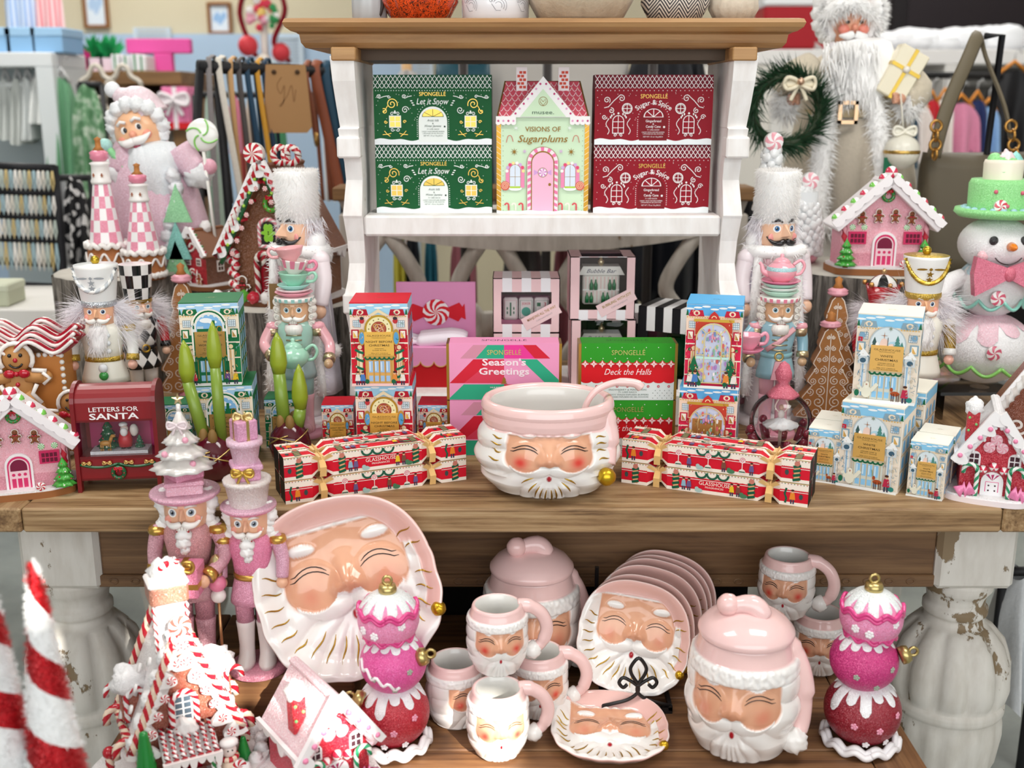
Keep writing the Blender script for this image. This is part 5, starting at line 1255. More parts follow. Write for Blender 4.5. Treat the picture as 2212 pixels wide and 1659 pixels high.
# ---------------------------------------------------------------- sponge gift boxes shaped as houses, on the hutch
def scallop(m,x0,x1,y0,y1,rows,n,c,w):
 dx=(x1-x0)/n;dy=(y1-y0)/rows
 for r in range(rows):
  pts=[];off=dx/2 if r % 2 else 0
  for i in range(n+(1 if off else 0)):
   for q in range(7):
    x=x0-off+dx*i+dx*q/6;y=y1-dy*(r+1)+dy*.9*(1-sin(pi*q/6)**.8)
    if x0 <= x <= x1: pts.append((x,y))
  m.line(pts,w,c)
def snow(m,x0,x1,y0,y1,c,seed=0):
 pts=[(x1,y0),(x0,y0)]+[(x0+(x1-x0)*i/40,y1+(y1-y0)*.28*sin(i*.62+seed)*cos(i*.23)) for i in range(41)];m.poly(pts,c)
def house_gift(label,loc,c,c2,kind,group):
 w,h,d=.2055,.1185,.07;t=thing('house_gift_box',label,'box',loc,0,group)
 m=MB();pr=[(-d/2,0),(d/2,0),(d/2,h*.80),(d/2-.012,h),(-d/2+.004,h),(-d/2,h*.81)]
 m.prism(pr,-w/2,w/2,c2,plane((0,0,0),(0,1,0),(0,0,1)));m.build('carton',t)
 W='p:f4ecec' if kind == 'red' else 'p:f0f6f2';G='au:d0ac54';lw=.0011
 f=MB().art(plane((0,-d/2,0)));f.rect(-w/2,0,w/2,h*.81,c);R=random.Random(5)
 snow(f,-w/2,w/2,0,h*.075,'p:f2f8fa');
 f.dots([(-w*.48+i*w*.96/(26 if kind == 'red' else 44),h*.775) for i in range(27 if kind == 'red' else 45)],.00085,W)
 f.dots([(R.uniform(-.48,.48)*w,R.uniform(.18,.75)*h) for i in range(50)],.0006,W)
 ac=.034 if kind == 'red' else .031
 def arcdots(r,y): f.dots([(r*cos(a),y+r*sin(a)) for a in [pi*i/18 for i in range(19)]]+[(s*r,y-h*.03*q) for s in (-1,1) for q in range(1,10) if y-h*.03*q > h*.1],.0008,W)
 if kind == 'red':
  arcdots(.0275,h*.36);f.arch(0,h*.06,.049,h*.48,'p:7c0a18')
  f.poly([(.0175*cos(pi*i/14),h*.395+.0175*.85*sin(pi*i/14)) for i in range(15)],W);f.poly([(.0155*cos(pi*i/14),h*.403+.0155*.82*sin(pi*i/14)) for i in range(15)],c)
  for a in (45,90,135): f.line([(0,h*.40),(.016*cos(radians(a)),h*.40+.0138*sin(radians(a)))],lw*1.2,W)
  f.text('SPONGELLÉ',0,h*.665,.0075,'au:b8924a',.047);f.text('Sugar & Spice',0,h*.575,.0085,W,.062,arc=.045,bold=.012)
  f.text('Gingerbread',0,h*.325,.0042,W,.027,bold=.01);f.text('&',0,h*.285,.0035,W);f.text('Candy Cane',0,h*.245,.0042,W,.026,bold=.01);f.ell(.019,h*.255,.0019,.0019,W,n=10)
  f.text('7+ USES EACH',0,h*.205,.0022,W,.021);f.text('2 BODY WASH INFUSED BUFFERS',0,h*.172,.002,W,.04);f.text('2 EPONGES DE GEL DOUCHE',0,h*.147,.002,W,.036);f.text('NET WT 1.75 oz / 50 g EACH',0,h*.105,.0024,W,.034)
  for s in (-1,1):
   f.line([(s*.0865,h*.53),(s*.079,h*.545),(s*.070,h*.63),(s*.0605,h*.70)],lw*1.2,W);f.curl(s*.0565,h*.665,.0062,W,lw*1.2,1.4,radians(140) if s < 0 else radians(40),-1 if s < 0 else 1);f.curl(s*.082,h*.64,.006,W,lw*1.2,1.5,radians(-40) if s < 0 else radians(220),1 if s < 0 else -1);f.curl(s*.074,h*.49,.005,W,lw*1.2,1.4,radians(100),-1 if s < 0 else 1)
   f.ring(s*.0465,h*.52,.0085,lw*1.5,W);f.ring(s*.0465,h*.52,.0066,lw*.7,W);f.line([(s*.0465-.008,h*.52),(s*.0465+.008,h*.52)],lw,W);f.line([(s*.0465,h*.52-.008),(s*.0465,h*.52+.008)],lw,W)
   f.arch(s*.0615,h*.16,.0205,h*.265,W);f.arch(s*.0615,h*.172,.0178,h*.242,c);f.line([(s*.0615,h*.165),(s*.0615,h*.42)],lw,W)
   for yy in (.245,.33): f.line([(s*.0615-.01,h*yy),(s*.0615+.01,h*yy)],lw,W)
   f.ell(s*.0615,h*.452,.0018,.0018,W,n=10)
   for q in (-1,1):
    for e,(dx,dy) in enumerate(((.008,.44),(.0115,.42),(.0135,.395))): f.ell(s*.0615+q*dx,h*dy,.0013,.0022,W,n=8)
    f.line([(s*.0615+q*.0185+.003*sin(i*.9),h*(.15+.23*i/8)) for i in range(9)],lw*1.1,W)
   f.curl(s*.086,h*.40,.0045,W,lw*1.1,1.4,0,s);f.curl(s*.0615-.005,h*.135,.003,W,lw,1.2,0,1);f.curl(s*.0615+.005,h*.135,.003,W,lw,1.2,pi,-1)
 else:
  arcdots(.0275,h*.36);f.arch(0,h*.04,.050,h*.51,'p:f0f6f2')
  f.poly([(.019*cos(pi*i/14),h*.40+.0135*sin(pi*i/14)) for i in range(15)],'p:1a5a30');f.poly([(.0178*cos(pi*i/14),h*.408+.0125*sin(pi*i/14)) for i in range(15)],G)
  for a in (35,90,145): f.line([(0,h*.405),(.018*cos(radians(a)),h*.405+.0125*sin(radians(a)))],lw*.8,'p:1a5a30')
  f.text('SPONGELLÉ',0,h*.70,.0068,G,.046);f.text('Let it Snow',0,h*.58,.0105,W,.056,shear=.25,bold=.006)
  f.text('Arctic hills',0,h*.335,.004,'p:2a4a3a',.021,shear=.5);f.text('&',0,h*.295,.003,'p:2a4a3a');f.text('Winter Jasmine',0,h*.255,.004,'p:2a4a3a',.029,shear=.5);f.ell(.0205,h*.262,.0016,.0016,'p:1f3a2c',n=10)
  f.text('7+ USES EACH',0,h*.215,.0024,'p:3a5a4a',.021);f.text('2 BODY WASH INFUSED BUFFERS',0,h*.182,.002,'p:3a5a4a',.040);f.text('2 EPONGES DE GEL DOUCHE',0,h*.155,.002,'p:3a5a4a',.036);f.text('NET WT 1.75 oz / 50 g EACH',0,h*.12,.0024,'p:3a5a4a',.033)
  for s in (-1,1):
   f.rect(s*.066-.0105,h*.245,s*.066+.0105,h*.42,W);f.rect(s*.066-.009,h*.258,s*.066+.009,h*.407,G);f.line([(s*.066-.01,h*.333),(s*.066+.01,h*.333)],lw,W);f.line([(s*.066,h*.25),(s*.066,h*.415)],lw,W)
   f.curl(s*.071,h*.585,.010,G,lw*1.2,1.7,radians(200) if s > 0 else radians(-20),-1 if s > 0 else 1);f.curl(s*.0845,h*.48,.005,G,lw*1.1,1.2,radians(120),1 if s > 0 else -1);f.line([(s*.0785,h*.56),(s*.0825,h*.50),(s*.086,h*.465)],lw,G)
   f.curl(s*.048,h*.50,.0065,W,lw*1.2,1.5,0,-s)
   f.curl(s*.094,h*.69,.0036,W,lw*1.2,1.3,0,-s);f.line([(s*.093,h*.665),(s*.085,h*.69),(s*.078,h*.70)],lw*1.2,W);f.curl(s*.076,h*.69,.003,W,lw*1.1,1.2,0,s);f.curl(s*.050,h*.69,.0036,W,lw*1.2,1.3,0,-s);f.line([(s*.049,h*.665),(s*.042,h*.69),(s*.036,h*.70)],lw*1.2,W)
   f.curl(s*.066-.005,h*.445,.0035,W,lw,1.2,0,1);f.curl(s*.066+.005,h*.445,.0035,W,lw,1.2,pi,-1);f.ell(s*.066,h*.47,.0016,.003,W,n=8);f.curl(s*.066-.005,h*.22,.0035,W,lw,1.2,0,-1);f.curl(s*.066+.005,h*.22,.0035,W,lw,1.2,pi,1)
   for q in (-1,1): f.curl(s*.066+q*.0165,h*.33,.003,G,lw*.9,1.2,0,q);f.line([(s*.066+q*.007,h*.165),(s*.066+q*.014,h*.15),(s*.066+q*.019,h*.20)],lw,G);f.line([(s*.066+q*.009,h*.12),(s*.066+q*.014,h*.15),(s*.066+q*.022,h*.145)],lw,G)
   for q in range(3): f.ell(s*(.033+.002*q),h*(.60+.03*(q-1)),.0022,.0011,W,n=8)
 f.build('front_print',t)
 rf=MB().art(plane((0,-d/2,h*.81),(1,0,0),(0,.004/(h*.19),1)));q=h*.19;rf.rect(-w/2,0,w/2,q,c2);scallop(rf,-w/2,w/2,0,q,4,27,W,.0010);rf.build('roof_print',t)
 return t
YB=2.012
for i in (0,1):
 house_gift(['green house shaped gift box at the bottom left of the hutch shelf','green house shaped gift box on top of the other green one'][i],(A(937,380,1.975).x,YB,MIDS+.119*i+.0002),'p:08562a','p:084a2c','green',None)
 house_gift(['dark red house shaped gift box at the bottom right of the hutch shelf','dark red house shaped gift box on top of the other red one'][i],(A(1408,380,1.975).x,YB,MIDS+.119*i+.0002),'p:90081f','p:72081f','red',None)
# ---- mint house box between them
def mint_house():
 t=thing('mint_house_box','mint green paper house box with pink tiled roof and two chimneys','box',(A(1172,380,1.975).x,2.02,MIDS));w,h,d=.1625,.166,.09;R=.064
 m=MB().box(-w/2,w/2,-d/2,d/2,0,h,'p:d9c08a',.0005);m.build('carton',t)
 f=MB().art(plane((0,-d/2,0)));f.rect(-w/2,0,w/2,h,'p:d4edcc');G='p:9a7428'
 for s in (-1,1):
  f.rect(*((s*w/2-(0 if s < 0 else .008)),0),s*w/2+(.008 if s < 0 else 0),h,'au:b88a34')
  for q in range(18): f.line([(s*(w/2-.008),h*q/18),(s*w/2,h*(q+.6)/18)],.0007,'p:f6f0dc')
  f.dots([(s*(w/2-.0115),h*(.03+.052*q)) for q in range(18)],.0007,'p:7a8a70')
 f.text('VISIONS OF',0,h*.855,.0085,G,.062,bold=.01);f.text('Sugarplums',0,h*.745,.0125,G,.088,shear=.3,bold=.008)
 for s in (-1,1):
  f.star(s*.050,h*.645,.0075,G,8,.25);f.star(s*.032,h*.65,.005,'p:d8b4dc',8,.25);f.star(s*.047,h*.89,.006,'p:eef6ee',6,.25)
  f.ring(s*.058,h*.79,.004,.0012,'p:d07a6a',8,0,pi);f.line([(s*.062,h*.79),(s*.064,h*.74)],.0012,'p:d07a6a');f.line([(s*.054,h*.79),(s*.052,h*.75)],.0012,'p:d07a6a')
  x=s*.0485;f.arch(x,h*.27,.033,h*.26,'p:f090b8');f.arch(x,h*.27,.020,h*.245,G);f.arch(x,h*.275,.0185,h*.235,'p:dfeaf8');f.line([(x,h*.275),(x,h*.50)],.0007,G);f.line([(x-.009,h*.385),(x+.009,h*.385)],.0007,G)
  for q in range(8): a=pi*q/7;f.ell(x+.0145*cos(a),h*.445+.014*sin(a),.003,.003,['p:f2e6a0','p:e8507a','p:d4b4e0','p:f8f8f4'][q % 4],n=8)
  f.ell(x,h*.262,.012,.004,'p:f8fcfc',n=12);f.rect(x-.0095,h*.265,x+.0095,h*.285,'p:b8d84c')
  f.ell(s*.066,h*.29,.0082,.0082,'p:d86a58',n=18);f.curl(s*.066,h*.29,.007,'p:f4c4a8',.0011,2.3)
  for q in range(3): xx=s*(.035+.0125*q);cc=['p:d8505a','p:f2ece2'][q % 2];f.line([(xx,h*.03),(xx,h*.085)],.0028,cc);f.ring(xx-.0033,h*.085,.0033,.0028,cc,8,0,pi)
 f.arch(0,h*.0,.056,h*.70,G);f.arch(0,h*.0,.0545,h*.695,'p:f8e8ee')
 for q in range(13):
  a=pi*q/12
  if q % 2 == 0: r0,r1=.0195,.0265;f.poly([(r0*cos(a-.1),h*.535+r0*1.0*sin(a-.1)),(r1*cos(a-.1),h*.535+r1*sin(a-.1)),(r1*cos(a+.14),h*.535+r1*sin(a+.14)),(r0*cos(a+.14),h*.535+r0*sin(a+.14))],'p:f07cac')
 for q in range(8):
  for s in (-1,1): f.poly([(s*.0195,h*(.02+.066*q)),(s*.0265,h*(.0+.066*q)),(s*.0265,h*(.033+.066*q)),(s*.0195,h*(.053+.066*q))],'p:f07cac')
 f.arch(0,0,.041,h*.655,G);f.arch(0,0,.0375,h*.64,'p:f6bcd6')
 for s in (-1,1): f.poly([(s*.006,h*.43),(s*.0155,h*.46),(s*.0155,h*.40)],'p:d8a4dc')
 f.ell(0,h*.43,.0085,.0085,G,n=18);f.ell(0,h*.43,.0075,.0075,'p:f8eef6',n=18)
 for q in range(6): a=pi*q/3;f.poly([(0,h*.43),(.0072*cos(a),h*.43+.0072*sin(a)),(.0072*cos(a+.5),h*.43+.0072*sin(a+.5))],'p:d884cc')
 f.ell(.0125,h*.305,.0026,.0026,G,n=12);snow(f,-w/2,w/2,0,h*.028,'p:f4fafa',2);f.build('front_print',t)
 rise=.062;back=.045
 rm=MB();rm.add([(-w/2,-d/2,h),(w/2,-d/2,h),(w/2-.014,-d/2+back,h+rise),(-w/2+.014,-d/2+back,h+rise),(-w/2,d/2,h),(w/2,d/2,h)],[(0,1,2,3),(5,4,3,2),(4,0,3),(1,5,2)],'p:6a4a1c',False)
 L=hypot(back,rise);rm.art(plane((0,-d/2,h),(1,0,0),(0,back,rise)))
 rm.poly([(-w/2+.003,.001),(w/2-.003,.001),(w/2-.0165,L*.985),(-w/2+.0165,L*.985)],'p:d9586a')
 for r in range(7):
  y=L*(.03+.135*r);hw=w/2-.005-.0135*(y/L);n=13;dx=2*hw/n
  rm.dots([(-hw+dx*(i+(.5 if r % 2 else 0)),y+L*.09) for i in range(n)],.0013,['p:f0a878','p:e8c0dc','p:f2b46a'][r % 3])
  pts=[(-hw+dx*i/6*1.0,y+L*.11*(1-abs(sin(pi*(i/6+(.5 if r % 2 else 0))))**.8)) for i in range(6*n+1)];rm.line(pts,.0011,'p:fbe8ea')
 rm.build('roof',t)
 gb=MB();gy=-d/2-.003
 gb.prism([(-.058,0),(.058,0),(0,.069)],-.001,.001,'p:fbf8f8',plane((0,gy,h)));gb.art(plane((0,gy-.001,h)))
 sc=[]
 for s in (1,-1):
  for q in range(7): u=(q+.5)/7;gb.ell(s*(.052*(1-u))-s*.004,.005+.056*u-.002,.0052,.0052,'p:fbf8f8',n=10)
 gb.poly([(-.040,.001),(.040,.001),(0,.048)],'p:d4edcc')
 for s in (1,-1):
  for q in range(7): u=(q+.3)/7;gb.ell(s*(.050*(1-u)),.004+.058*u,.0019,.0019,['p:c8407a','p:e8a4cc'][q % 2],n=10)
 gb.ring(0,.027,.0075,.0008,G,20);
 for s in (1,-1): gb.line([(0,.020),(s*.005,.026),(s*.004,.031),(0,.026)],.0008,G)
 gb.text('musee.',0,.0055,.0068,'p:4f6a58',.038);gb.build('gable',t)
 ev=MB().art(plane((0,-d/2-.004,h)))
 for s in (1,-1):
  ev.rect(*sorted((s*.047,s*.082))[:1],-.009,sorted((s*.047,s*.082))[1],.002,'p:fbf8f8')
  for q in range(4): ev.ell(s*(.0515+.0088*q),-.009,.0048,.0042,'p:fbf8f8',n=10)
  for q in range(4): ev.ell(s*(.0515+.0088*q),-.006,.0019,.0019,['p:e8a4cc','p:c8407a'][q % 2],n=10)
 ev.build('eave_trim',t)
 for s in (1,-1):
  c=MB().box(s*.037-.0095,s*.037+.0095,-d/2+.030,-d/2+.036,h+.045,h+.085,'p:fbeef0');c.art(plane((s*.037,-d/2+.030,h+.045)))
  for r in range(5):
   for q in range(3):
    x=-.0065+.0065*q+(.003 if r % 2 else 0)-.0015
    if -.008 <= x-.0026 and x+.0026 <= .0085: c.rect(x-.0026,.004+.0062*r,x+.0026,.0085+.0062*r,'p:d8503c')
  c.build('chimney',t)
mint_house()
# ---------------------------------------------------------------- flat gift boxes behind the bowl
def season_box(label,z,x,y,rz=0):
 w,h,d=.190,.0965,.048;t=thing('gift_box',label,'box',(x,y,z),rz)
 m=MB().box(-w/2+.0045,w/2-.0045,-d/2,d/2,0,h,'p:f29cc4',.0005);m.build('sleeve',t)
 MB().box(-w/2,-w/2+.0045,-d/2+.001,d/2-.001,.0005,h-.001,'au:b08a3c').build('gold_end',t);MB().box(w/2-.0045,w/2,-d/2+.001,d/2-.001,.0005,h-.001,'au:b08a3c').build('gold_end',t)
 f=MB().art(plane((0,-d/2,0)));q=w/2-.0048;f.rect(-q,0,q,h,'p:f3a0c8')
 P1,GR,RD,MG,MV='p:f3a0c8','p:2fae86','p:d82238','p:ee3c9a','p:d892a8'
 f.poly([(-q,h*.30),(-q*.28,h*.72),(0,h*.72),(0,h*.30)],'p:e0405a');f.poly([(-q,h*.30),(-q*.56,h*.72),(-q*.20,h*.72),(-q*.74,h*.30)],RD)
 f.poly([(-q*.80,h*.735),(-q*.56,h*.97),(-q*.30,h*.97),(-q*.52,h*.735)],MV);f.poly([(-q*.52,h*.735),(-q*.30,h*.97),(0,h*.97),(0,h*.735)],GR)
 f.poly([(0,h*.735),(0,h*.97),(q*.34,h*.97),(q*.60,h*.735)],MG);f.poly([(q*.34,h*.97),(q*.58,h*.97),(q*.84,h*.735),(q*.56,h*.735)],RD)
 f.poly([(q*.30,h*.72),(q*.60,h*.72),(q,h*.36),(q,h*.30),(q*.76,h*.30)],GR);f.poly([(-q,h*.01),(-q,h*.04),(-q*.74,h*.28),(0,h*.28),(0,h*.01)],GR);f.poly([(0,h*.28),(q*.72,h*.28),(q,h*.05),(q,h*.01),(0,h*.01)],RD)
 f.text('SPONGELLÉ',0,h*.80,.0085,'au:e2cc74',.056);f.text("Season's",.0,h*.615,.0115,'p:fdeaf0',.072,bold=.022);f.text('Greetings',0,h*.455,.0115,'p:fdeaf0',.083,bold=.022)
 for i in range(3): f.poly([(-.0055*(1-.2*i),h*(.29+.035*i)),(.0055*(1-.2*i),h*(.29+.035*i)),(0,h*(.345+.035*i))],'au:c8a04c')
 f.text('MULBERRY & JUNIPER',0,h*.21,.0028,'p:fdf4f6',.046,bold=.01);f.text('7+ USES EACH',0,h*.165,.0025,'p:fdf4f6',.026);f.text('2 BODY WASH INFUSED BUFFERS',0,h*.115,.0024,'p:fdf4f6',.06);f.text('2 EPONGES DE GEL DOUCHE',0,h*.075,.0024,'p:fdf4f6',.055)
 f.build('front_print',t);tp=MB().art(plane((0,0,h),(1,0,0),(0,1,0)));tp.text('SPONGELLÉ',0,-.006,.012,'p:4a2038',.075);tp.build('top_print',t)
 return t
season_box("pink gift box reading Season's Greetings on top of its pair",TAB+.097,-.013,1.785);season_box("pink gift box reading Season's Greetings underneath, behind the punch bowl",TAB,-.013,1.785)
def deck_box(label,z,x,y):
 w,h,d=.163,.0965,.048;t=thing('gift_box',label,'box',(x,y,z),0)
 MB().box(-w/2+.0045,w/2-.0045,-d/2,d/2,0,h,'p:2a8c1e',.0005).build('sleeve',t)
 MB().box(-w/2,-w/2+.0045,-d/2+.001,d/2-.001,.0005,h-.001,'au:b89448').build('gold_end',t);MB().box(w/2-.0045,w/2,-d/2+.001,d/2-.001,.0005,h-.001,'au:b89448').build('gold_end',t)
 f=MB().art(plane((0,-d/2,0)));q=w/2-.0048;f.rect(-q,0,q,h,'p:2e9a22');f.rect(-q,0,q,h*.36,'p:eaf2f0');f.rect(-q,h*.33,q,h*.66,'p:dc1420')
 for i in range(9): x_=-q*.89+i*q*.2225;f.ell(x_,h*.345,q*.115,h*.045,'p:dc1420',n=14);f.ring(x_,h*.245,.0016,.0013,'p:c8283c',10)
 for i in range(11):
  x_=-q*.92+i*q*.184;f.poly([(x_-q*.092,h*.64),(x_,h*.71),(x_+q*.092,h*.64),(x_,h*.57)],'p:c81828');f.star(x_,h*.64,.0064,'p:f6dcd8',4,.42);f.ell(x_,h*.64,.001,.001,'p:c81828',n=6)
 f.dots([(-q*.92+i*q*.26,h*.93) for i in range(8)]+[(-q*.8+i*q*.26,h*.74) for i in range(7)],.0009,'p:eaf6e8')
 for sx in (-1,1): f.dots([(sx*q*(.55+.1*i+.05*(j % 2)),h*(.04+.045*j)) for i in range(5) for j in range(4)],.0007,'p:4a5a5a')
 f.text('SPONGELLÉ',.0,h*.80,.0085,'au:e2d888',.055);f.text('Deck the Halls',0,h*.455,.0105,'p:fdecec',.078,shear=.35);f.text('SNOWBERRY & PERSIMMON',0,h*.175,.0028,'p:4a6a60',.062);f.text('7+ USES EACH',0,h*.135,.0025,'p:4a6a60',.03);f.text('2 BODY WASH INFUSED BUFFERS',0,h*.09,.0024,'p:4a6a60',.07);f.text('2 EPONGES INFUSEES DE GEL DOUCHE',0,h*.05,.0024,'p:4a6a60',.07)
 f.build('front_print',t);tp=MB().art(plane((0,0,h),(1,0,0),(0,1,0)));tp.text('SPONGELLÉ',0,-.006,.012,'p:1a5a20',.07);tp.build('top_print',t)
deck_box('green and red gift box reading Deck the Halls on top of its pair',TAB+.097,.191,1.785);deck_box('green and red gift box reading Deck the Halls underneath, right of the bowl',TAB,.191,1.785)
# ---------------------------------------------------------------- ornament boxes with clear windows
def window_box(label,loc,w,h,d,win,rz=0,base='p:f2cdd0',stripe='p:f4f2f6',n=7,dark='p:3a2a30',name='ornament_box',topwin=False,sidestripe=True,rad=.012):
 t=thing(name,label,'box',loc,rz);x0,x1,z0,z1=win;m=MB()
 for a,b,c,e in ((-w/2,x0,0,h),(x1,w/2,0,h),(x0,x1,0,z0),(x0,x1,z1,h)):
  if b-a > .0005 and e-c > .0005: m.box(a,b,-d/2,-d/2+.0015,c,e,base)
 m.box(-w/2,w/2,d/2-.0015,d/2,0,h,dark);m.box(-w/2,-w/2+.0015,-d/2,d/2,0,h,base);m.box(w/2-.0015,w/2,-d/2,d/2,0,h,base);m.box(-w/2,w/2,-d/2,d/2,0,.0015,base)
 if topwin:
  m.box(-w/2,w*-.32,-d/2,d/2,h-.0015,h,base);m.box(w*.32,w/2,-d/2,d/2,h-.0015,h,base);m.box(-w*.32,w*.32,d*.1,d/2,h-.0015,h,'p:6a4a50')
 else: m.box(-w/2,w/2,-d/2,d/2,h-.0015,h,base)
 m.art(plane((0,-d/2,0)))
 for i in range(n):
  if i % 2:
   a,b=-w/2+w*i/n,-w/2+w*(i+1)/n
   m.rect(a,0,b,z0 if (a < x1 and b > x0) else h,stripe)
   if a < x1 and b > x0: m.rect(a,z1,b,h,stripe)
 if sidestripe:
  m.art(plane((0,0,h),(1,0,0),(0,1,0)))
  if not topwin:
   for i in range(n):
    if i % 2: m.rect(-w/2+w*i/n,-d/2,-w/2+w*(i+1)/n,d/2,stripe)
 m.build('carton',t)
 MB().box(x0-.001,x1+.001,-d/2+.0016,-d/2+.0019,z0-.001,z1+.001,'film').build('clear_window',t)
 return t
def diag_label(t,w,d,y,txt,c1='p:f3d2d4',wd=.024):
 m=MB().art(plane((w*.5,-d/2-.0006,y),(cos(radians(28)),0,sin(radians(28))),(-sin(radians(28)),0,cos(radians(28)))));L=.075
 m.rect(-L,-wd/2,-.002,wd/2,c1);m.text(txt,-L*.48,.0015,.005,'au:b8924a',L*.78,bold=.02);m.text('ORNAMENT',-L*.46,-.006,.003,'p:a8949a',L*.45);m.build('diagonal_label',t)
for i in (0,1):
 w,h,d=.123,.1015,.085;t=window_box(['pink striped box of mahjong tile ornaments on top of its twin','pink striped box of mahjong tile ornaments underneath'][i],(A(1137,660,1.99).x,2.03,BOTS+(.1015 if i == 0 else 0)),w,h,d,(-.046,.046,.016,.076))
 MB().box(-.058,.058,-.005,.03,.002,.018,'p:d88aa8').build('pink_insert',t)
 for k,(x,sym) in enumerate(((-.029,'b'),(0,'j'),(.029,'3'))):
  MB().box(x-.0135,x+.0135,-.012,.004,.018,.060,'g:f3f0ec',.003).build('tile',t)
  m=MB().art(plane((x,-.0122,.018)));c=['p:d88aa0','p:3a8a70','p:3a8a70'][k];m.line([(-.011,.004),(.011,.004),(.011,.037),(-.011,.037),(-.011,.004)],.0008,c)
  if sym == 'b': m.line([(0,.008),(0,.033)],.0028,'p:2f7a58');[m.ell(s*.006,.014+.008*q,.0013,.003,'p:2f7a58',n=8) for s in (-1,1) for q in range(2)]
  elif sym == 'j': m.text('JOKER',0,.029,.0045,'p:d8405a',.016);m.ell(0,.016,.0085,.0085,'p:4ab09a',n=18)
  else: m.text('3',.006,.026,.008,'p:d8405a');m.rect(-.009,.026,-.002,.033,'p:2f7a58');m.ell(0,.014,.005,.004,'p:d8405a',n=10)
  m.build('tile_print',t)
 diag_label(t,w,d,.050,'MAHJONG ALL THE WAY')
for i in (0,1):
 w,h,d=.120,(.116 if i == 0 else .126),.095;t=window_box(['pink box with a bar cart ornament on top of its twin','pink box with a bar cart ornament underneath, behind the green gift box'][i],(A(1297 if i == 0 else 1301,660,1.99).x+.003,2.035,BOTS+(.1262 if i == 0 else 0)),w,h,d,(-.042,.044,.018,h-.001),topwin=True)
 MB().box(-.034,.034,-.012,.012,.022,.078,'g:f2efe8',.003).build('ornament_body',t);MB().prism([(-.043,0),(.043,0),(.034,.016),(-.034,.016)],-.018,.018,'g:f4f3ee',plane((0,0,.078))).build('ornament_roof',t)
 m=MB().art(plane((0,-.0122,.022)))
 for q in range(9): m.rect(-.030+.007*q,.004,-.027+.007*q,.052,'p:e8d2cc')
 m.rect(-.034,.026,.034,.029,'p:fbfaf6');m.art(plane((0,-.0182,.078)));m.text("Bubble Bar",0,.004,.0075,'p:3a3a5a',.055,shear=.4);m.build('ornament_print',t)
 for k,(x,z) in enumerate(((-.018,.050),(-.010,.050),(.016,.050),(.024,.050),(-.026,.026),(-.018,.026),(.004,.026),(.012,.026))):
  MB().lathe([(.0035,0),(.0037,.010),(.0015,.015),(.0013,.019),(0,.0195)],'s:1f7a4a',10,TR(x,-.0155,z)).build('bottle',t)
 MB().lathe([(.003,0),(.006,.004),(.006,.008),(.003,.011),(.002,.016)],'au:d8c8a4',12,TR(0,0,.094)).build('ornament_cap',t)
 diag_label(t,w,d,.050,'BUBBLING WITH JOY')
bwst=thing
for i,(x,y,rz,lb,hh) in enumerate([(.300,2.020,-28,'black and white striped box with a green ornament in its window',.150),(.2,2.115,-10,'black and white striped box behind the bar cart ornament box',.125)]):
 w,h,d=.098,hh,.098;t=window_box(lb,(x,y,BOTS),w,h,d,(-.030,.044,.02,.105),radians(rz),'p:16161a','p:f2f2f2',6,'p:8a908e')
 m=MB();
 for sx in (-1,1):
  m.art(plane((sx*w/2,0,0),(0,sx,0),(0,0,1)));[m.rect(-d/2+d*q/6,0,-d/2+d*(q+1)/6,h,'p:f2f2f2') for q in (1,3,5)]
 m.build('side_stripes',t)
 mm=MB().lathe([(.0,0),(.026,.002),(.030,.02),(.028,.045),(.02,.055),(0,.056)],'m:1f5a44',20,TR(.007,0,.03));mm.tube(arc3((.007,0,.085),.014,0,pi,8),.003,'m:1f5a44',6);mm.build('green_ornament',t)
# ---- pink candy gift box, lid propped open
t=thing('candy_gift_box','pink candy gift box with propped up lid and wrapped white crackers','box',(A(937,780,1.97).x,2.02,BOTS))
w,d=.150,.085
MB().box(-w/2,w/2,-d/2,d/2,0,.05,'p:c0141c',.001).build('red_base',t)
m=MB().box(-w/2-.001,w/2+.001,-d/2-.001,d/2+.001,.048,.076,'p:ec9cc8',.0005);m.art(plane((0,-d/2-.0015,.048)))
for i in range(6): m.ell(-w/2+w*(i+.5)/6,.002,w/12,.011,'p:e4b070',pi,2*pi,12);m.ell(-w/2+w*(i+.5)/6,.003,w/12-.001,.010,'p:ec9cc8',pi,2*pi,12)
m.build('scalloped_tray',t)
lm=MB().box(-w/2,w/2,d/2-.008,d/2,.07,.185,'p:e89cc8',.001);lm.build('lid',t)
m=MB().prism([(-.012,.004),(-.044,.016),(-.050,.010),(-.054,.016),(-.052,-.016),(-.046,-.012),(-.042,-.018),(-.012,-.004)],0,.003,'p:d81a2c',plane((.0,d/2-.008,.128)));m.prism([(.012,.004),(.044,.018),(.050,.010),(.054,.016),(.056,-.014),(.048,-.010),(.042,-.018),(.012,-.004)],0,.003,'p:d81a2c',plane((.0,d/2-.008,.128)));peppermint(m,(0,d/2-.0115,.128),.025,'p:d81a2c','p:f8eef0',.1,k=8,tw=1.2);m.build('candy_motif',t)
for k in range(3):
 y=-.022+.024*k;m=MB().tube(smooth_path([(-.07,y,.084),(-.035,y,.082),(-.022,y,.083),(.03,y,.088),(.06,y,.086)],5),[.007,.008,.0085,.008,.006,.004,.006,.008,.010,.0115,.012,.012,.012,.012,.012,.012,.011,.010,.009,.007,.005],'p:f3eaf4',10);m.tube(arc3((-.026,y,.083),.006,0,2*pi,10,'yz'),.0012,'au:c8a04a',5)
 o=m.build('paper_cracker');o.location=t.location;tag(o,['white paper cracker at the front of the pink candy box','white paper cracker in the middle of the pink candy box','white paper cracker at the back of the pink candy box'][k],'cracker')
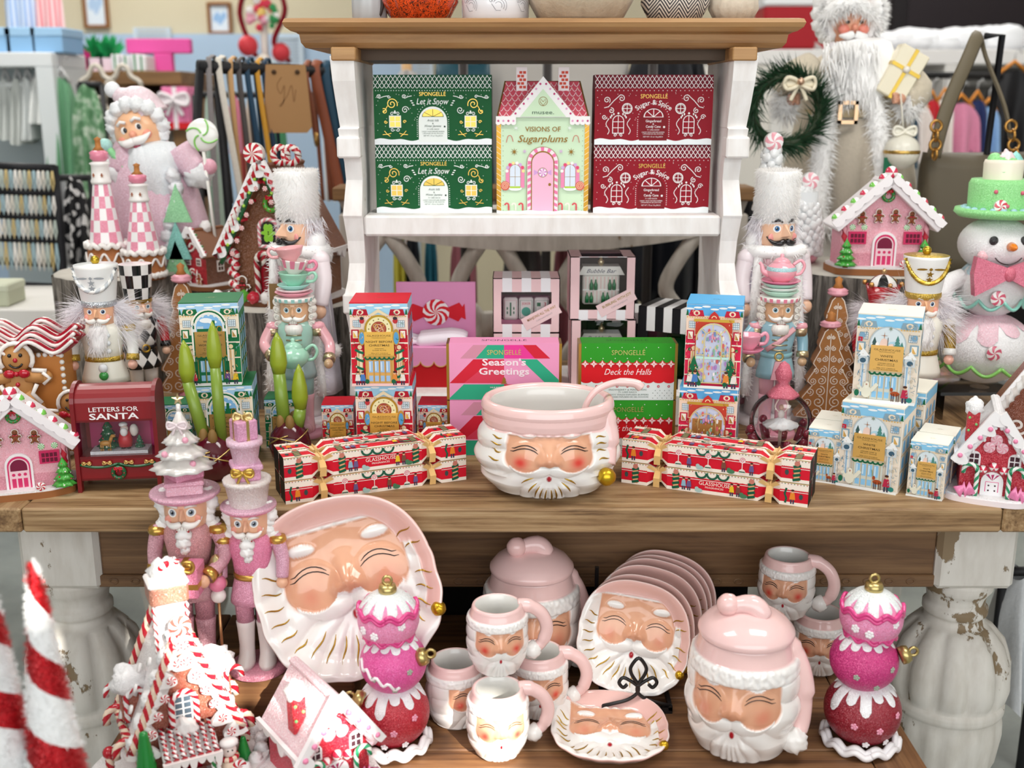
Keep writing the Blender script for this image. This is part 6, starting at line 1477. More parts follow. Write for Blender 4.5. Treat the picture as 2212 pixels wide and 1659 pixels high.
# ---------------------------------------------------------------- boxed christmas crackers
def cracker(label,x,y,z,rz,art=0,group=None):
 t=thing('christmas_cracker',label,'cracker',(x,y,z),rz,group);s=.0355;L=.285;CR,RD='p:f6e9dc','p:d4122c'
 def seg(name,x0,x1,n0,n1):
  cut=.011;xs=([(x0,.60),(x0+cut,1)] if n0 else [(x0,1)])+([(x1-cut,1),(x1,.60)] if n1 else [(x1,1)])
  bands=[0,.15,.65,.965,1];vs=[];fs=[];mm=[]
  for xx,q in xs:
   ring=[];c=s/2
   for e in range(4):
    for b in bands[:-1]:
     u=-c+s*b
     p=[(-c,u),(u,c),(c,-u),(-u,-c)][e];ring.append((xx,p[0]*q,c+p[1]*q))
   vs += ring
  n=16
  for j in range(len(xs)-1):
   for i in range(n): fs.append((j*n+i,(j+1)*n+i,(j+1)*n+(i+1) % n,j*n+(i+1) % n));mm.append([CR,RD,CR,'au:e2c078'][i % 4])
  fs.append(tuple(range(n)));mm.append('p:08080a');fs.append(tuple((len(xs)-1)*n+i for i in range(n-1,-1,-1)));mm.append('p:08080a')
  m=MB();m.v=[Vector(v) for v in vs];m.f=[tuple(reversed(f)) for f in fs];m.m=[m.mi(q) for q in mm];m.s=[False]*len(fs)
  a0,a1=x0+(cut if n0 else 0),x1-(cut if n1 else 0);R=random.Random(art*7+int(x0*1000))
  for pl,top in ((plane((0,-s/2,0)),0),(plane((0,-s/2,s),(1,0,0),(0,1,0)),1)):
   m.art(pl);lw=a1-a0;n=int(lw/.0045)
   for i in range(n): xx=a0+lw*(i+.5)/n;m.poly([(xx-.0012,s*.955),(xx+.0012,s*.955),(xx,s*.90)],['p:8a6a6a','p:3a7a58','p:b84a4a'][i % 3])
   m.line([(a0+lw*i/30,s*(.655+.02*(i % 2))) for i in range(31)],.0012,RD);m.line([(a0,s*.605),(a1,s*.605)],.0009,'p:f8f0ea')
   def trunk(xx):
    m.rect(xx-.004,s*.06,xx+.004,s*.80,'p:e0a878')
    for q in range(4): m.line([(xx-.0055,s*(.10+.19*q)),(xx+.0055,s*(.18+.19*q))],.0042,'p:14583e')
    m.ell(xx,s*.83,.0042,.0042,'p:c87a6a',n=8)
   if lw > .1:
    for c0 in (.38,.5,.62): m.ring(a0+lw*c0,s*.93,lw*.058,.0032,'p:1f5a44',10,pi,2*pi)
    if art == 0: trunk(a0+lw*.10);trunk(a0+lw*.93)
    if art == 0 and not top:
     m.text('GLASSHOUSE',a0+lw*.53,s*.40,.0062,'p:fbf2e8',lw*.34);m.text('FRAGRANCES',a0+lw*.53,s*.27,.003,'p:fbf2e8',lw*.2)
    for i,u in enumerate((.19,.25,.36,.72,.79,.85) if art == 0 else (.12,.24,.36,.45,.62,.70,.82,.92)):
     xx=a0+lw*u;c=['p:8fb4c8','p:6a5a8a','p:a8c4c0','p:e8c02c','p:7a4a3a','p:4a7a58'][i % 6]
     if i % 3 == 2: m.ell(xx,s*.14,.006,.0035,c,n=10);m.ell(xx-.003,s*.22,.0032,.003,c,n=8)
     elif art and i % 3 == 0: m.line([(xx,s*.1),(xx,s*.6)],.001,'p:f8f0ea');m.ell(xx,s*.70,.0048,.0048,'p:f8e8e8',n=12);m.curl(xx,s*.70,.0042,'p:c83a4a',.0009,1.8);m.ell(xx,s*.18,.0052,.0048,'p:e8ddd4',n=10);m.rect(xx-.0045,s*.16,xx+.0045,s*.21,'p:1f5a44')
     else: people(m,xx,s*.08,s*.55,c,R)
   else:
    if (art+(x0 > 0)) % 2 == 0: trunk(a0+lw*.55);m.ell(a0+lw*.2,s*.42,.003,.0045,'p:3a4a48',n=8)
    else: people(m,a0+lw*.45,s*.08,s*.62,'p:e8882c',R);m.line([(a0+lw*.2,s*.1),(a0+lw*.24,s*.3),(a0+lw*.17,s*.5),(a0+lw*.23,s*.75)],.003,'p:14583e');m.ell(a0+lw*.75,s*.42,.003,.0045,'p:3a4a48',n=8)
  m.build(name,t)
 seg('end_cap',-L/2,-L/2+.052,0,1);seg('barrel',-L/2+.062,L/2-.062,1,1);seg('end_cap',L/2-.052,L/2,1,0)
 for sx in (-1,1):
  xx=sx*(L/2-.057);m=MB().box(xx-.0052,xx+.0052,-s*.31,s*.31,s*.19,s*.81,'p:e8c890');m.build('neck',t)
  r=MB();r.tube([(xx+.001,-s*.33,s*.18),(xx+.001,-s*.34,s*.82),(xx+.001,s*.33,s*.82),(xx+.001,s*.33,s*.18)],.0035,'p:e2b878',6,flat=.4)
  for dd in (-1,1): r.add([(xx,-s*.36,s*.6),(xx+dd*.016,-s*.62,s*.88),(xx+dd*.010,-s*.62,s*1.02),(xx,-s*.36,s*.75)],[(0,1,2,3)],'p:e8c080',False)
  r.add([(xx-.0045,-s*.42,s*.72),(xx+.0045,-s*.42,s*.72),(xx+.0055,-s*.66,s*.45),(xx+.005,-s*.60,s*.03),(xx-.005,-s*.60,s*.03),(xx-.0045,-s*.66,s*.45)],[(0,5,2,1),(5,4,3,2)],'p:e2b878',False);r.build('ribbon',t)
 return t
def cracker_stack(cx,cy,rz,names,arts):
 k=0;c,sn=cos(rz),sin(rz)
 for row in (0,1):
  for lev in (0,1):
   o=.0185+.0375*row;cracker(names[k],cx-sn*o,cy+c*o,TAB+.0362*lev,rz,arts[k]);k += 1
cracker_stack(-.203,1.585,radians(23),['red and cream boxed cracker, lower front of the left stack','red and cream boxed cracker, upper front of the left stack','red and cream boxed cracker, lower back of the left stack','red and cream boxed cracker, upper back of the left stack'],[1,0,0,1])
cracker_stack(.302,1.572,radians(-23),['red and cream boxed cracker, lower front of the right stack','red and cream boxed cracker, upper front of the right stack','red and cream boxed cracker, lower back of the right stack','red and cream boxed cracker, upper back of the right stack'],[0,1,1,0])
# ---------------------------------------------------------------- nutcrackers
SK='g:eebb98'
def flare(rx,ry,z): return (rx,ry,z)
def lofty(m,secs,mat,n=24,M=None,cap=True):   # stack of ellipses (rx, ry, z[, cx, cy])
 vs=[];k=len(secs)
 for q in secs:
  cx,cy=(q[3],q[4]) if len(q) > 3 else (0,0)
  for i in range(n): a=2*pi*i/n;vs.append((cx+q[0]*sin(a),cy-q[1]*cos(a),q[2]))
 fs=[(j*n+i,j*n+(i+1) % n,(j+1)*n+(i+1) % n,(j+1)*n+i) for j in range(k-1) for i in range(n)]
 if cap: fs += [tuple(range(n-1,-1,-1)),tuple((k-1)*n+i for i in range(n))]
 return m.add(vs,fs,mat,True,M)
def nutcracker(label,H,x,y,z,rz,o,hat=None,name='nutcracker',group=None):
 """a wooden soldier standing on a round base; H is the height to the top of the head"""
 t=thing(name,label,'nutcracker',(x,y,z),rz,group);u=H;hs=o.get('hs',1.0);sw=o.get('sw',1.0);G=o.get('g','')
 skin=o.get('skin',SK)
 b=MB().lathe([(.17*u,0),(.172*u,.022*u),(.16*u,.036*u),(0,.037*u)],o['base'],32,cap=False);b.build('base',t)
 for s in (-1,1):
  L=MB();lofty(L,[(.050*u,.050*u,.30*u,s*.058*u,0),(.056*u,.054*u,.42*u,s*.060*u,0),(.058*u,.055*u,.52*u,s*.058*u,0)],o['pant'],16);L.build('leg',t)
  B=MB();lofty(B,[(.050*u,.085*u,.036*u,s*.062*u,-.028*u),(.052*u,.085*u,.062*u,s*.062*u,-.028*u),(.046*u,.055*u,.10*u,s*.060*u,-.004*u),(.045*u,.045*u,.16*u,s*.058*u,0),(.052*u,.050*u,.27*u,s*.058*u,0),(.056*u,.056*u,.305*u,s*.058*u,0),(.052*u,.052*u,.31*u,s*.058*u,0)],o['boot'],16)
  if o.get('bootball'): B.ball((s*.062*u,-.092*u,.066*u),.042*u,o['boot'],12,8)
  B.build('boot',t)
 T=MB();lofty(T,[(.150*sw*u,.115*u,.44*u),(.145*sw*u,.112*u,.48*u),(.118*sw*u,.092*u,.585*u),(.112*sw*u,.088*u,.605*u)],o['skirt'],28);T.build('skirt',t)
 C=MB();lofty(C,[(.112*sw*u,.088*u,.60*u),(.120*sw*u,.095*u,.68*u),(.138*sw*u,.102*u,.77*u),(.135*sw*u,.098*u,.82*u),(.085*u,.075*u,.86*u)],o['coat'],28);C.build('torso',t)
 if o.get('belt'):
  MB().lathe([(.114*u,.590*u),(.121*u,.592*u),(.121*u,.622*u),(.114*u,.625*u)],o['belt'],28,cap=False,sx=sw,sy=.80).build('belt',t)
  if o.get('buckle'): m=MB();m.tube(arc3((0,-.098*u,.607*u),.028*u,0,2*pi,16),.008*u,o['buckle'],6,cap=False);m.build('buckle',t)
 if o.get('bars'):
  m=MB()
  for q in range(4): m.tube([(-.055*u,-.092*u,(.655+.036*q)*u),(0,-.104*u,(.653+.036*q)*u),(.055*u,-.092*u,(.655+.036*q)*u)],.006*u,o['bars'],6)
  m.build('frogging',t)
 if o.get('buttons'):
  for s in (-1,1):
   for q in range(3): MB().ball((s*.06*u,-.096*u,(.67+.055*q)*u),(.018*u,.012*u,.018*u),o['buttons'],10,7).build('button',t)
 if o.get('sash'): MB().tube([(-.09*u,-.075*u,.65*u),(0,-.106*u,.72*u),(.10*u,-.085*u,.81*u)],.020*u,o['sash'],6,flat=.3,up=(0,-1,0)).build('sash',t)
 if o.get('flap'): MB().poly.__self__.prism([(-.055*u,.44*u),(.055*u,.44*u),(.03*u,.575*u),(-.03*u,.575*u)],.108*u,.122*u,o['flap'],plane((0,0,0))).build('apron_flap',t)
 for s in (-1,1):
  ax=s*(.135*sw+.032)*u;ps=o.get('arm',{}).get(s,[(ax,0,.80),(ax+s*.022*u,-.005*u,.70),(ax+s*.020*u,-.03*u,.59)])
  P_=[Vector((p[0],p[1],p[2]*u if p[2] < 3 else p[2])) for p in ps];path=smooth_path(P_,5);k=len(path)
  MB().tube(path,[(.043-.008*i/k)*u for i in range(k)],o['sleeve'],12).ball(tuple(P_[0]),.046*u,o['sleeve'],12,8).build('arm',t)
  e=path[-1];d=(path[-1]-path[-2]).normalized()
  if o.get('cuff'): MB().tube([e-d*.045*u,e-d*.02*u,e],[.042*u,.045*u,.045*u],o['cuff'],12).build('cuff',t)
  MB().ball(tuple(e+d*.030*u),(.034*u,.034*u,.036*u),o.get('hand',skin),12,8).build('hand',t)
  if o.get('ep'):
   E=MB().lathe([(.045*u,-.004*u),(.052*u,.012*u),(.044*u,.034*u),(0,.044*u)],o['ep'],16,TR(ax,0,.80*u),cap=False)
   if o.get('fringe'): E.tube([(ax,0,.80*u),(ax+s*.004*u,0,.745*u)],.048*u,o['fringe'],14)
   E.build('epaulette',t)
 r=.085*u*hs;z0=.835*u;hh=(1.0*u-z0)*1.0;hz=lambda f: z0+hh*f
 Hd=MB();lofty(Hd,[(r*.70,r*.68,hz(0)),(r*.93,r*.92,hz(.12)),(r*1.0,r,hz(.45)),(r*1.0,r*1.0,hz(.8)),(r*.97,r*.97,hz(1.0))],skin,28);Hd.build('head',t)
 front=lambda xx,f,off=0: (xx,-sqrt(max(1e-9,(r*1.0)**2-xx*xx))-off,hz(f))
 N_=MB();nl=o.get('nose',.5);N_.add([front(-r*.10,.80),front(r*.10,.80),front(-r*.20,.43),front(r*.20,.43),front(0,.76,r*.12),front(0,.50,r*nl),front(0,.42,r*.22)],[(0,2,5,4),(1,4,5,3),(2,6,5),(6,3,5),(0,4,1)],o.get('nosec',skin),False);N_.build('nose',t)
 for s in (-1,1):
  m=MB();ex=s*r*.42;p=front(ex,.66,0);nrm=Vector((p[0],p[1],0)).normalized();M=plane((p[0]+nrm.x*.0004,p[1]+nrm.y*.0004,p[2]),(-nrm.y,nrm.x,0),(0,0,1));m.art(M);q=r*.21*o.get('eye',1.0)
  m.ell(0,0,q*1.0,q*.92,'g:f8f6f2',n=18);m.ell(0,0,q*.62,q*.66,o.get('iris','g:5a8ab0'),n=16);m.ell(0,0,q*.34,q*.36,'g:101014',n=12);m.ell(-q*.16,q*.2,q*.12,q*.12,'g:ffffff',n=8);m.build('eye',t)
  w=MB();w.tube([front(s*r*.16,.84,r*.02),front(s*r*.40,.90,r*.05),front(s*r*.66,.84,r*.02)],[r*.05,r*.09,r*.03],o.get('browc','g:f3efe8'),6);w.build('eyebrow',t)
  if o.get('cheek'): c=front(s*r*.62,.42,-.0012*u);MB().ball(c,(r*.22,r*.05,r*.2),o['cheek'],10,6).build('cheek',t)
  mm=MB();mc=o.get('mous','g:f4f1ec');mm.tube(smooth_path([front(s*r*.03,.34,r*.1),front(s*r*.32,.26,r*.15),front(s*r*.62,.28,r*.12),front(s*r*.84,.43,r*.06)],4),[r*q for q in (.10,.14,.16,.17,.17,.16,.15,.13,.11,.09,.07,.05,.03)],mc,8);mm.build('moustache',t)
 m=MB();p=front(0,.16);m.box(-r*.26,r*.26,p[1]-r*.06,p[1]+r*.2,hz(.06),hz(.235),'g:f6f2ea',r*.03);m.box(-r*.30,r*.30,p[1]-r*.04,p[1]+r*.1,hz(.02),hz(.06),'g:b8242c')
 for q in range(4): m.box(-r*.2+r*.13*q-r*.008,-r*.2+r*.13*q+r*.008,p[1]-r*.065,p[1],hz(.07),hz(.23),'g:8a6a6a')
 m.build('teeth',t)
 bd=o.get('beard','brush');bc=o.get('beardc','g:f2eee8')
 if bd == 'brush':
  rf=lambda a,q,zz: 1+.035*cos(16*a);MB().lathe([(.02*u,-.062*u),(.045*u*hs,-.055*u),(.052*u*hs,-.02*u),(.046*u*hs,.012*u),(.03*u,.02*u)],bc,48,TR(0,-.088*u,hz(-.06)),rf=rf,sy=.55).build('beard',t)
 elif bd == 'goat':
  m=MB();lumpy(m,(0,-.098*u,hz(-.10)),.040*u,bc,3,.2);lumpy(m,(0,-.106*u,hz(-.34)),.036*u,bc,5,.25);lumpy(m,(.004*u,-.106*u,hz(-.58)),.026*u,bc,7,.25);m.build('beard',t)
 elif bd == 'feather':
  R=random.Random(4);m=MB();lofty(m,[(.02*u,.02*u,hz(-1.1),0,-.115*u),(.06*u,.035*u,hz(-.7),0,-.108*u),(.07*u,.04*u,hz(-.2),0,-.09*u),(.05*u,.03*u,hz(.1),0,-.08*u)],'m:fbfaf9',14)
  m.hair([((R.uniform(-.055,.055)*u,-(.10+R.uniform(0,.03))*u,hz(R.uniform(-1.0,.1))),(R.uniform(-.9,.9),-.7,-.8)) for _ in range(420)],'h:f9f6f6',.06*u,.0016*u,.5,2);m.build('beard',t)
 hr=o.get('hair','curl');hc=o.get('hairc','g:f2eee6')
 if hr == 'curl':
  for s in (-1,1):
   m=MB()
   for q in range(4): m.ball((s*(r*1.06+(.012 if q < 3 else 0)*u),r*.1,hz(.92-.31*q)),(.036*u,.05*u,.033*u),hc,12,8);m.tube(arc3((s*(r*1.06+.012*u),-.040*u,hz(.92-.31*q)),.017*u,0,5,10),.006*u,hc,5)
   m.build('hair',t)
  MB().lathe([(r*1.04,hz(-.05)),(r*1.1,hz(.5)),(r*1.02,hz(1.0))],hc,20,TR(0,.014*u,0),cap=False).build('hair_back',t) if False else None
  m=MB();lofty(m,[(r*.9,r*.6,hz(-.1),0,r*.55),(r*1.05,r*.62,hz(.5),0,r*.5),(r*1.0,r*.6,hz(1),0,r*.45)],hc,20);m.build('hair_back',t)
 elif hr == 'wavy':
  for s in (-1,1):
   m=MB()
   for q in range(6):
    lumpy(m,(s*(r*(1.02+.12*sin(q*1.9))),r*.12,hz(.98-.25*q)),r*.36,hc,q+s,.22,12)
   m.build('hair',t)
  m=MB();lofty(m,[(r*.9,r*.6,hz(-.35),0,r*.55),(r*1.08,r*.62,hz(.4),0,r*.5),(r*1.0,r*.6,hz(1),0,r*.45)],hc,20);m.build('hair_back',t)
 elif hr in ('feather','fur'):
  R=random.Random(int(x*100));lw=1.0 if hr == 'feather' else .62
  for s in (-1,1):
   m=MB();lumpy(m,(s*r*1.0,r*.25,hz(.25)),r*.55,'m:fbfaf9',s,.1,12);pts=[]
   for _ in range(900 if hr == 'feather' else 700):
    f=R.uniform(-.55,.95) if hr == 'fur' else R.uniform(-.3,.9);yy=R.uniform(-r*.35,r*.8)
    pts.append(((s*r*R.uniform(.85,1.1),yy,hz(f)),(s*R.uniform(.3,1.3 if hr == 'feather' else .55),R.uniform(-.5,.3),R.uniform(-.9,.35 if hr == 'feather' else -.2))))
   m.hair(pts,'h:f7f4f8',(.22 if hr == 'feather' else .105)*u*lw,(.0016 if hr == 'feather' else .0022)*u,.5 if hr == 'fur' else .2,5);m.build('hair',t)
 if hat: hat(t,u,r,hz(1.0))
 return t
def fur_tube(m,r,z0,z1,seed=0,n=1500,mat='h:faf8f6',L=.012,top=True,r1=None):
 R=random.Random(seed);r1=r1 or r;m.lathe([(0,z0),(r*.98,z0),(r1*.99,z1-r*.1),(r1*.9,z1),(0,z1+.002)],'m:fbfaf9',28,cap=False)
 pts=[]
 for _ in range(n):
  a=R.uniform(0,2*pi);zz=R.uniform(z0,z1);rr=r+(r1-r)*(zz-z0)/(z1-z0);pts.append(((rr*sin(a)*.97,-rr*cos(a)*.97,zz),(sin(a),-cos(a),-.6)))
 if top:
  for _ in range(n//5): a=R.uniform(0,2*pi);q=r1*sqrt(R.random());pts.append(((q*sin(a),-q*cos(a),z1),(sin(a)*.5,-cos(a)*.5,.7)))
 m.hair(pts,mat,L,L*.055,.3,seed,jit=.55)
# ---- hats
def hat_tree(t,u,r,z):
 u *= .60
 MB().lathe([(r*.9,z-.014*u),(r*1.42,z-.002*u),(r*1.62,z+.03*u),(r*1.58,z+.055*u),(r*1.2,z+.05*u),(0,z+.048*u)],['l:e890b0','l:e890b0','l:d8a0b4','l:c99aac','l:c99aac'],36,cap=False).build('hat_brim',t)
 z1=z+.045*u;w=r*.82
 b=MB(TR(0,0,z1,radians(12)));b.box(-w,w,-w,w,0,.115*u,'l:edb4c4',.002);b.box(-w*1.08,w*1.08,-w*1.08,w*1.08,.085*u,.125*u,'l:e6a4b8',.002);b.build('gift_tier',t)
 b=MB(TR(0,0,z1+.125*u,radians(40)));w *= .86;b.box(-w,w,-w,w,0,.10*u,'l:d98aa6',.002);b.box(-w*1.1,w*1.1,-w*1.1,w*1.1,.075*u,.105*u,'l:d07f9c',.002);b.build('gift_tier',t)
 zt=z1+.225*u
 m=MB()
 for k in range(4):
  R0=r*(1.42-.30*k);rf=lambda a,q,zz: 1+.10*cos(10*a)*(1-q);m.lathe([(R0*.3,zt+.115*u*k+.002*u),(R0,zt+.115*u*k),(R0*.72,zt+.115*u*k+.035*u),(R0*.34,zt+.115*u*k+.11*u),(R0*.2,zt+.115*u*k+.15*u)],'pearl',40,rf=rf)
 m.build('tiny_tree',t)
 for k,(a,q,cz) in enumerate(((-.6,1.02,.16),(.75,.9,.06),(.5,.72,.27))): MB().ball((r*q*sin(a)*1.0,-r*q*cos(a),zt+cz*u),.028*u,'g:eda6bc',12,8).build('bauble',t)
 m=MB();bow(m,plane((0,-r*.52,zt+.40*u)),.085*u,'s:f0dfe2');m.build('bow',t)
 m=MB();pts=[((.055 if i % 2 == 0 else .024)*u*sin(pi*i/5),(.055 if i % 2 == 0 else .024)*u*cos(pi*i/5)) for i in range(10)]
 n=len(pts);vs=[(a,b,0) for a,b in pts]+[(0,0,.02*u),(0,0,-.02*u)];m.add(vs,[(i,(i+1) % n,n) for i in range(n)]+[((i+1) % n,i,n+1) for i in range(n)],'au:dcc69a',False,plane((0,0,zt+.60*u)));m.tube([(0,0,zt+.48*u),(0,0,zt+.56*u)],.02*u,'pearl',8);m.build('star',t)
def hat_gifts(t,u,r,z):
 u *= .74
 MB().lathe([(r*.9,z-.014*u),(r*1.32,z-.002*u),(r*1.48,z+.02*u),(r*1.45,z+.04*u),(0,z+.042*u)],['l:e57fa4','l:e57fa4','l:d8a0b4','l:c79aac'],36,cap=False).build('hat_brim',t)
 z1=z+.04*u;rf=lambda a,q,zz: 1+.012*cos(18*a)
 MB().lathe([(r*.95,z1),(r*1.16,z1+.17*u),(r*1.24,z1+.172*u),(r*1.25,z1+.205*u),(r*1.15,z1+.207*u),(0,z1+.205*u)],'l:e9dcd6',54,rf=rf,cap=False).build('drum',t)
 z2=z1+.205*u;w=r*.66
 b=MB(TR(0,0,z2,radians(20)));b.box(-w,w,-w,w,0,.10*u,'l:d996b6',.002);b.box(-w*1.18,w*1.18,-w*1.18,w*1.18,.085*u,.13*u,'l:dfa6c4',.002);b.build('gift_tier',t)
 m=MB();bow(m,plane((0,-w*1.3,z2+.085*u)),.085*u,'au:d8b45a');m.build('gold_bow',t)
 MB().lathe([(r*.62,z2+.13*u),(r*.80,z2+.27*u),(r*.92,z2+.272*u),(r*.93,z2+.315*u),(0,z2+.316*u)],'l:e6bccf',40,cap=False).build('tub',t)
 z3=z2+.315*u;w=r*.56
 b=MB(TR(0,0,z3,radians(35)));b.box(-w,w,-w,w,0,.155*u,'l:d494b4',.002);b.box(-w*1.02,w*1.02,-w*.14,w*.14,0,.157*u,'au:d8bc78');b.box(-w*.14,w*.14,-w*1.02,w*1.02,0,.157*u,'au:d8bc78');b.build('top_gift',t)
 m=MB();bow(m,plane((0,0,z3+.165*u),(1,0,0),(0,.5,1)),.075*u,'au:d8c08a',False);bow(m,plane((0,0,z3+.165*u),(0,1,0),(-.5,0,1)),.06*u,'au:d8c08a',False);m.build('top_bow',t)
def plate_stack(t,u,r,z,cols,stripe):
 m=MB();n=32;zz=z-.012*u
 m.lathe([(r*1.0,zz),(r*1.34,zz+.012*u),(r*1.38,zz+.046*u),(r*1.30,zz+.05*u),(0,zz+.05*u)],'g:f4f0ea',36,cap=False)
 for k in range(18):
  a0,a1=2*pi*k/18,2*pi*(k+.5)/18;m.add([(R_*sin(a),-R_*cos(a),q) for R_,q in ((r*1.352,zz+.013*u),(r*1.392,zz+.045*u)) for a in (a0,a1)],[(0,1,3,2)],stripe)
 m.build('striped_brim',t);zz += .05*u
 for k,(c,q,h) in enumerate(cols):
  MB().lathe([(r*q*.55,zz),(r*q*.75,zz+h*.35*u),(r*q,zz+h*u),(r*q*.97,zz+h*1.12*u),(r*q*.7,zz+h*.55*u),(0,zz+h*.5*u)],c,36,cap=False).build('saucer',t);zz += h*.78*u
 return zz
def teacup(t,u,r,z,c,tilt,off,c2=None,hside=1,name='cup'):
 M=TR(off,0,z,0,0,tilt);m=MB(M)
 pr=[(r*.42,0),(r*.46,.012*u),(r*.82,.055*u),(r*1.02,.115*u),(r*1.06,.128*u),(r*.98,.124*u),(r*.76,.06*u),(0,.03*u)]
 m.lathe(pr,c,36,cap=False)
 if c2:
  for k in range(9):
   a0=2*pi*(k-.25)/9;vs=[]
   for R_,q in ((r*.83,.055),(r*1.025,.115),(r*1.065,.128)):
    for e in range(4): a=a0+pi/9*e/3;vs.append((R_*1.006*sin(a),-R_*1.006*cos(a),q*u))
   m.add(vs,[(j*4+e,j*4+e+1,j*4+e+5,j*4+e+4) for j in range(2) for e in range(3)],c2)
 m.tube(smooth_path([(hside*r*.98,0,.112*u),(hside*r*1.35,0,.135*u),(hside*r*1.58,0,.10*u),(hside*r*1.38,0,.055*u),(hside*r*.86,0,.05*u)],5),.015*u,c if not c2 else c2,8);m.build(name,t)
def hat_cups(t,u,r,z):
 u *= .80
 zz=plate_stack(t,u,r,z,[('g:ee9cac',1.32,.04),('g:f3dfe0',1.22,.035),('g:9fd8cc',1.12,.045)],'g:9ccfc8')
 teacup(t,u,r*.98,zz-.01*u,'g:a5ddc2',radians(2),0,None,1);teacup(t,u,r*.95,zz+.105*u,'g:f6ede8',radians(7),.006*u,'g:ee8aa6',1);teacup(t,u,r*.93,zz+.215*u,'g:f2b0b4',radians(-6),-.01*u,None,-1)
def teapot(m,R,c,belt=None):
 m.lathe([(R*.55,0),(R*.62,R*.08),(R*.98,R*.45),(R*1.05,R*.78),(R*.92,R*1.1),(R*.66,R*1.30),(R*.60,R*1.36),(R*.62,R*1.42),(R*.4,R*1.62),(R*.12,R*1.74),(R*.16,R*1.84),(R*.1,R*1.95),(0,R*1.98)],c,36,cap=False)
 m.tube(smooth_path([(-R*.85,0,R*.55),(-R*1.25,0,R*.72),(-R*1.38,0,R*1.15),(-R*1.55,0,R*1.34)],5),[R*.26,R*.25,R*.23,R*.22,R*.2,R*.19,R*.18,R*.17,R*.16,R*.15,R*.14,R*.13,R*.12,R*.12,R*.12,R*.12],c,10)
 m.tube(smooth_path([(R*.82,0,R*1.2),(R*1.3,0,R*1.5),(R*1.58,0,R*1.1),(R*1.35,0,R*.6),(R*.95,0,R*.5)],5),R*.11,c,8)
 if belt: m.lathe([(R*1.045,R*.82),(R*1.05,R*.86),(R*.985,R*1.06),(R*.96,R*1.08)],belt,36,cap=False)
def hat_pot(t,u,r,z):
 u *= .84
 zz=plate_stack(t,u,r,z,[('g:b9e0cc',1.28,.045),('g:eef0ec',1.24,.04),('g:b4dccb',1.22,.04),('g:e87fa0',1.34,.035)],'g:ee8aa2')
 m=MB(TR(0,0,zz-.005*u));teapot(m,r*.98,'g:f3a9b6','l:a8cdd2');m.build('teapot',t)
def hat_fur(t,u,r,z):
 m=MB();fur_tube(m,r*1.03,z-.035*u,z+.205*u,3,4200,L=.0085,r1=r*1.1);m.build('fur_hat',t)
def shako(gold):
 def f(t,u,r,z):
  c2='lm:c8a84a' if gold else 'lm:c2c6cc';tr='au:c9a23a' if gold else 's:c4c8cc'
  MB().lathe([(r*1.02,z-.02*u),(r*1.12,z+.03*u),(r*1.38,z+.235*u),(r*1.40,z+.255*u),(0,z+.262*u)],['s:f3f2f0','s:f3f2f0','s:f3f2f0',c2 if gold else 's:eef0f0'],36,cap=False).build('hat',t)
  MB().lathe([(r*1.03,z-.03*u),(r*1.14,z-.015*u),(r*1.12,z+.012*u),(r*1.03,z+.015*u)],c2,36,cap=False).build('hat_band',t)
  m=MB();pts=[(r*1.40*sin(a),-r*(1.40-.16*(1-(a/1.25)**2))*cos(a),z+.235*u-.15*u*(1-(a/1.25)**2)) for a in [-1.25+2.5*i/24 for i in range(25)]]
  m.twist(pts,.016*u,tr,'s:f4f2ee' if not gold else 'au:e4c868',n=8,turns=60,bands=1);m.build('hat_cord',t)
  MB().ball((0,0,z+.285*u),.03*u,'au:c9a83a',12,8).build('hat_knob',t)
  g=MB().art(plane((0,-r*1.33,z+.10*u),(1,0,0),(0,-.30,1)));cc='au:b08a3a' if gold else 's:a8aeb4'
  for s in (-1,1): g.ell(s*.055*u,.085*u,.035*u,.008*u,cc,n=10)
  g.ell(0,.085*u,.011*u,.011*u,cc,n=10);g.star(0,.05*u,.026*u,cc);g.star(0,.01*u,.026*u,cc);g.build('hat_badge',t)
 return f
def hat_check(t,u,r,z):
 m=MB();n=12;prf=[(r*1.0,z-.01*u),(r*1.12,z+.095*u),(r*1.22,z+.20*u),(r*1.28,z+.28*u)]
 for j in range(3):
  for i in range(n):
   a0,a1=2*pi*i/n,2*pi*(i+1)/n;vs=[(R_*sin(a0+(a1-a0)*e/3),-R_*cos(a0+(a1-a0)*e/3),q) for R_,q in (prf[j],prf[j+1]) for e in range(4)]
   m.add(vs,[(e,e+1,e+5,e+4) for e in range(3)],'g:141416' if (i+j) % 2 else 'g:f2f0ee')
 m.lathe([(r*1.28,z+.28*u),(0,z+.285*u)],'g:f2f0ee',24,cap=False);m.build('checked_hat',t)
 MB().lathe([(r*1.0,z-.03*u),(r*1.1,z-.02*u),(r*1.08,z+.005*u)],'au:b8923a',24,cap=False).build('hat_band',t)
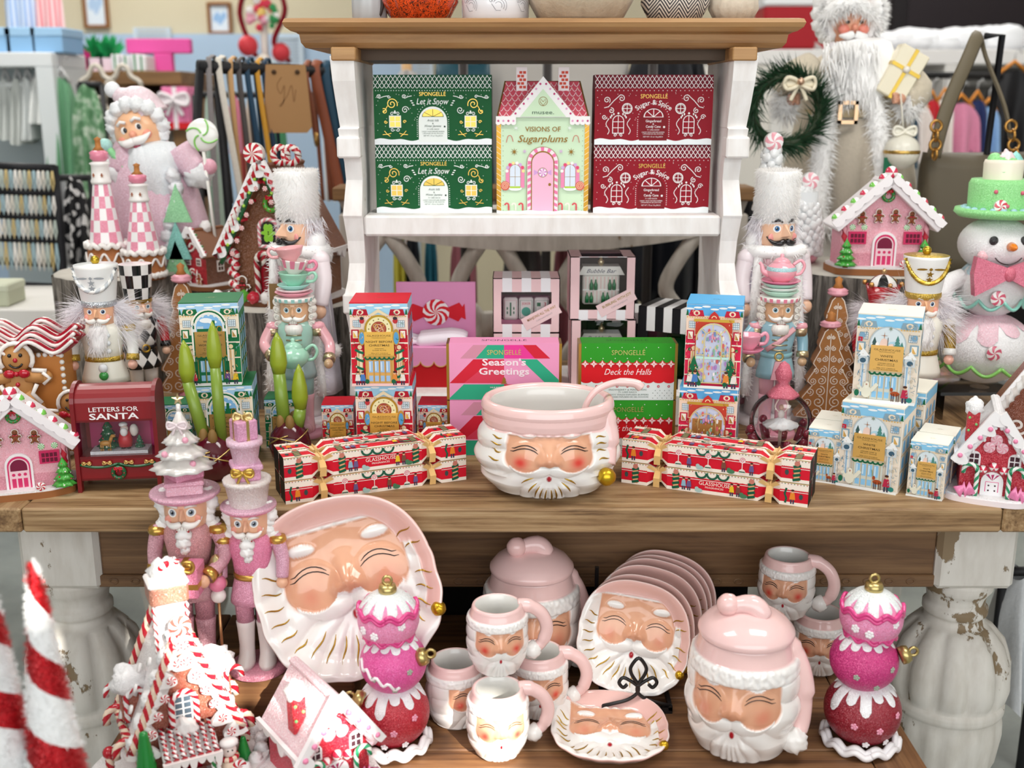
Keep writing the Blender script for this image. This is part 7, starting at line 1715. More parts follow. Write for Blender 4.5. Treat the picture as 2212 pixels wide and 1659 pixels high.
def hat_crown(t,u,r,z):
 m=MB();rf=lambda a,q,zz: 1+.05*q*cos(5*a);m.lathe([(r*1.08,z-.03*u),(r*1.05,z+.01*u),(r*1.38,z+.14*u),(r*1.32,z+.14*u),(r*1.0,z+.02*u)],'g:b01a26',30,rf=rf,cap=False)
 for k in range(6): a=2*pi*k/6;m.ball((r*1.42*sin(a),-r*1.42*cos(a),z+.155*u),.022*u,'au:d8a060',8,6)
 m.build('crown',t);d=MB();n=8
 for i in range(n):
  for j in range(5):
   vs=[]
   for jj in (j,j+1):
    tt=pi/2*jj/5
    for e in range(4): a=2*pi*(i+e/3)/n;vs.append((r*1.2*cos(tt)*sin(a),-r*1.2*cos(tt)*cos(a),z+.11*u+r*1.15*sin(tt)))
   d.add(vs,[(e,e+1,e+5,e+4) for e in range(3)],'g:141416' if i % 2 else 'g:f4f2f0')
 d.ball((0,0,z+.13*u+r*1.2),.022*u,'au:d8b080',8,6);d.build('crown_dome',t);MB().ball((0,-r*1.16,z+.05*u),(.022*u,.01*u,.026*u),'au:d8a83a',10,6).build('crown_jewel',t)
# ---- the ten nutcrackers
HRS=BEN+.078
p=nutcracker('dusty pink glitter nutcracker with a pearly tree on its hat',.270,-.462,1.466,HRS,radians(4),dict(hs=1.32,sw=.92,base='l:d69aa6',boot='l:d9a0ac',pant='l:c98d9a',coat='l:c98f92',skirt='l:d4a0a8',sleeve='l:cf98a4',ep='au:cfa858',cuff='au:cfa858',hair='wavy',hairc='s:f3f1ef',beard='goat',beardc='s:f1efee',nose=.42,eye=1.1,iris='g:8a94a4',cheek='s:e89a88',belt='au:cfa858',skin='s:ecb796',arm={1: [(.155*.270,0,.80),(.19*.270,-.01,.68),(.115*.270,-.040,.60)]}),hat_tree)
g=MB();g.box(-.024,.024,-.020,.02,0,.045,'l:dd7f9f',.002);g.box(-.0245,.0245,-.0205,.0205,.014,.022,'au:cfa858');g.box(-.004,.004,-.0205,.0205,0,.0455,'au:cfa858');bow(g,plane((0,-.02,.05)),.022,'au:cfa858');o_=g.build('held_gift');o_.location=(-.457,1.417,HRS+.143);tag(o_,'small pink gift with a gold bow held by the dusty pink nutcracker','gift')
p=nutcracker('bright pink nutcracker with a stack of gifts on its hat, holding a staff',.250,-.374,1.468,HRS,radians(2),dict(hs=1.26,sw=.9,base='l:d98ca0',boot='s:f0e8e4',pant='l:cf8fa4',coat='l:e27fa2',skirt='l:d994ae',sleeve='l:d7a0b6',ep='au:cfa858',hair='wavy',hairc='s:f3f1ef',beard='goat',beardc='s:f1efee',nose=.5,eye=1.1,iris='g:8a94a4',cheek='s:e89a88',belt='au:cfa858',skin='s:ecb796'),hat_gifts)
m=MB().tube([(0,0,0),(0,0,.105)],.0022,'au:cfa070',8);m.build('rod',(st_ := thing('nutcracker_staff','thin gold staff topped with a tiny pink nutcracker head','staff',(-.420,1.448,HRS+.012))))
MB().ball((0,0,.113),.011,'s:f2ece8',12,8).ball((0,0,.132),(.0125,.0125,.013),'s:ee88a8',12,8).build('beads',st_);MB().lathe([(.008,.145),(.0085,.157),(.012,.158),(.011,.163),(.006,.173),(0,.177)],'au:cbb98a',16,cap=False).build('finial',st_)
cup=dict(base='g:e6a0b4',boot='g:efb6c0',pant='g:9fc4c0',coat='g:a9d2c4',skirt='g:9fb8b6',sleeve='g:f0b4bc',ep='g:f0aab6',fringe='au:c8b090',cuff='au:d8c8a0',bars='au:c9c0a0',hair='curl',beard='brush',nose=.35,eye=1.05,iris='g:4f8fa4',bootball=True,hs=1.22,sw=.95,hand='g:d9b48c',browc='g:d9b48c',skin='g:e8b88f')
h=.243
p=nutcracker('mint and pink nutcracker with three teacups on its head, holding a teapot',h,-.378,1.885,TAB,radians(2),dict(cup,arm={1: [(.17*h,0,.80),(.24*h,-.005,.68),(.245*h,-.03,.585)],-1: [(-.17*h,0,.80),(-.22*h,-.01,.69),(-.15*h,-.035,.62)]}),hat_cups)
tp=thing('teapot','mint green teapot held by the teacup nutcracker at left','teapot',(-.374,1.835,TAB+.135));m=MB();teapot(m,.026,'g:a9ddc3');m.build('body',tp)
p=nutcracker('blue and pink nutcracker with a pink teapot on its head, holding a cup',h,.4645,1.885,TAB,radians(-2),dict(cup,base='g:e6a0b4',boot='g:f0b8c8',pant='g:f0b4c4',coat='g:9cc4d2',skirt='g:97c2d0',sleeve='g:93bfd0',belt='g:8fc0c8',buckle='au:d8c27a',sash='g:f0b4bc',flap='g:f0b0bc',arm={-1: [(-.17*h,0,.80),(-.25*h,-.01,.69),(-.22*h,-.035,.60)]}),hat_pot)
tc=thing('teacup','pink teacup and saucer held by the blue nutcracker','cup',(.405,1.838,TAB+.1585));u_=.22;teacup(tc,u_,.020,.006,'g:f0a4b8',0,0,None,1,'cup');MB().lathe([(.008,0),(.02,.004),(.026,.010),(.024,.010),(0,.005)],'g:ea8aa8',24,cap=False).build('saucer',tc)
fu=dict(base='s:e8e0e4',boot='s:f0e8ea',pant='s:eee6ea',coat='g:f0bcc4',skirt='g:f0bcc4',sleeve='s:f2e6ea',hair='fur',beard='brush',beardc='m:fbfaf9',mous='g:1a1618',browc='g:1a1618',nose=.62,eye=1.0,iris='g:2f6fa8',cheek='s:f0a09a',hs=1.05,sw=.82,skin='s:f2c4a4')
def cape(x,y,h,label,rz):
 t=thing('fur_trimmed_cape',label,'cape',(x,y,TAB),rz);m=MB();n=26;vs=[];fs=[];rows=9
 for j in range(rows):
  f=j/(rows-1);zz=h*(.83-.68*f);R_=h*(.125+.055*f)
  for i in range(n): a=radians(50)+radians(260)*i/(n-1);q=R_*(1+.05*sin(6*a+f));vs.append((q*sin(a),-q*cos(a)*.72,zz))
 for j in range(rows-1):
  for i in range(n-1): k=j*n+i;fs.append((k,k+1,k+n+1,k+n))
 m.add(vs,fs,'f:ece6f2');b=m.build('cloth',t);so=b.modifiers.new('thickness','SOLIDIFY');so.thickness=.002
 R=random.Random(3)
 for e in (0,n-1):
  pth=[Vector(vs[j*n+e]) for j in range(rows)];f=MB().tube(pth,.009,'m:fbfaf9',8);pts=[]
  for _ in range(420): k=R.random()*(rows-1.01);q=pth[int(k)].lerp(pth[int(k)+1],k % 1);d=Vector((R.uniform(-1,1),R.uniform(-1,.3),R.uniform(-.6,.6))).normalized();pts.append((q+d*.006,d))
  f.hair(pts,'h:f6f4f4',.013,.0011,.3,e);f.build('fur_trim',t)
 c=MB();pts=[];pth=[Vector((h*.125*sin(a),-h*.105*cos(a),h*.835)) for a in [2*pi*i/24 for i in range(25)]];c.tube(pth,.012,'m:fbfaf9',8)
 for _ in range(520): k=R.random()*23.9;q=pth[int(k)].lerp(pth[int(k)+1],k % 1);d=Vector((R.uniform(-1,1),R.uniform(-1,1),R.uniform(-.6,.8))).normalized();pts.append((q+d*.008,d))
 c.hair(pts,'h:f6f4f4',.013,.0011,.3,9);c.build('fur_collar',t);return t
h6=.380
nutcracker('tall nutcracker in a white fur hat, face turned to the left',h6,-.384,1.985,TAB,radians(-38),dict(fu),hat_fur)
cape(-.384,1.985,h6,'white velvet cape with fur trim on the left fur hat nutcracker',radians(-20))
MB().ball((0,0,0),.014,'m:fbfaf9',12,8).hair([((0.01*sin(i)*cos(i*2.3),.01*cos(i)*cos(i*2.3),.01*sin(i*2.3)),(sin(i)*cos(i*2.3),cos(i)*cos(i*2.3),sin(i*2.3))) for i in range(160)],'h:f6f4f6',.010,.001,0,1).build('pompom',(pm := thing('cape_pompom','white pompom hanging beside the left cape','pompom',(-.322,1.938,zat(757,1.938)))))
MB().tube([(0,0,.01),(-.004,.01,.06),(-.012,.02,.12)],.0015,'h:e9e6ea',6).build('cord',pm)
tg=thing('hang_tag','brown card tag hanging from the left fur hat nutcracker','tag',(A(604,655,1.93).x,1.93,zat(668,1.93)));m=MB().box(-.017,.017,-.0008,.0008,0,.046,'p:8a6c44');m.art(plane((0,-.0009,0)));m.text('&3',0,.014,.010,'p:d8cdb8');m.build('card',tg);MB().tube([(0,0,.045),(.004,.02,.065)],.0006,'p:8a7a5a',5).build('string',tg)
nutcracker('tall nutcracker in a white fur hat, facing the camera at right',h6,.474,1.985,TAB,radians(16),dict(fu),hat_fur)
cape(.474,1.985,h6,'white velvet cape with fur trim on the right fur hat nutcracker',radians(10))
wh=dict(base='s:e8e4da',boot='s:e9e9ea',pant='s:c9cfd4',coat='s:f3efe2',skirt='s:f3efe2',sleeve='s:f0efea',ep='lm:c4a33f',cuff='lm:c4a33f',belt='lm:c4a33f',buttons='s:e6e8ea',hair='feather',beard='feather',mous='s:f3f0ea',browc='s:efece6',nose=.55,nosec='s:f0b890',eye=.9,iris='g:3f5f8a',cheek='s:eea090',hs=1.22,sw=1.08,hand='g:f0b8a4',skin='s:efb692')
nutcracker('white and gold nutcracker with feathery hair and a silver trimmed hat at left',(.248),-.702,1.845,TAB,radians(6),dict(wh),shako(False))
for q,c in ((.555,'s:e6e8ea'),(.50,'g:3f9a4a')): o_=MB().ball((0,0,0),(.008,.005,.008),c,10,7).build('coat_button',None);o_.parent=[x for x in COL.objects if x.name.startswith('nutcracker') and x.get('label','').startswith('white and gold')][0];o_.location=(.004,-.115*.248,q*.248)
nutcracker('white nutcracker with a gold topped hat peering over the white candle boxes',.258,.706,1.868,TAB,radians(-8),dict(wh,sleeve='lm:b08f3e',ep='s:efe9e0',cuff='s:e6e4e0'),shako(True))
nutcracker('small black and white checked nutcracker in a red coat, turned right',.228,-.684,1.985,TAB,radians(38),dict(base='g:2a2a2c',boot='g:141416',pant='g:f2f0ee',coat='harlequin',skirt='harlequin',sleeve='g:c01824',cuff='g:141416',belt='g:141416',buckle='au:c9a23a',hair='feather',beard='brush',nose=.6,eye=1.0,iris='g:4f8ab0',cheek='s:ee9a90',hs=1.2,skin='s:f2c4a8'),hat_check)
nutcracker('nutcracker with a red crown and striped dome peeking out behind the white stack',.222,.676,1.985,TAB,radians(4),dict(base='g:2a2a2c',boot='g:141416',pant='g:f2f0ee',coat='g:b01a26',skirt='g:b01a26',sleeve='g:b01a26',belt='g:141416',hair='feather',beard='brush',nose=.5,hs=1.2),hat_crown)
# ---------------------------------------------------------------- candy houses
def gbman(m,M,s,face=True,c='m:a86a3a',ic='s:f6f0ea'):
 m.ball((0,0,1.55*s),(.42*s,.18*s,.42*s),c,12,8,M);m.ball((0,0,.75*s),(.42*s,.18*s,.55*s),c,12,8,M)
 for d in (-1,1):
  m.tube([(d*.2*s,0,1.0*s),(d*.72*s,0,.95*s)],.2*s,c,8,M);m.tube([(d*.15*s,0,.5*s),(d*.42*s,0,.06*s)],.22*s,c,8,M);m.ball((d*.74*s,0,.95*s),.2*s,c,8,6,M);m.ball((d*.43*s,0,.05*s),.22*s,c,8,6,M)
  m.tube([(d*.70*s,-.17*s,1.13*s),(d*.88*s,-.15*s,.95*s),(d*.70*s,-.17*s,.78*s)],.055*s,ic,6,M);m.tube([(d*.22*s,-.18*s,.12*s),(d*.42*s,-.2*s,-.08*s),(d*.62*s,-.16*s,.1*s)],.055*s,ic,6,M)
  m.ball((d*.15*s,-.17*s,1.66*s),.06*s,'g:18120e',6,5,M);m.ball((d*.2*s,-.2*s,1.12*s),(.17*s,.07*s,.13*s),'g:b8182c',8,6,M)
 m.tube(arc3((0,-.1*s,1.55*s),.46*s,-.6,3.74,12),.07*s,ic,6,M)
 for d in (-1,1): m.tube([(d*.5*s,-.1*s,.78*s),(d*.36*s,-.12*s,.5*s),(d*.58*s,-.1*s,.2*s)],.07*s,ic,6,M);m.tube([(d*.4*s,-.1*s,1.2*s),(d*.8*s,-.1*s,1.16*s)],.07*s,ic,6,M)
 m.ball((0,-.19*s,1.52*s),.07*s,'g:b8182c',6,5,M);m.ball((0,-.22*s,1.12*s),.08*s,'g:b8182c',6,5,M)
 for z in (.8,.52): m.ball((0,-.19*s,z*s),.07*s,'g:b8182c',6,5,M)
 m.tube(arc3((0,-.18*s,1.5*s),.2*s,pi*1.15,pi*1.85,6),.03*s,'g:18120e',5,M)
def icing_tree(t,x,y,z,h,c='g:3f9a3a',dots=True,name='icing_tree'):
 m=MB(TR(x,y,z));rf=lambda a,q,zz: 1+.14*cos(9*a)
 for k in range(4): R0=h*(.34-.065*k);m.lathe([(R0*.4,h*(.10+.2*k)),(R0,h*(.08+.2*k)),(R0*.75,h*(.16+.2*k)),(R0*.2 if k < 3 else 0,h*(.36+.2*k))],c,27,rf=rf)
 m.lathe([(h*.1,0),(h*.08,h*.12)],'m:7a4a28',10)
 if dots:
  for k in range(14): a=k*2.4;f=k/14;m.ball((h*.31*(1-f*.8)*sin(a),-h*.31*(1-f*.8)*cos(a),h*(.14+.68*f)),h*.028,['g:f6f2e8','g:b8182c'][k % 2],6,5)
 m.build(name,t)
def pcane(t,x,y,z,h,r,m1='g:c8202c',m2='g:f6f0ea',flip=1,turns=None,name='candy_cane',rz=0):
 MB(TR(x,y,z,rz) @ Matrix.Scale(flip,4,(1,0,0))).twist(cane(h,r),r,m1,m2,turns=turns or .11/r,n=12).build(name,t)
def window(m,x,y,z,w,h,fr,pane,nx=2,nz=2,arch=False,M=None):
 m.art(plane((x,y,z)) if M is None else M)
 if arch: m.prism([(-w/2,0),(w/2,0)]+[(w/2*cos(pi*i/10),h-w/2+w/2*sin(pi*i/10)) for i in range(11)],0,w*.12,fr,m.AM)
 else: m.prism([(-w/2,0),(w/2,0),(w/2,h),(-w/2,h)],0,w*.12,fr,m.AM)
 m.lay=int(w*.12/3.5e-5)+2
 for i in range(nx):
  for j in range(nz):
   a=-w/2+w*(.12+.80*i/nx);b=a+w*.80/nx*.8;c=h*(.12+.78*j/nz);m.rect(a,c,b,c+h*.78/nz*.8,pane)
def ghouse(name,label,loc,rz,w,d,hw,hr,o,s=1):
 """gabled candy house, front towards -y; w, d plan, hw wall height, hr rise of the gable"""
 t=thing(name,label,'candy house',loc,rz,None,s);bz=o.get('bz',.012);ov=o.get('ov',.012);th=o.get('th',.006)
 if o.get('base'):
  bw_,bd=o.get('bs',(w*.68,d*.78));pts=[(bw_*math.copysign(abs(cos(a))**.6,cos(a))*(1+.03*sin(7*a)),bd*math.copysign(abs(sin(a))**.6,sin(a))*(1+.03*cos(5*a))) for a in [2*pi*i/40 for i in range(40)]]
  MB().prism(pts,0,bz*.75,o['base'],smooth=True).build('base',t);MB().prism([(a*.97,b*.97) for a,b in pts],bz*.7,bz,'l:f4f2f2',smooth=True).build('snow_base',t)
 MB().prism([(-w/2,0),(w/2,0),(w/2,hw),(0,hw+hr),(-w/2,hw)],-d/2,d/2,o['wall'],Matrix.Translation((0,0,bz)) @ plane((0,0,0)),o.get('side',o['wall'])).build('walls',t)
 L=hypot(w/2,hr);ux,uz=(w/2)/L,hr/L
 for sx in (-1,1):
  M=plane((0,0,bz+hw+hr+th*.4),(-sx*0+0,1,0),(sx*ux,0,-uz));e=L+ov
  m=MB(M);y0,y1=-d/2-ov,d/2+ov;z0,z1=(0,th) if sx > 0 else (-th,0)
  if sx < 0: m=MB(plane((0,0,bz+hw+hr+th*.4),(0,-1,0),(sx*ux,0,-uz)));y0,y1=-d/2-ov,d/2+ov;z0,z1=0,th
  m.box(y0,y1,-.002,e,z0,z1,o['roof'],.0015)
  n=o.get('rows',4)
  if o.get('tile'):
   for k in range(n): m.tube([(y0,e*(k+.8)/n,z1),(y1,e*(k+.8)/n,z1)],th*.35,o['tile'],6)
  m.build('roof_panel',t)
  f=MB(plane((0,-d/2-ov-.001,bz+hw+hr+th*.6),(sx*ux,0,-uz),(sx*uz,0,ux)))
  pts=drips(0,e,th*1.2,th*.2,o.get('drip',.012),o.get('nd',6),seed=3+sx,base=th*1.2);f.prism(pts,-.003,.004,o.get('icing','s:f7f4f4'),smooth=False);f.build('icing',t)
  if o.get('eave'):
   g=MB(plane((sx*(w/2+ov*ux),0,bz+hw-ov*uz+th*.7),(0,sx,0),(0,0,1)));g.prism(drips(-d/2-ov,d/2+ov,th,th*.1,o.get('drip',.012),o.get('nd',6)+1,seed=9,base=th*.6),-.003,.002,o.get('icing','s:f7f4f4'));g.build('eave_icing',t)
  cs=o.get('candies')
  if cs:
   for k in range(o.get('nc',5)):
    q=(k+.6)/o.get('nc',5)*e;px_,pz_=sx*ux*q,bz+hw+hr-uz*q+th*1.2;R_=o.get('cr',.008);c=MB();mm=cs[(k+(sx > 0)) % len(cs)]
    MBM=plane((px_+sx*uz*R_*.4,-d/2-ov*.5,pz_+ux*R_*.4));stripes_ball(c,MBM,R_,mm,'s:f7f2f0');c.build('candy',t)
 return t
def stripes_ball(m,M,r,c1,c2,n=12):
 vs=[];fs=[];mm=[];nv=8
 for j in range(nv+1):
  for i in range(n): tt=pi*j/nv;a=2*pi*i/n;vs.append(M @ Vector((r*sin(tt)*cos(a),r*sin(tt)*sin(a),r*cos(tt))))
 for j in range(nv):
  for i in range(n): fs.append((j*n+i,(j+1)*n+i,(j+1)*n+(i+1) % n,j*n+(i+1) % n));mm.append(c1 if (i//2) % 2 == 0 else c2)
 b=len(m.v);m.v += [m.M @ v for v in vs]
 for f,q in zip(fs,mm): m.f.append(tuple(b+x for x in f));m.m.append(m.mi(q));m.s.append(True)
def wreath(t,x,y,z,r,g='g:2f8a3a'):
 m=MB();m.tube(arc3((x,y,z),r,0,2*pi,20),r*.38,g,8,cap=False)
 for k in range(8): a=k*.785;m.ball((x+r*cos(a),y-r*.35,z+r*sin(a)),r*.12,'g:c01828',6,5)
 m.build('wreath',t);b=MB();bow(b,plane((x,y-r*.3,z+r*.9)),r*.7,'g:c8182c');b.build('wreath_bow',t)
def pinkhouse(label,loc,rz,s,nm):
 w,d,hw,hr=.165,.075,.085,.075
 t=ghouse('pink_candy_house',label,loc,rz,w,d,hw,hr,dict(wall='l:efa9b6',side='l:e58fa2',roof='s:f5eef0',icing='s:f6f0f2',base='m:9a6238',bs=(.097,.062),bz=.016,candies=['g:d83a5a','g:7fcf5a'],nc=6,cr=.0105,ov=.022,th=.010,drip=.006),s)
 y=-d/2
 for sx in (-1,1):
  MB().twist([(sx*(w/2-.006),y-.002,.016+hw*q/6) for q in range(7)],.006,'g:c8283c','s:e8a0ac',turns=26,bands=1).build('candy_post',t);icing_tree(t,sx*.073,y-.012,.014,.058,'g:4fae46')
  m=MB();window(m,sx*.052,y,.058,.034,.024,'g:d02a60','p:6a1230',4,2);m.build('window',t)
  for q in range(2): c=MB();peppermint(c,(sx*(.040+.022*q),y-.001,.090),.0058,'g:5cbc4a','s:f4f4ee',.3,k=8,tw=.2);c.build('mint',t)
 m=MB();m.arch=m.arch;window(m,0,y,.014,.046,.068,'s:f6eef0','p:e8a0b4',1,1,True);m.art(plane((0,y-.006,.014)));m.arch(0,.003,.038,.060,'g:d8306a');m.arch(0,.003,.033,.056,'s:f3ccd4');m.arch(0,.036,.028,.021,'p:7a1a3c')
 for q in range(3): m.rect(-.013+.0095*q,.005,-.006+.0095*q,.022,'g:d8306a');m.ell(-.0095+.0095*q,.029,.003,.003,'g:d8306a',n=8)
 m.build('door',t)
 for k in range(nm): x=(k-(nm-1)/2)*.031;g=MB();gbman(g,TR(x,y-.005,.102-abs(x)*.12),.0125,c='m:8a5230',ic='s:f2e6e0');g.build('gingerbread_man',t)
 wreath(t,0,y-.004,.150,.0095);m=MB();peppermint(m,(.034,y-.022,.022),.008,'g:c83048','s:f4f0ee',.4);m.build('peppermint',t);c=MB();stripes_ball(c,plane((0,y-.01,.016+hw+hr+.018)),.012,'g:d83a5a','s:f7f2f0');c.build('top_candy',t)
 MB().box(-w/2,w/2,y-.001,y,.016,.040,'l:d98a9a').build('lower_wall',t)
 return t
pinkhouse('pink candy house with three gingerbread men at the far left of the tabletop',(-.750,1.595,TAB),radians(20),.84,3)
pinkhouse('pink candy house with four gingerbread men on the right hand stump',(.708,2.125,TAB+.257),radians(-3),.99,4)
def redhouse(label,loc,rz,s,pinkroof):
 w,d,hw,hr=.082,.088,.052,.060
 t=ghouse('red_candy_house',label,loc,rz,w,d,hw,hr,dict(wall='l:c01c34',side='l:c62a44',roof='l:eecdd4' if pinkroof else 'l:f2f0f2',tile='s:f0c8d2' if pinkroof else 's:f6f4f6',icing='s:f8f5f6',base='s:f3e6e8',bs=(.062,.064),bz=.010,candies=None,ov=.013,th=.007,drip=.014,nd=5,eave=True),s)
 y=-d/2
 for sx in (-1,1):
  for k in range(4): q=.2+.22*k;MB().ball((sx*(w/2+.01)*q,y-.017,.010+hw+hr*(1-q)-.004),.0035,'g:ee8ab0',8,6).build('pink_dot',t)
  pcane(t,sx*.020,y-.010,.010,.040,.0033,'g:2f9a6a','s:f6f4f0',sx,40);m=MB();window(m,sx*.025,y,.050,.016,.020,'s:f6f0f2','p:4a2a34',2,2,True);m.build('window',t)
  r=MB();r.tube([(sx*(.026+.003*q),y-.012,.012+.010*(q % 2)) for q in range(6)],.0035,'g:ee84b4',8,flat=2.2);r.build('ribbon_candy',t);c=MB();stripes_ball(c,plane((sx*.013,y-.004,.046)),.0058,'g:d83050','s:f7f2f0');c.build('mint_ball',t)
 m=MB();window(m,0,y,.009,.028,.034,'s:f8f4f6','s:f8f4f6',1,1,True);m.line([(-.008,.006),(-.008,.020),(.008,.020),(.008,.006)],.0012,'p:e86a9c')
 for a in (-1,0,1): m.poly([(0,.022),(a*.007-.002,.030),(a*.007+.002,.031)],'p:b83a6a');
 m.dots([(sx*.004,.008+.007*q) for sx in (-1,1) for q in range(2)],.0013,'p:4a2a34');m.build('door',t)
 c=MB();stripes_ball(c,plane((0,y-.005,.051)),.0062,'g:d83050','s:f7f2f0');c.build('mint_ball',t)
 for k,(x,z) in enumerate(((0,.088),(-.008,.077),(.008,.077))): c=MB();peppermint(c,(x,y-.002,z),.0075,'s:eea4b4','s:f3ccd4',.3);c.build('pink_mint',t)
 cx=-w*.36;C=MB();C.box(cx-.008,cx+.008,-.02,-.004,.074,.120,'l:c0202f',.001);C.build('chimney',t);lumpy(MB(),(cx,-.012,.122),.012,'l:f8f6f6',2,.2).build('chimney_snow',t)
 for k in range(4): MB().ball((cx+(-.005 if k % 2 else .004),-.021,.082+.009*k),.002,'g:7fcf7a',6,5).build('chimney_dot',t)
 return t
redhouse('small red candy house with white snowy roof at the right edge of the tabletop',(.728,1.588,TAB),radians(-20),1.10,False)
redhouse('small red candy house with a pink chimneyed roof on the sunlit bench',(-.262,1.318,BEN),radians(36),1.18,True)
t=ghouse('brown_candy_house','little red fronted gingerbread house with brown tiled roof on the narrow stump',(-.648,2.335,TAB+.192),radians(-34),.075,.075,.062,.050,dict(wall='l:b01c2a',side='l:6f3f26',roof='m:8a5a3c',tile='s:f2ece6',rows=3,base='m:8a5a38',bs=(.06,.056),candies=['g:2f8a3a','g:c01c2c'],nc=5,cr=.0045,ov=.009,th=.006,drip=.008))
for sx in (-1,1): m=MB();window(m,sx*.016,-.0375,.050,.014,.016,'s:f4ece6','p:5a2a2a');m.build('window',t)
MB().tube(smooth_path([(-.02,-.039,.078),(.0,-.039,.082),(.008,-.039,.092),(-.004,-.039,.096),(-.010,-.039,.088)],4),.0025,'s:f4ece6',6).build('icing_swirl',t);pcane(t,-.011,-.041,.012,.026,.0028,flip=1);pcane(t,.011,-.041,.012,.026,.0028,flip=-1);icing_tree(t,-.036,-.046,.012,.034,'g:2f8a3a')
g=MB();gbman(g,TR(.026,-.048,.014),.011,c='m:b8784a');g.build('gingerbread_man',t);m=MB();window(m,0,0,0,.018,.024,'s:f0e6e0','p:4a2a1c',2,2,False,plane((.0375,.0,.036),(0,1,0),(0,0,1)));m.build('side_window',t);lumpy(MB(),(0,0,.128),.012,'s:f6f2f0',1,.2).build('roof_snow',t)
t=ghouse('brown_candy_house','largest brown gingerbread house with striped candy eaves behind the left fur hat nutcracker',(-.450,2.185,TAB+.192),radians(-14),.175,.135,.095,.160,dict(wall='l:7d4c2c',roof='l:7a4426',tile='g:b81f2e',rows=5,base='m:6a4028',bs=(.115,.10),candies=None,ov=.024,th=.010,drip=.020,nd=7,eave=True))
y=-.0675;L=hypot(.0875,.16)
for sx in (-1,1):
 e=[(sx*.0875*q/L,y-.026,.107+.16-.16*q/L+.010) for q in [(L+.026)*k/14 for k in range(15)]];MB().twist(e,.0085,'g:c01c2c','s:f2ece4',turns=30,bands=2).build('candy_eave',t);MB().tube([(a*.93,b+.003,c-.013) for a,b,c in e],.005,'g:1f5a34',6).build('garland',t)
 for k in range(6): q=(k+.8)/6.4*L;MB().ball((sx*.0875*q/L*.94,y-.028,.267-.16*q/L-.004),.0035,'g:a8d84a',6,5).build('garland_light',t);c=MB();peppermint(c,(sx*.0875*q/L*.84,y-.027,.262-.16*q/L-.016),.005,'g:c8283c','s:f6f0ea',.3);c.build('small_mint',t)
 for k in range(4): r=MB();r.tube(smooth_path([(sx*(.086-.012*(k % 2)),y-.006,.02+.022*k),(sx*.066,y-.012,.032+.022*k),(sx*.085,y-.008,.042+.022*k)],4),.007,'g:c01c30',8,alt='s:f0e6e0');r.build('ribbon_candy',t)
 pcane(t,sx*.024,y-.012,.012,.085,.0062,'g:a81c2c','s:eae4d8',-sx,22)
m=MB();window(m,0,y,.112,.036,.052,'g:14100e','g:14100e',1,1,True)
for k in range(6): a=k*pi/3;m.ell(.008*cos(a),.028+.011*sin(a),.004+.004*abs(cos(a)),.004+.005*abs(sin(a)),'g:8fd03a',n=8)
m.build('window',t);MB().twist([(.019*cos(a),y-.004,.150+.016*sin(a)) for a in [pi*k/10 for k in range(11)]]+[(-.019,y-.004,.150-.036*k/6) for k in range(1,7)]+[(-.019+.038*k/6,y-.004,.114) for k in range(1,7)]+[(.019,y-.004,.114+.036*k/6) for k in range(1,7)],.0045,'s:e8929c','s:f6f0ea',turns=45,n=10).build('window_frame',t)
wreath(t,.01,y-.006,.196,.013,'g:5aa83a');m=MB();window(m,0,y,.012,.040,.072,'g:a81c2c','g:8a1420',1,1,True);m.build('door',t);g=MB();gbman(g,TR(-.056,y-.012,.016),.020,c='m:6f4228');g.build('gingerbread_man',t)
c=MB();peppermint(c,(-.012,y-.022,.290),.020,'g:c01c2c','s:f6f0ea',.4,k=8,tw=.3);c.build('peppermint',t)
for dx in (.018,.040): MB().twist(arc3((dx,-.04,.285),.015,0,2*pi,16),.007,'g:c01c2c','s:f2ece4',turns=40).build('candy_ring',t)
for k in range(9): c=MB();lumpy(c,(-.10+.025*k,-.10+.004*(k % 3),.018),.012,['s:f6f2f0','g:4a2a1c','g:5aae3a','g:c8283c'][k % 4],k,.15,10);c.build('gumdrop',t)
t=ghouse('brown_candy_house','brown gingerbread house with braided white icing cropped by the right edge',(.868,1.745,TAB),radians(-24),.15,.12,.055,.125,dict(wall='l:8a4a30',roof='l:8a4a30',base='m:7a4a2c',ov=.016,th=.009,drip=.004))
for sx in (-1,1): MB().twist([(sx*.083*q,-.078,.012+.055+.125-.125*q*1.12+.006) for q in [k/14*1.12 for k in range(15)]],.0085,'s:f4f0ec','s:e6ded8',turns=26).build('icing_braid',t);m=MB();m.art(plane((sx*.03,-.061,.07)));m.curl(0,0,.016,'s:f6f0ea',.004,1.3,0,sx).build('icing_swirl',t)
m=MB();window(m,0,-.06,.095,.034,.04,'s:f6f0ea','p:14100e',1,1,True);m.build('window',t);wreath(t,.03,-.064,.06,.010);MB().box(-.02,.02,-.064,-.06,.012,.05,'g:b01c2c').build('door',t)
t=thing('gingerbread_box','orange gingerbread box with ribbon candy roof and gingerbread men at the left edge','box',(-.806,1.792,TAB),radians(10));MB().box(-.062,.062,-.045,.045,0,.178,'m:c9823e',.004).build('body',t)
m=MB()
for x in (-.060,.060):
 for q in range(16): m.ball((x,-.046,.006+.0112*q),.0042,'s:f4efe8',8,5)
for q in range(12): m.ball((-.055+.010*q,-.046,.176),.0042,'s:f4efe8',8,5);m.ball((-.055+.010*q,-.046,.003),.004,'s:f4efe8',8,5)
m.build('icing_edge',t)
for (x,s,yy,z,rr) in ((-.006,.056,-.057,.088,0),(.060,.046,-.070,.030,12)): g=MB();gbman(g,TR(x,yy,z,0,0,radians(rr)),s,c='m:c08a52');g.build('gingerbread_man',t)
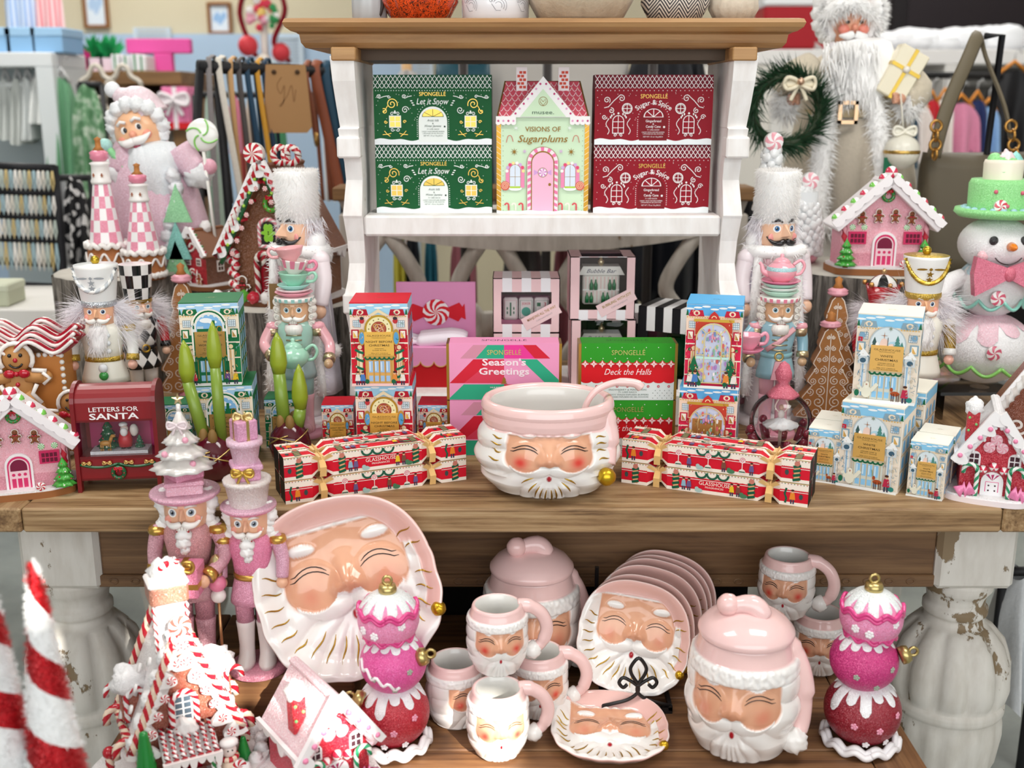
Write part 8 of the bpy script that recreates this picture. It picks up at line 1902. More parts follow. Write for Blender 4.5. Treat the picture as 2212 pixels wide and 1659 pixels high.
for k in range(6):
 r=MB();y0=-.05+.02*k;z0=.180+.008*(k % 3);pts=smooth_path([(-.085+.034*q,y0-.012*(q % 2),z0+.022*(q % 2)) for q in range(6)],6);r.tube(pts,.011,'g:a8142c',8,flat=.35);
 for e in (-.010,.010): r.tube([p+Vector((0,e,.001)) for p in pts],.0032,'s:f4eeea',6)
 r.build('ribbon_candy',t)
# ---------------------------------------------------------------- big sunlit gingerbread house on the bench
t=thing('gingerbread_house','large snowy red and white gingerbread house with a tall chimney, blazing in the sun','candy house',(-.452,1.335,BEN),radians(27))
t.scale=(1,.92,1);W='s:f6f2f0';RD,CRM='g:c41f30','s:f3dcc4'
pts=[((.118+.006*sin(9*a))*cos(a),(.112+.006*cos(7*a))*sin(a)) for a in [2*pi*i/60 for i in range(60)]]
MB().prism(pts,0,.010,'m:5a3a30',smooth=True).build('base',t);MB().prism([(a*.985,b*.985) for a,b in pts],.0095,.017,'l:f4f0f0',smooth=True).build('snow_base',t)
w,d,hw,hr=.122,.108,.070,.142;bz=.016;WALL='l:9a5440'
MB().prism([(-w/2,0),(w/2,0),(w/2,hw),(0,hw+hr),(-w/2,hw)],-d/2,d/2,WALL,Matrix.Translation((0,.012,bz)) @ plane((0,0,0))).build('walls',t);L=hypot(w/2,hr);ux,uz=(w/2)/L,hr/L;ov=.026;yf=.012-d/2;yb=.012+d/2
for sx in (-1,1):
 e=L+ov;M=plane((0,.012,bz+hw+hr+.003),(0,sx,0),(sx*ux,0,-uz));MB(M).box(-d/2-.018,d/2+.014,-.002,e,0,.009,'l:f1eeee',.002).build('roof_panel',t)
 ed=[(sx*ux*q,yf-.020,bz+hw+hr-uz*q+.012) for q in [e*k/18 for k in range(19)]];MB().twist(ed,.0064,RD,CRM,turns=26).build('candy_edge',t);[lumpy(MB(),(sx*ux*q-sx*.004,yf-.010,bz+hw+hr-uz*q+.014),.013,'l:f7f5f5',q*90,.25,12).build('roof_snow',t) for q in [e*(.12+.17*i) for i in range(6)]];MB().twist([(a,yb+.014,c) for a,b,c in ed],.0065,RD,CRM,turns=26).build('candy_edge',t)
 MB().twist([(sx*ux*e,yf-.02+(d+.036)*k/12,bz+hw+hr-uz*e+.012) for k in range(13)],.0068,RD,CRM,turns=26).build('candy_edge',t)
 f=MB(plane((0,yf-.019,bz+hw+hr+.002),(sx*ux,0,-uz),(sx*uz,0,ux)));f.prism(drips(.004,e,.008,.010,.036,7,5+sx,.008),-.004,.004,W);f.build('icing',t)
 g=MB(plane((sx*ux*e,.012,bz+hw+hr-uz*e+.006),(0,sx,0),(0,0,1)));g.prism(drips(-d/2-.018,d/2+.014,.006,.004,.022,9,11,.004),-.004,.003,W);g.build('eave_icing',t)
 for k in range(7): q=e*(k+.7)/7.2;c=MB();peppermint(c,(sx*ux*q-sx*.011,yf-.026,bz+hw+hr-uz*q+.001),.0062,'g:c41f30',W,.35);c.build('peppermint',t)
 for k in range(5): q=e*(.35+.13*k);c=MB();peppermint(c,(0,0,0),.0062,'g:c41f30',W,.3,nrm=plane((sx*(ux*q+uz*.011),.0+.05*((k*37 % 10)/10-.4),bz+hw+hr-uz*q+.003+ux*.011),(0,sx,0),(sx*ux,0,-uz)));c.build('peppermint',t)
 for k in range(2): pcane(t,sx*(w/2-.003),yf+.004+.1*k,bz,.058,.0058,RD,CRM,sx,22,'candy_post')
 D=MB(TR(sx*.052,.018,bz+.072,sx*pi/2));D.prism([(-.014,0),(.014,0),(.014,.026),(0,.040),(-.014,.026)],-.012,.02,WALL,plane((0,0,0)));D.build('dormer',t)
 lumpy(MB(),(sx*.058,.018,bz+.122),.021,'l:f6f3f3',3,.35).build('dormer_snow',t);pcane(t,sx*.066,.004,bz+.070,.040,.0042,RD,W,1,30);pcane(t,sx*.066,.032,bz+.070,.040,.0042,RD,W,-1,30)
C=MB();C.box(-.022,.018,-.012,.026,bz+.15,.272,'l:f3efee',.003);C.box(-.027,.023,-.017,.031,.250,.276,'l:a8705c',.003);C.build('chimney',t);m=MB();m.box(-.028,.024,-.018,.032,.274,.282,W,.003);lumpy(m,(-.002,.007,.284),.023,'l:f7f5f5',4,.25);m.build('chimney_snow',t)
for sx in (-1,1): MB().twist([(-.002+sx*.021,-.013,bz+.15+.09*k/8) for k in range(9)],.0038,RD,W,turns=40).build('chimney_candy',t)
MB().tube(smooth_path([(-.012,0,.288),(-.004,-.008,.304),(.006,0,.296),(.012,0,.306)],4),.0055,RD,8,alt=W).build('ribbon_candy',t)
m=MB();window(m,0,yf,bz+.074,.028,.046,W,'g:5a6a78',2,4,True);m.build('window',t);MB().twist([(-.016,yf-.005,bz+.074+.032*k/6) for k in range(7)]+[(-.016*cos(a),yf-.005,bz+.106+.016*sin(a)) for a in [pi*k/10 for k in range(1,10)]]+[(.016,yf-.005,bz+.106-.032*k/6) for k in range(7)],.0046,RD,W,turns=40).build('window_arch',t)
lumpy(MB(),(0,yf-.006,bz+.070),.015,W,6,.3).build('sill_snow',t);c=MB();peppermint(c,(0,yf-.026,bz+hw+hr+.014),.014,'g:d85a50',W,.35);c.build('gable_mint',t)
P_=MB(plane((0,yf-.002,bz+.066),(1,0,0),(0,-.045,-.024)));P_.box(-.036,.036,0,.052,0,.006,'l:f3efee',.001);P_.build('porch_roof',t)
for k in range(7): MB().twist([(-.031+.0103*k,yf-.004-.045*q/8,bz+.073-.024*q/8) for q in range(9)],.0042,RD,W,turns=60).build('porch_candy',t)
MB(plane((0,yf-.050,bz+.042))).prism(drips(-.038,.038,.006,.006,.018,7,8,.003),-.003,.004,W).build('porch_icing',t)
for sx in (-1,1):
 MB().twist([(sx*.032,yf-.043,bz+.045*k/8) for k in range(9)],.0045,RD,W,turns=34).build('porch_post',t);MB().twist([(sx*.026,yf-.047,bz+.045*k/8) for k in range(9)],.0038,'g:2f8a4a',W,turns=34).build('porch_post',t)
m=MB();window(m,0,yf,bz,.036,.040,'g:a8182a','g:7a1018',1,3,True);m.build('door',t)
for k in range(4): MB().box(-.022,.022,yf-.020-.011*k,yf-.008-.011*k,bz,bz+.008-.0018*k,'l:b0766a',.002).build('step',t)
for (x,yy,h,rr) in ((-.056,yf-.030,.092,.019),(.074,yf-.004,.034,.0115)): MB().lathe([(rr,bz),(rr*1.05,bz+.004)]+[(rr*(1-.75*k/24)*(1.05 if k % 2 else .97),bz+h*k/24) for k in range(1,24)]+[(rr*.22,bz+h*.98),(0,bz+h)],'g:1f8a3a',18,TR(x,yy,0)).build('gum_tree',t)
sm=MB();sm.ball((.050,yf-.026,bz+.012),.013,CRM,14,9);sm.ball((.050,yf-.027,bz+.033),.0105,'s:f6e8e0',14,9);sm.tube(arc3((.050,yf-.026,bz+.022),.010,0,2*pi,14,'xy'),.004,RD,7,alt=CRM);sm.ball((.050,yf-.030,bz+.045),(.013,.011,.007),W,12,8)
for q in (-1,1): sm.ball((.050+q*.003,yf-.037,bz+.036),.0012,'g:181214',6,5)
sm.build('snowman',t)
for x,yy in ((.088,.0),(.078,yf+.02),(-.094,-.004),(-.06,-.085)): pc=MB();pc.twist([(x,yy,bz+.030*k/6) for k in range(7)],.006,RD,CRM,turns=30);pc.build('fence_post',t);MB().ball((x,yy,bz+.036),.0088,['g:e84a9c','g:b81c2c'][x < 0],10,7).build('gumball',t)
f=MB()
for a in range(5): ang=radians(205+a*14);f.box(.100*cos(ang)-.004,.100*cos(ang)+.004,.098*sin(ang)-.002,.098*sin(ang)+.002,bz,bz+.026,'m:6a4438',.001)
f.tube([(.100*cos(radians(205+a*7)),.098*sin(radians(205+a*7)),bz+.020) for a in range(9)],.004,'m:6a4438',6);f.build('fence',t)
for k in range(14): a=radians(-110+k*15);lumpy(MB(),(.106*cos(a),.100*sin(a),bz+.002),.010,'l:f5f1f1',k,.2,10).build('snow_mound',t)
c=MB();peppermint(c,(.060,-.078,bz+.010),.010,'g:c41f30',W,.4);c.build('peppermint',t)
# ---------------------------------------------------------------- figures, trees, ornaments
def px3(Y): return lambda px,py,dy=0: tuple(A(px,py,Y+dy))
SX,SY_=.905,2.06;zs_=zat(822,SY_);q=mpp(640,SY_)
t=thing('acrylic_riser','clear acrylic riser under the snowman','riser',(SX,SY_,TAB));MB().box(-.11,.11,-.09,.09,zs_-TAB-.006,zs_-TAB,'film').box(-.106,-.1,-.085,.085,0,zs_-TAB-.006,'film').box(.1,.106,-.085,.085,0,zs_-TAB-.006,'film').build('shelf',t);MB().box(-.11,.11,-.0905,-.09,zs_-TAB-.006,zs_-TAB,'s:4a5054').build('edge',t)
t=thing('snowman','glittery snowman in a green cake hat with a pink bow tie at right','snowman',(SX,SY_,zs_));Zp=lambda py: zat(py,SY_)-zs_
W='l:f3f2f3'
MB().ball((0,0,Zp(750)),(.086,.084,Zp(675)-Zp(750)),W,36,20).build('lower_ball',t);MB().ball((0,0,Zp(620)),(.062,.06,Zp(555)-Zp(620)),W,32,18).build('middle_ball',t);MB().ball((0,0,Zp(527)),(.067,.064,Zp(468)-Zp(527)),W,32,18).build('head',t)
f=-.0625
for s in (-1,1): MB().ball((s*.028,f+.006,Zp(512)),(.0085,.005,.0085),'l:1c1c20',12,8).build('eye',t);MB().ball((s*.040,f+.016,Zp(545)),(.012,.006,.010),'l:f2c0c6',10,6).build('cheek',t);MB().tube(smooth_path([(s*.055,0,Zp(600)),(s*.085,-.01,Zp(612)),(s*.10,-.02,Zp(640))],5),.018,W,12).build('arm',t)
MB().lathe([(.009,0),(.007,.010),(.003,.019),(0,.021)],'g:f08a2c',14,plane((.002,f-.002,Zp(524)))).build('nose',t);MB().tube(arc3((0,f+.001,Zp(527)),.030,pi*1.2,pi*1.8,10),.0012,'g:2a2020',6).build('mouth',t)
m=MB()
for s in (-1,1): m.prism([(s*.004,-.010),(s*.060,-.040),(s*.066,.0),(s*.062,.032),(s*.004,.012)],-.008,.010,'l:e2768f',plane((0,-.066,Zp(580))))
m.ball((0,-.074,Zp(580)),(.011,.008,.014),'l:d8687f',12,8);m.build('bow_tie',t)
def icing_ball(t,r,z,zc,c,seed=0,n=9,up=1,rx=None,lo=.15,hi=.55,name='icing'):   # dripping cap on a ball
 R=random.Random(seed);dl=[R.uniform(lo,hi) for _ in range(n)];vs=[];fs=[];K=n*6;rows=7;rx=rx or r
 for i in range(K):
  a=2*pi*i/K;e=dl[i*n//K]*sin(pi*((i*n/K) % 1))**.45;te=radians(38)+e
  for j in range(rows): tt=te*j/(rows-1);o=1.035-(.03 if j == rows-1 else 0);vs.append((rx*o*sin(tt)*sin(a),-rx*o*sin(tt)*cos(a),zc+up*r*o*cos(tt)))
 for i in range(K):
  for j in range(rows-1): p,q_=i*rows+j,((i+1) % K)*rows+j;fs.append((p,p+1,q_+1,q_) if up > 0 else (p,q_,q_+1,p+1))
 MB().add(vs,fs,c).build(name,t)
icing_ball(t,Zp(675)-Zp(750),0,Zp(750),'l:efc4d0',4,9,1,.086,.3,.75);icing_ball(t,Zp(555)-Zp(620),0,Zp(620),'l:bcdce8',6,8,1,.062,.2,.7)
for zc,rr,c,k in ((Zp(775),.086,'g:8fd46a',10),(Zp(640),.063,'g:8fd4c4',9)):
 m=MB();m.tube([(rr*sin(a)*.985,-rr*cos(a)*.985,zc-.016*abs(sin(a*k/2))) for a in [2*pi*i/90 for i in range(91)]],.0035,c,6);m.build('icing_garland',t)
for x,zc,rr in ((-.018,Zp(742),.088),(-.012,Zp(632),.065)): c=MB();peppermint(c,(x,-sqrt(rr*rr-x*x)+.001,zc),.014,'g:d8607a','g:f6f2f0',.3,k=5);c.build('peppermint',t)
G_='l:8fdc8a';MB().lathe([(.02,0),(.070,.002),(.079,.010),(.077,.018),(.05,.018),(0,.018)],G_,36,TR(0,0,Zp(470)),cap=False).build('hat_brim',t)
MB().lathe([(.056,0),(.057,.05),(.053,.058),(0,.058)],G_,36,TR(0,0,Zp(455)),cap=False).build('cake_tier',t);MB().lathe([(.034,0),(.035,.036),(.033,.042),(0,.043)],'s:f2ead8',30,TR(0,0,Zp(395)),cap=False).build('cake_tier',t);icing_ball(t,.038,0,Zp(395)+.012,G_,3,8,1,.0355,.35,.75,'dripping_icing')
for zc,rr,k in ((Zp(453),.062,22),(Zp(398),.045,16)):
 m=MB();[m.ball((rr*sin(2*pi*i/k),-rr*cos(2*pi*i/k),zc),.0075,'l:9fd0dc',8,6) for i in range(k)];m.build('icing_beads',t)
for x,py in ((-.03,410),(.015,412),(.04,425),(-.01,440),(.03,448)): MB().ball((x,-sqrt(.057**2-x*x),Zp(py)),.004,'g:d8607a',8,6).build('candy_dot',t)
c=MB();peppermint(c,(-.022,-.055,Zp(440)),.012,'g:d84a5a','g:f6f2f0',.3,k=5);c.build('peppermint',t);MB().ball((-.018,0,Zp(345)),.013,G_,12,8).build('gumball',t);MB().lathe([(.012,0),(.014,.006),(.007,.016),(0,.022)],'l:8fd8cc',16,TR(.02,0,Zp(352))).build('icing_kiss',t);lumpy(MB(),(0,-.006,Zp(346)),.015,'s:f4dfe2',2,.3).build('candy_swirl',t)
Y=2.385;p=px3(Y);k=mpp(350,Y);t=thing('santa_figure','large pastel pink santa figure holding a green and white lollipop at back left','figurine',(0,0,0));PK,WH='l:e3bccb','l:eef0f2'
C0=p(330,420);base=.986
m=MB();lofty(m,[(.10,.07,base,C0[0],Y),(.125,.08,base+.03,C0[0],Y),(.115,.078,zat(480,Y),C0[0],Y),(.095,.07,zat(400,Y),C0[0],Y),(.085,.06,zat(340,Y),C0[0]-.005,Y),(.05,.045,zat(300,Y),C0[0]-.015,Y)],PK,32);m.build('robe',t)
m=MB();[lumpy(m,p(372+10*sin(i),380+i*26,-.070),15*k,'l:eceef2',i,.25,12) for i in range(9)];m.build('robe_trim',t)
m=MB();[m.prism([(-30*k,0),(30*k,0),(0,80*k)],-.002,.004,c_,plane(p(385,y0,-.082))) for c_,y0 in (('l:8fce9a',480),('l:7fc4b8',560),('l:8fce9a',600))];m.build('tree_pattern',t)
H=p(305,285);MB().ball((H[0],Y-.015,H[2]),(50*k,46*k,56*k),'s:f0bb92',24,14).build('head',t)
M=plane((H[0],Y-.015-46*k,H[2]),(cos(radians(16)),0,sin(radians(16))),(-sin(radians(16)),0,cos(radians(16))));m=MB(M)
for s in (-1,1):
 e=MB(M);e.ball((s*15*k,8*k,-6*k),(8*k,9*k,5*k),'g:f6f4f0',10,7);e.ball((s*15*k+3*k,8*k,-2*k),(4.5*k,6*k,3*k),'g:2a2c30',8,6);e.build('eye',t);MB(M).tube([(s*6*k,22*k,0),(s*16*k,27*k,0),(s*26*k,21*k,-4*k)],3.6*k,'s:f4f2f0',6).build('eyebrow',t);MB(M).ball((s*24*k,-10*k,-12*k),(13*k,11*k,8*k),'s:ee9a84',10,7).build('cheek',t);MB(M).tube(smooth_path([(0,-18*k,6*k),(s*18*k,-19*k,7*k),(s*36*k,-9*k,-6*k)],4),[9*k]*5+[7*k,5*k,3*k,1.5*k],'s:f4f2f0',8).build('moustache',t)
MB(M).ball((2*k,-4*k,4*k),(8*k,8*k,8*k),'s:eea488',10,8).build('nose',t);MB(M).ball((2*k,-30*k,3*k),(8*k,5*k,4*k),'g:b0405a',10,6).build('mouth',t)
m=MB();rf=lambda a,q_,zz: 1+.07*abs(sin(a*9+zz*30));m.lathe([(4*k,-150*k),(24*k,-115*k),(46*k,-60*k),(57*k,-8*k),(46*k,26*k),(20*k,34*k)],'l:e9eef2',72,Matrix.Translation((p(342,340)[0],Y-.032,p(342,340)[2])) @ Matrix.Rotation(radians(-9),4,'Y'),rf=rf,sy=.85);m.build('beard',t)
m=MB();[lumpy(m,(H[0]+52*k*cos(a),Y-.02-.02*sin(a),H[2]+14*k+44*k*sin(a)),17*k,'l:eff1f3',int(a*9),.2,12) for a in [radians(-50+26*i) for i in range(11)]];m.build('hat_brim',t)
m=MB();m.tube(smooth_path([p(318,252),p(300,222),p(270,212),p(248,200)],5),[42*k*(1-i/17)+7*k for i in range(16)],'l:e8cdd6',14);m.build('hat',t);MB().ball(p(243,194),17*k,'l:eef0f4',14,10).build('hat_ball',t)
for s,pts,mt in ((-1,[(285,330),(255,365),(268,378)],(272,372)),(1,[(385,320),(425,370),(448,366)],(452,360))):
 MB().tube(smooth_path([p(a,b,-.03) for a,b in pts],5),[30*k,31*k,31*k,30*k,29*k,28*k,26*k,24*k,22*k,20*k,18*k],PK,12).build('arm',t);lumpy(MB(),p(pts[1][0]+s*4,pts[1][1]+6,-.03),30*k,WH,s,.25).build('cuff',t);MB().ball(p(mt[0],mt[1],-.04),(17*k,15*k,17*k),'l:e9a6b8',12,8).build('mitten',t)
lp=thing('lollipop','big green and white swirl lollipop held by the pink santa','lollipop',p(437,292,-.05));c=MB();c.lathe([(34*k*cos(a),11*k*sin(a)) for a in [radians(-90+18*i) for i in range(11)]],'g:f2f2ee',32,plane((0,0,0)),cap=False);c.build('disc',lp)
c=MB();[c.tube([(r_*cos(a),-11*k*sqrt(max(.05,1-(r_/34/k)**2)),r_*sin(a)) for r_,a in [(34*k*(.12+.84*i/12),b0+i*.11) for i in range(13)]],3.4*k,'g:8fd46a',6,flat=.6) for b0 in (0,1.57,3.14,4.71)];c.build('swirl',lp);MB().tube([(0,0,-34*k),(14*k,.005,-260*k)],3.5*k,'g:f0eee8',8).build('stick',lp)
MB().tube(smooth_path([(0,0,0),(.022,0,-.03),(.042,0,-.052)],4),.0075,'l:8fdc9a',8).ball((-.008,0,.008),(.016,.012,.014),'l:a8dcd4',10,7).build('wand',(wn := thing('candy_wand','mint green candy wand in the pink santa left hand','candy',p(236,322,-.05))))
for px,tip,ba,Yc,lb in ((236,295,580,2.25,'taller gingerbread castle tower with pink checks in front of the pink santa'),(314,352,588,2.235,'shorter gingerbread castle tower with pink checks, right of the taller one')):
 c=A(px,ba,Yc);z0=.986;hh=zat(tip,Yc)-z0;t=thing('castle_tower',lb,'figurine',(c.x,Yc,z0));r=43*mpp(ba,Yc)
 MB().lathe([(r,0),(r,hh*.08),(r*.95,hh*.09),(r*.95,hh*.22),(r*.85,hh*.225)],'m:a8683a',30).build('drum',t);m=MB();[m.tube([(r*1.0*sin(a),-r*1.0*cos(a),zz+hh*am*sin(a*kk)) for a in [2*pi*i/120 for i in range(121)]],wv,'s:f6f2ee',6) for zz,am,kk,wv in ((hh*.04,.012,22,r*.13),(hh*.15,.035,9,r*.06),(hh*.24,.012,14,r*.13))];m.build('icing_rings',t)
 m=MB();n=12;r0,r1=r*.82,r*.42
 for j in range(5):
  for i in range(n):
   vs=[((r0+(r1-r0)*jj/5)*sin(2*pi*(i+e/2)/n),-(r0+(r1-r0)*jj/5)*cos(2*pi*(i+e/2)/n),hh*(.25+.42*jj/5)) for jj in (j,j+1) for e in range(3)];m.add(vs,[(0,1,4,3),(1,2,5,4)],'l:ee93ab' if (i+j) % 2 else 's:f4f2f2')
 m.build('checked_cone',t);MB().lathe([(r*.46,hh*.67),(r*.5,hh*.69),(r*.44,hh*.71),(r*.42,hh*.80),(r*.5,hh*.815),(r*.3,hh*.83)],'s:f4f1ee',24).build('collar',t);MB().lathe([(r*.3,hh*.83),(r*.44,hh*.85),(r*.42,hh*.87),(r*.45,hh*.89),(r*.3,hh*.905)],'g:e58aa2',24).build('macaron',t);MB().lathe([(r*.3,hh*.905),(r*.14,hh*.93),(r*.13,hh*.97),(r*.18,hh*.985),(0,hh)],'m:b5763c',18).build('finial',t)
 for x in (-.2,.2): g=MB();gbman(g,TR(x*r,-r*.40,hh*.72),r*.10,c='m:a8683a');g.build('gingerbread_man',t)
Y=2.62;p=px3(Y);k=mpp(220,Y);zb=zat(492,Y)
t=thing('display_plinth','plain white plinth hidden behind the table under the big santa','plinth',(A(1835,480,Y).x,Y,0));MB().box(-.17,.17,-.10,.10,0,zb,'m:dcd8d0',.004).build('body',t)
t=thing('santa_figure','tall fur bearded santa in a cream coat carrying a wreath and gift at back right','figurine',(0,0,0));cx=A(1838,300,Y).x;CO='f:d9cdb8'
m=MB();lofty(m,[(.165,.085,zb+.006,cx,Y),(.16,.085,zat(400,Y),cx,Y),(.135,.08,zat(280,Y),cx,Y),(.12,.075,zat(190,Y),cx,Y),(.115,.065,zat(140,Y),cx,Y),(.05,.05,zat(100,Y),cx,Y)],CO,36);m.build('coat',t)
m=MB()
for s in (-1,1): lofty(m,[(.042,.04,zb+.005,cx+s*.030,Y-.065),(.040,.04,zat(330,Y),cx+s*.028,Y-.062),(.045,.035,zat(255,Y),cx+s*.012,Y-.055)],'f:c3b8a8',16)
m.build('trousers',t)
R=random.Random(7)
def furline(pts,r,L,n,nm,mat='m:fbfaf9'):
 P_=smooth_path(pts,5);f=MB().tube(P_,r,'m:fbfaf9',8);q_=[]
 for _ in range(n): i=R.random()*(len(P_)-1.01);v=P_[int(i)].lerp(P_[int(i)+1],i % 1);d=Vector((R.uniform(-1,1),R.uniform(-1,.4),R.uniform(-1,.5))).normalized();q_.append((v+d*r*.9,d))
 f.hair(q_,mat,L,L*.05,.4,3);f.build(nm,t)
for s in (-1,1): furline([p(1838+s*40,190,-.075),p(1838+s*58,270,-.09),p(1838+s*66,360,-.095),p(1838+s*78,470,-.10)],.022,.022,1500,'coat_fur')
furline([p(1690,478,-.05),p(1770,485,-.10),p(1838,485,-.11),p(1910,485,-.10),p(1985,478,-.05)],.020,.028,700,'hem_fur')
H=p(1835,47,-.02);MB().ball(H,(44*k,40*k,52*k),'s:e8a684',22,14).build('head',t)
for s in (-1,1): MB().ball((H[0]+s*14*k,H[1]-38*k,H[2]-3*k),(5*k,4*k,3.6*k),'g:4a3a30',8,6).build('eye',t);MB().ball((H[0]+s*20*k,H[1]-33*k,H[2]-17*k),(13*k,8*k,11*k),'s:e88a78',10,7).build('cheek',t);MB().tube(smooth_path([(H[0]+s*2*k,H[1]-42*k,H[2]-27*k),(H[0]+s*16*k,H[1]-42*k,H[2]-31*k),(H[0]+s*30*k,H[1]-36*k,H[2]-30*k)],3),[7*k,8*k,8*k,7*k,6*k,4*k,2*k],'m:fbfaf9',8).build('moustache',t)
MB().ball((H[0],H[1]-42*k,H[2]-14*k),(7*k,8*k,8*k),'s:e2947a',10,8).build('nose',t)
m=MB();lofty(m,[(12*k,14*k,zat(235,Y),cx,Y-.085),(50*k,24*k,zat(190,Y),cx,Y-.085),(66*k,34*k,zat(135,Y),cx,Y-.07),(56*k,40*k,zat(94,Y),cx,Y-.045),(36*k,30*k,zat(84,Y),cx,Y-.03)],'m:fbfaf9',22);q_=[(p(1838+R.uniform(-62,62),R.uniform(88,215),-.10+R.uniform(-.01,.03)),(R.uniform(-.35,.35),-.5,-1)) for _ in range(900)];m.hair(q_,'m:fdfcfb',.034,.0019,.4,2,jit=.2);m.build('beard',t)
m=MB();[lumpy(m,(H[0]+58*k*cos(a),H[1]+.004,H[2]+18*k+62*k*sin(a)),23*k,'m:fbfaf9',int(a*7),.15,12) for a in [radians(-40+20*i) for i in range(14)]];q_=[((H[0]+58*k*cos(a),H[1]-.015,H[2]+18*k+62*k*sin(a)),(cos(a),-.6,sin(a))) for a in [radians(R.uniform(-45,225)) for _ in range(900)]];m.hair(q_,'m:fbfaf9',.026,.0016,.3,4,jit=.7);m.build('hood_fur',t);furline([p(1788,34,-.045),p(1808,14,-.062),p(1836,7,-.066),p(1862,14,-.062),p(1882,34,-.045)],.017,.022,700,'hood_brim')
for s,pts,hd in ((-1,[(1755,150),(1712,175),(1705,205)],(1716,214)),(1,[(1925,150),(1975,195),(1950,212)],(1940,212))): MB().tube(smooth_path([p(a,b,-.05-.02*i) for i,(a,b) in enumerate(pts)],5),[.040]*8+[.034]*3,CO,14).build('sleeve',t);furline([p(hd[0]+s*24,hd[1]-6,-.09),p(hd[0]+s*20,hd[1]+24,-.09)],.022,.026,420,'cuff_fur');m=MB();[m.tube([p(hd[0],hd[1]-8+5*q,-.115),p(hd[0]-s*10,hd[1]-7+5*q,-.125)],.005,'s:d8a084',7) for q in range(4)];m.ball(p(hd[0]+s*4,hd[1],-.11),.014,'s:d8a084',10,7);m.build('hand',t)
m=MB();[m.box(c_[0]+a-b/2,c_[0]+a+b/2,c_[1]-.006,c_[1],c_[2]+e-f_/2,c_[2]+e+f_/2,'au:d8b490') for c_ in (p(1831,243,-.105),) for a,e,b,f_ in ((-.018,0,.008,.05),(.018,0,.008,.05),(0,.021,.044,.008),(0,-.021,.044,.008))];m.build('buckle',t);MB().lathe([(.124,zat(252,Y)),(.126,zat(236,Y))],'m:c9b690',30,TR(cx,Y,0),cap=False,sy=.72).build('belt',t)
wr=thing('pine_wreath','green pine wreath with a cream ribbon held by the big santa','wreath',p(1698,238,-.15));R2=random.Random(2);m=MB();m.tube(arc3((0,0,0),.072,0,2*pi,24),.010,'m:2c3a22',7,cap=False);q_=[((.072*cos(a),0,.072*sin(a)),(cos(a)*R2.uniform(-.7,1.3)-sin(a)*.9,R2.uniform(-.8,.4),sin(a)*R2.uniform(-.7,1.3)+cos(a)*.9)) for a in [R2.uniform(0,6.28) for _ in range(1500)]];m.hair(q_,'m:24442c',.055,.0017,0,1,jit=.5);m.build('pine',wr);m=MB();bow(m,plane((.02,-.02,.055)),.035,'s:ece2c8');m.ball((.02,-.032,.06),.008,'au:d8b49a',10,7);m.build('ribbon',wr)
gf=thing('gift','cream wrapped gift with gold bead strings held by the big santa','gift',p(1945,160,-.10),0,None,1,0,radians(28));MB().box(-.034,.034,-.02,.02,-.056,.056,'s:efe6cc',.003).build('box',gf);MB().box(-.035,.035,-.022,.021,.006,.014,'au:c8a84a').box(-.004,.004,-.022,.021,-.057,.057,'au:c8a84a').ball((0,-.024,.010),.008,'g:f2ece2',10,7).build('bead_ribbon',gf)
on=thing('ornament','pleated cream ball ornament with ribbon hanging from the big santa hand','ornament',p(1948,328,-.13));MB().lathe([(.038*sin(pi*i/14),-.038*cos(pi*i/14)) for i in range(15)],'s:eae6d8',60,rf=lambda a,q_,z: 1+.03*abs(sin(a*12)),cap=False).build('ball',on);MB().lathe([(.0385,-.004),(.040,0),(.0385,.004)],'au:c8a45a',30,cap=False).build('band',on);m=MB();bow(m,plane((0,-.004,.045)),.026,'s:f3efe0');m.tube([(0,0,.04),(-.012,.006,.125)],.005,'s:f3efe0',6,flat=.3);m.build('ribbon',on)
hg=thing('hang_tag','small dark green tag on the cream ball ornament','tag',p(1917,358,-.14));MB().box(-.009,.009,-.001,.001,-.018,.018,'p:1d6a4a').build('card',hg)
for (x,y,z0,py0,py1,r,lb,tops) in ((.486,2.10,TAB,322,700,.070,'tall white marshmallow tree behind the right fur hat nutcracker',[(0,0)]),(.582,2.262,TAB+.257,405,585,.057,'rounded white marshmallow tree with two peppermints on the right stump',[(-.022,-.004),(.020,.0)])):
 t=thing('marshmallow_tree',lb,'tree',(x,y,z0));zt_=zat(py0,y)-z0;R=random.Random(int(x*99));m=MB();one=len(tops) == 1
 MB().lathe([(r*.75,0),(r*.85,.012),(r*.7,.022)],'g:e59aac',30).build('dish',t)
 for i in range(190):
  f=(i+.5)/190;zz=.02+(zt_-.02)*f;rr=r*((1-f*.86) if one else (1-f**3*.75));a=i*2.399;s=R.uniform(.009,.0125);d=Vector((sin(a),-cos(a),R.uniform(-.2,.5))).normalized()
  m.lathe([(0,-s*.8),(s*.7,-s*.8),(s*.82,-s*.5),(s*.82,s*.5),(s*.7,s*.8),(0,s*.8)],'g:f0f2f3',9,plane((rr*.86*sin(a),-rr*.86*cos(a),zz),d.orthogonal(),d.cross(d.orthogonal())),cap=False)
 m.lathe([(r*.8,.02),(r*.7 if not one else r*.15,zt_*.95)],'g:e2e5e8',16);m.build('marshmallows',t)
 for dx,dz in tops: c=MB();peppermint(c,(dx,-.01,zt_+.014+dz),.017,'s:eda4b0','s:f8f4f4',.5,k=5);c.build('peppermint',t)
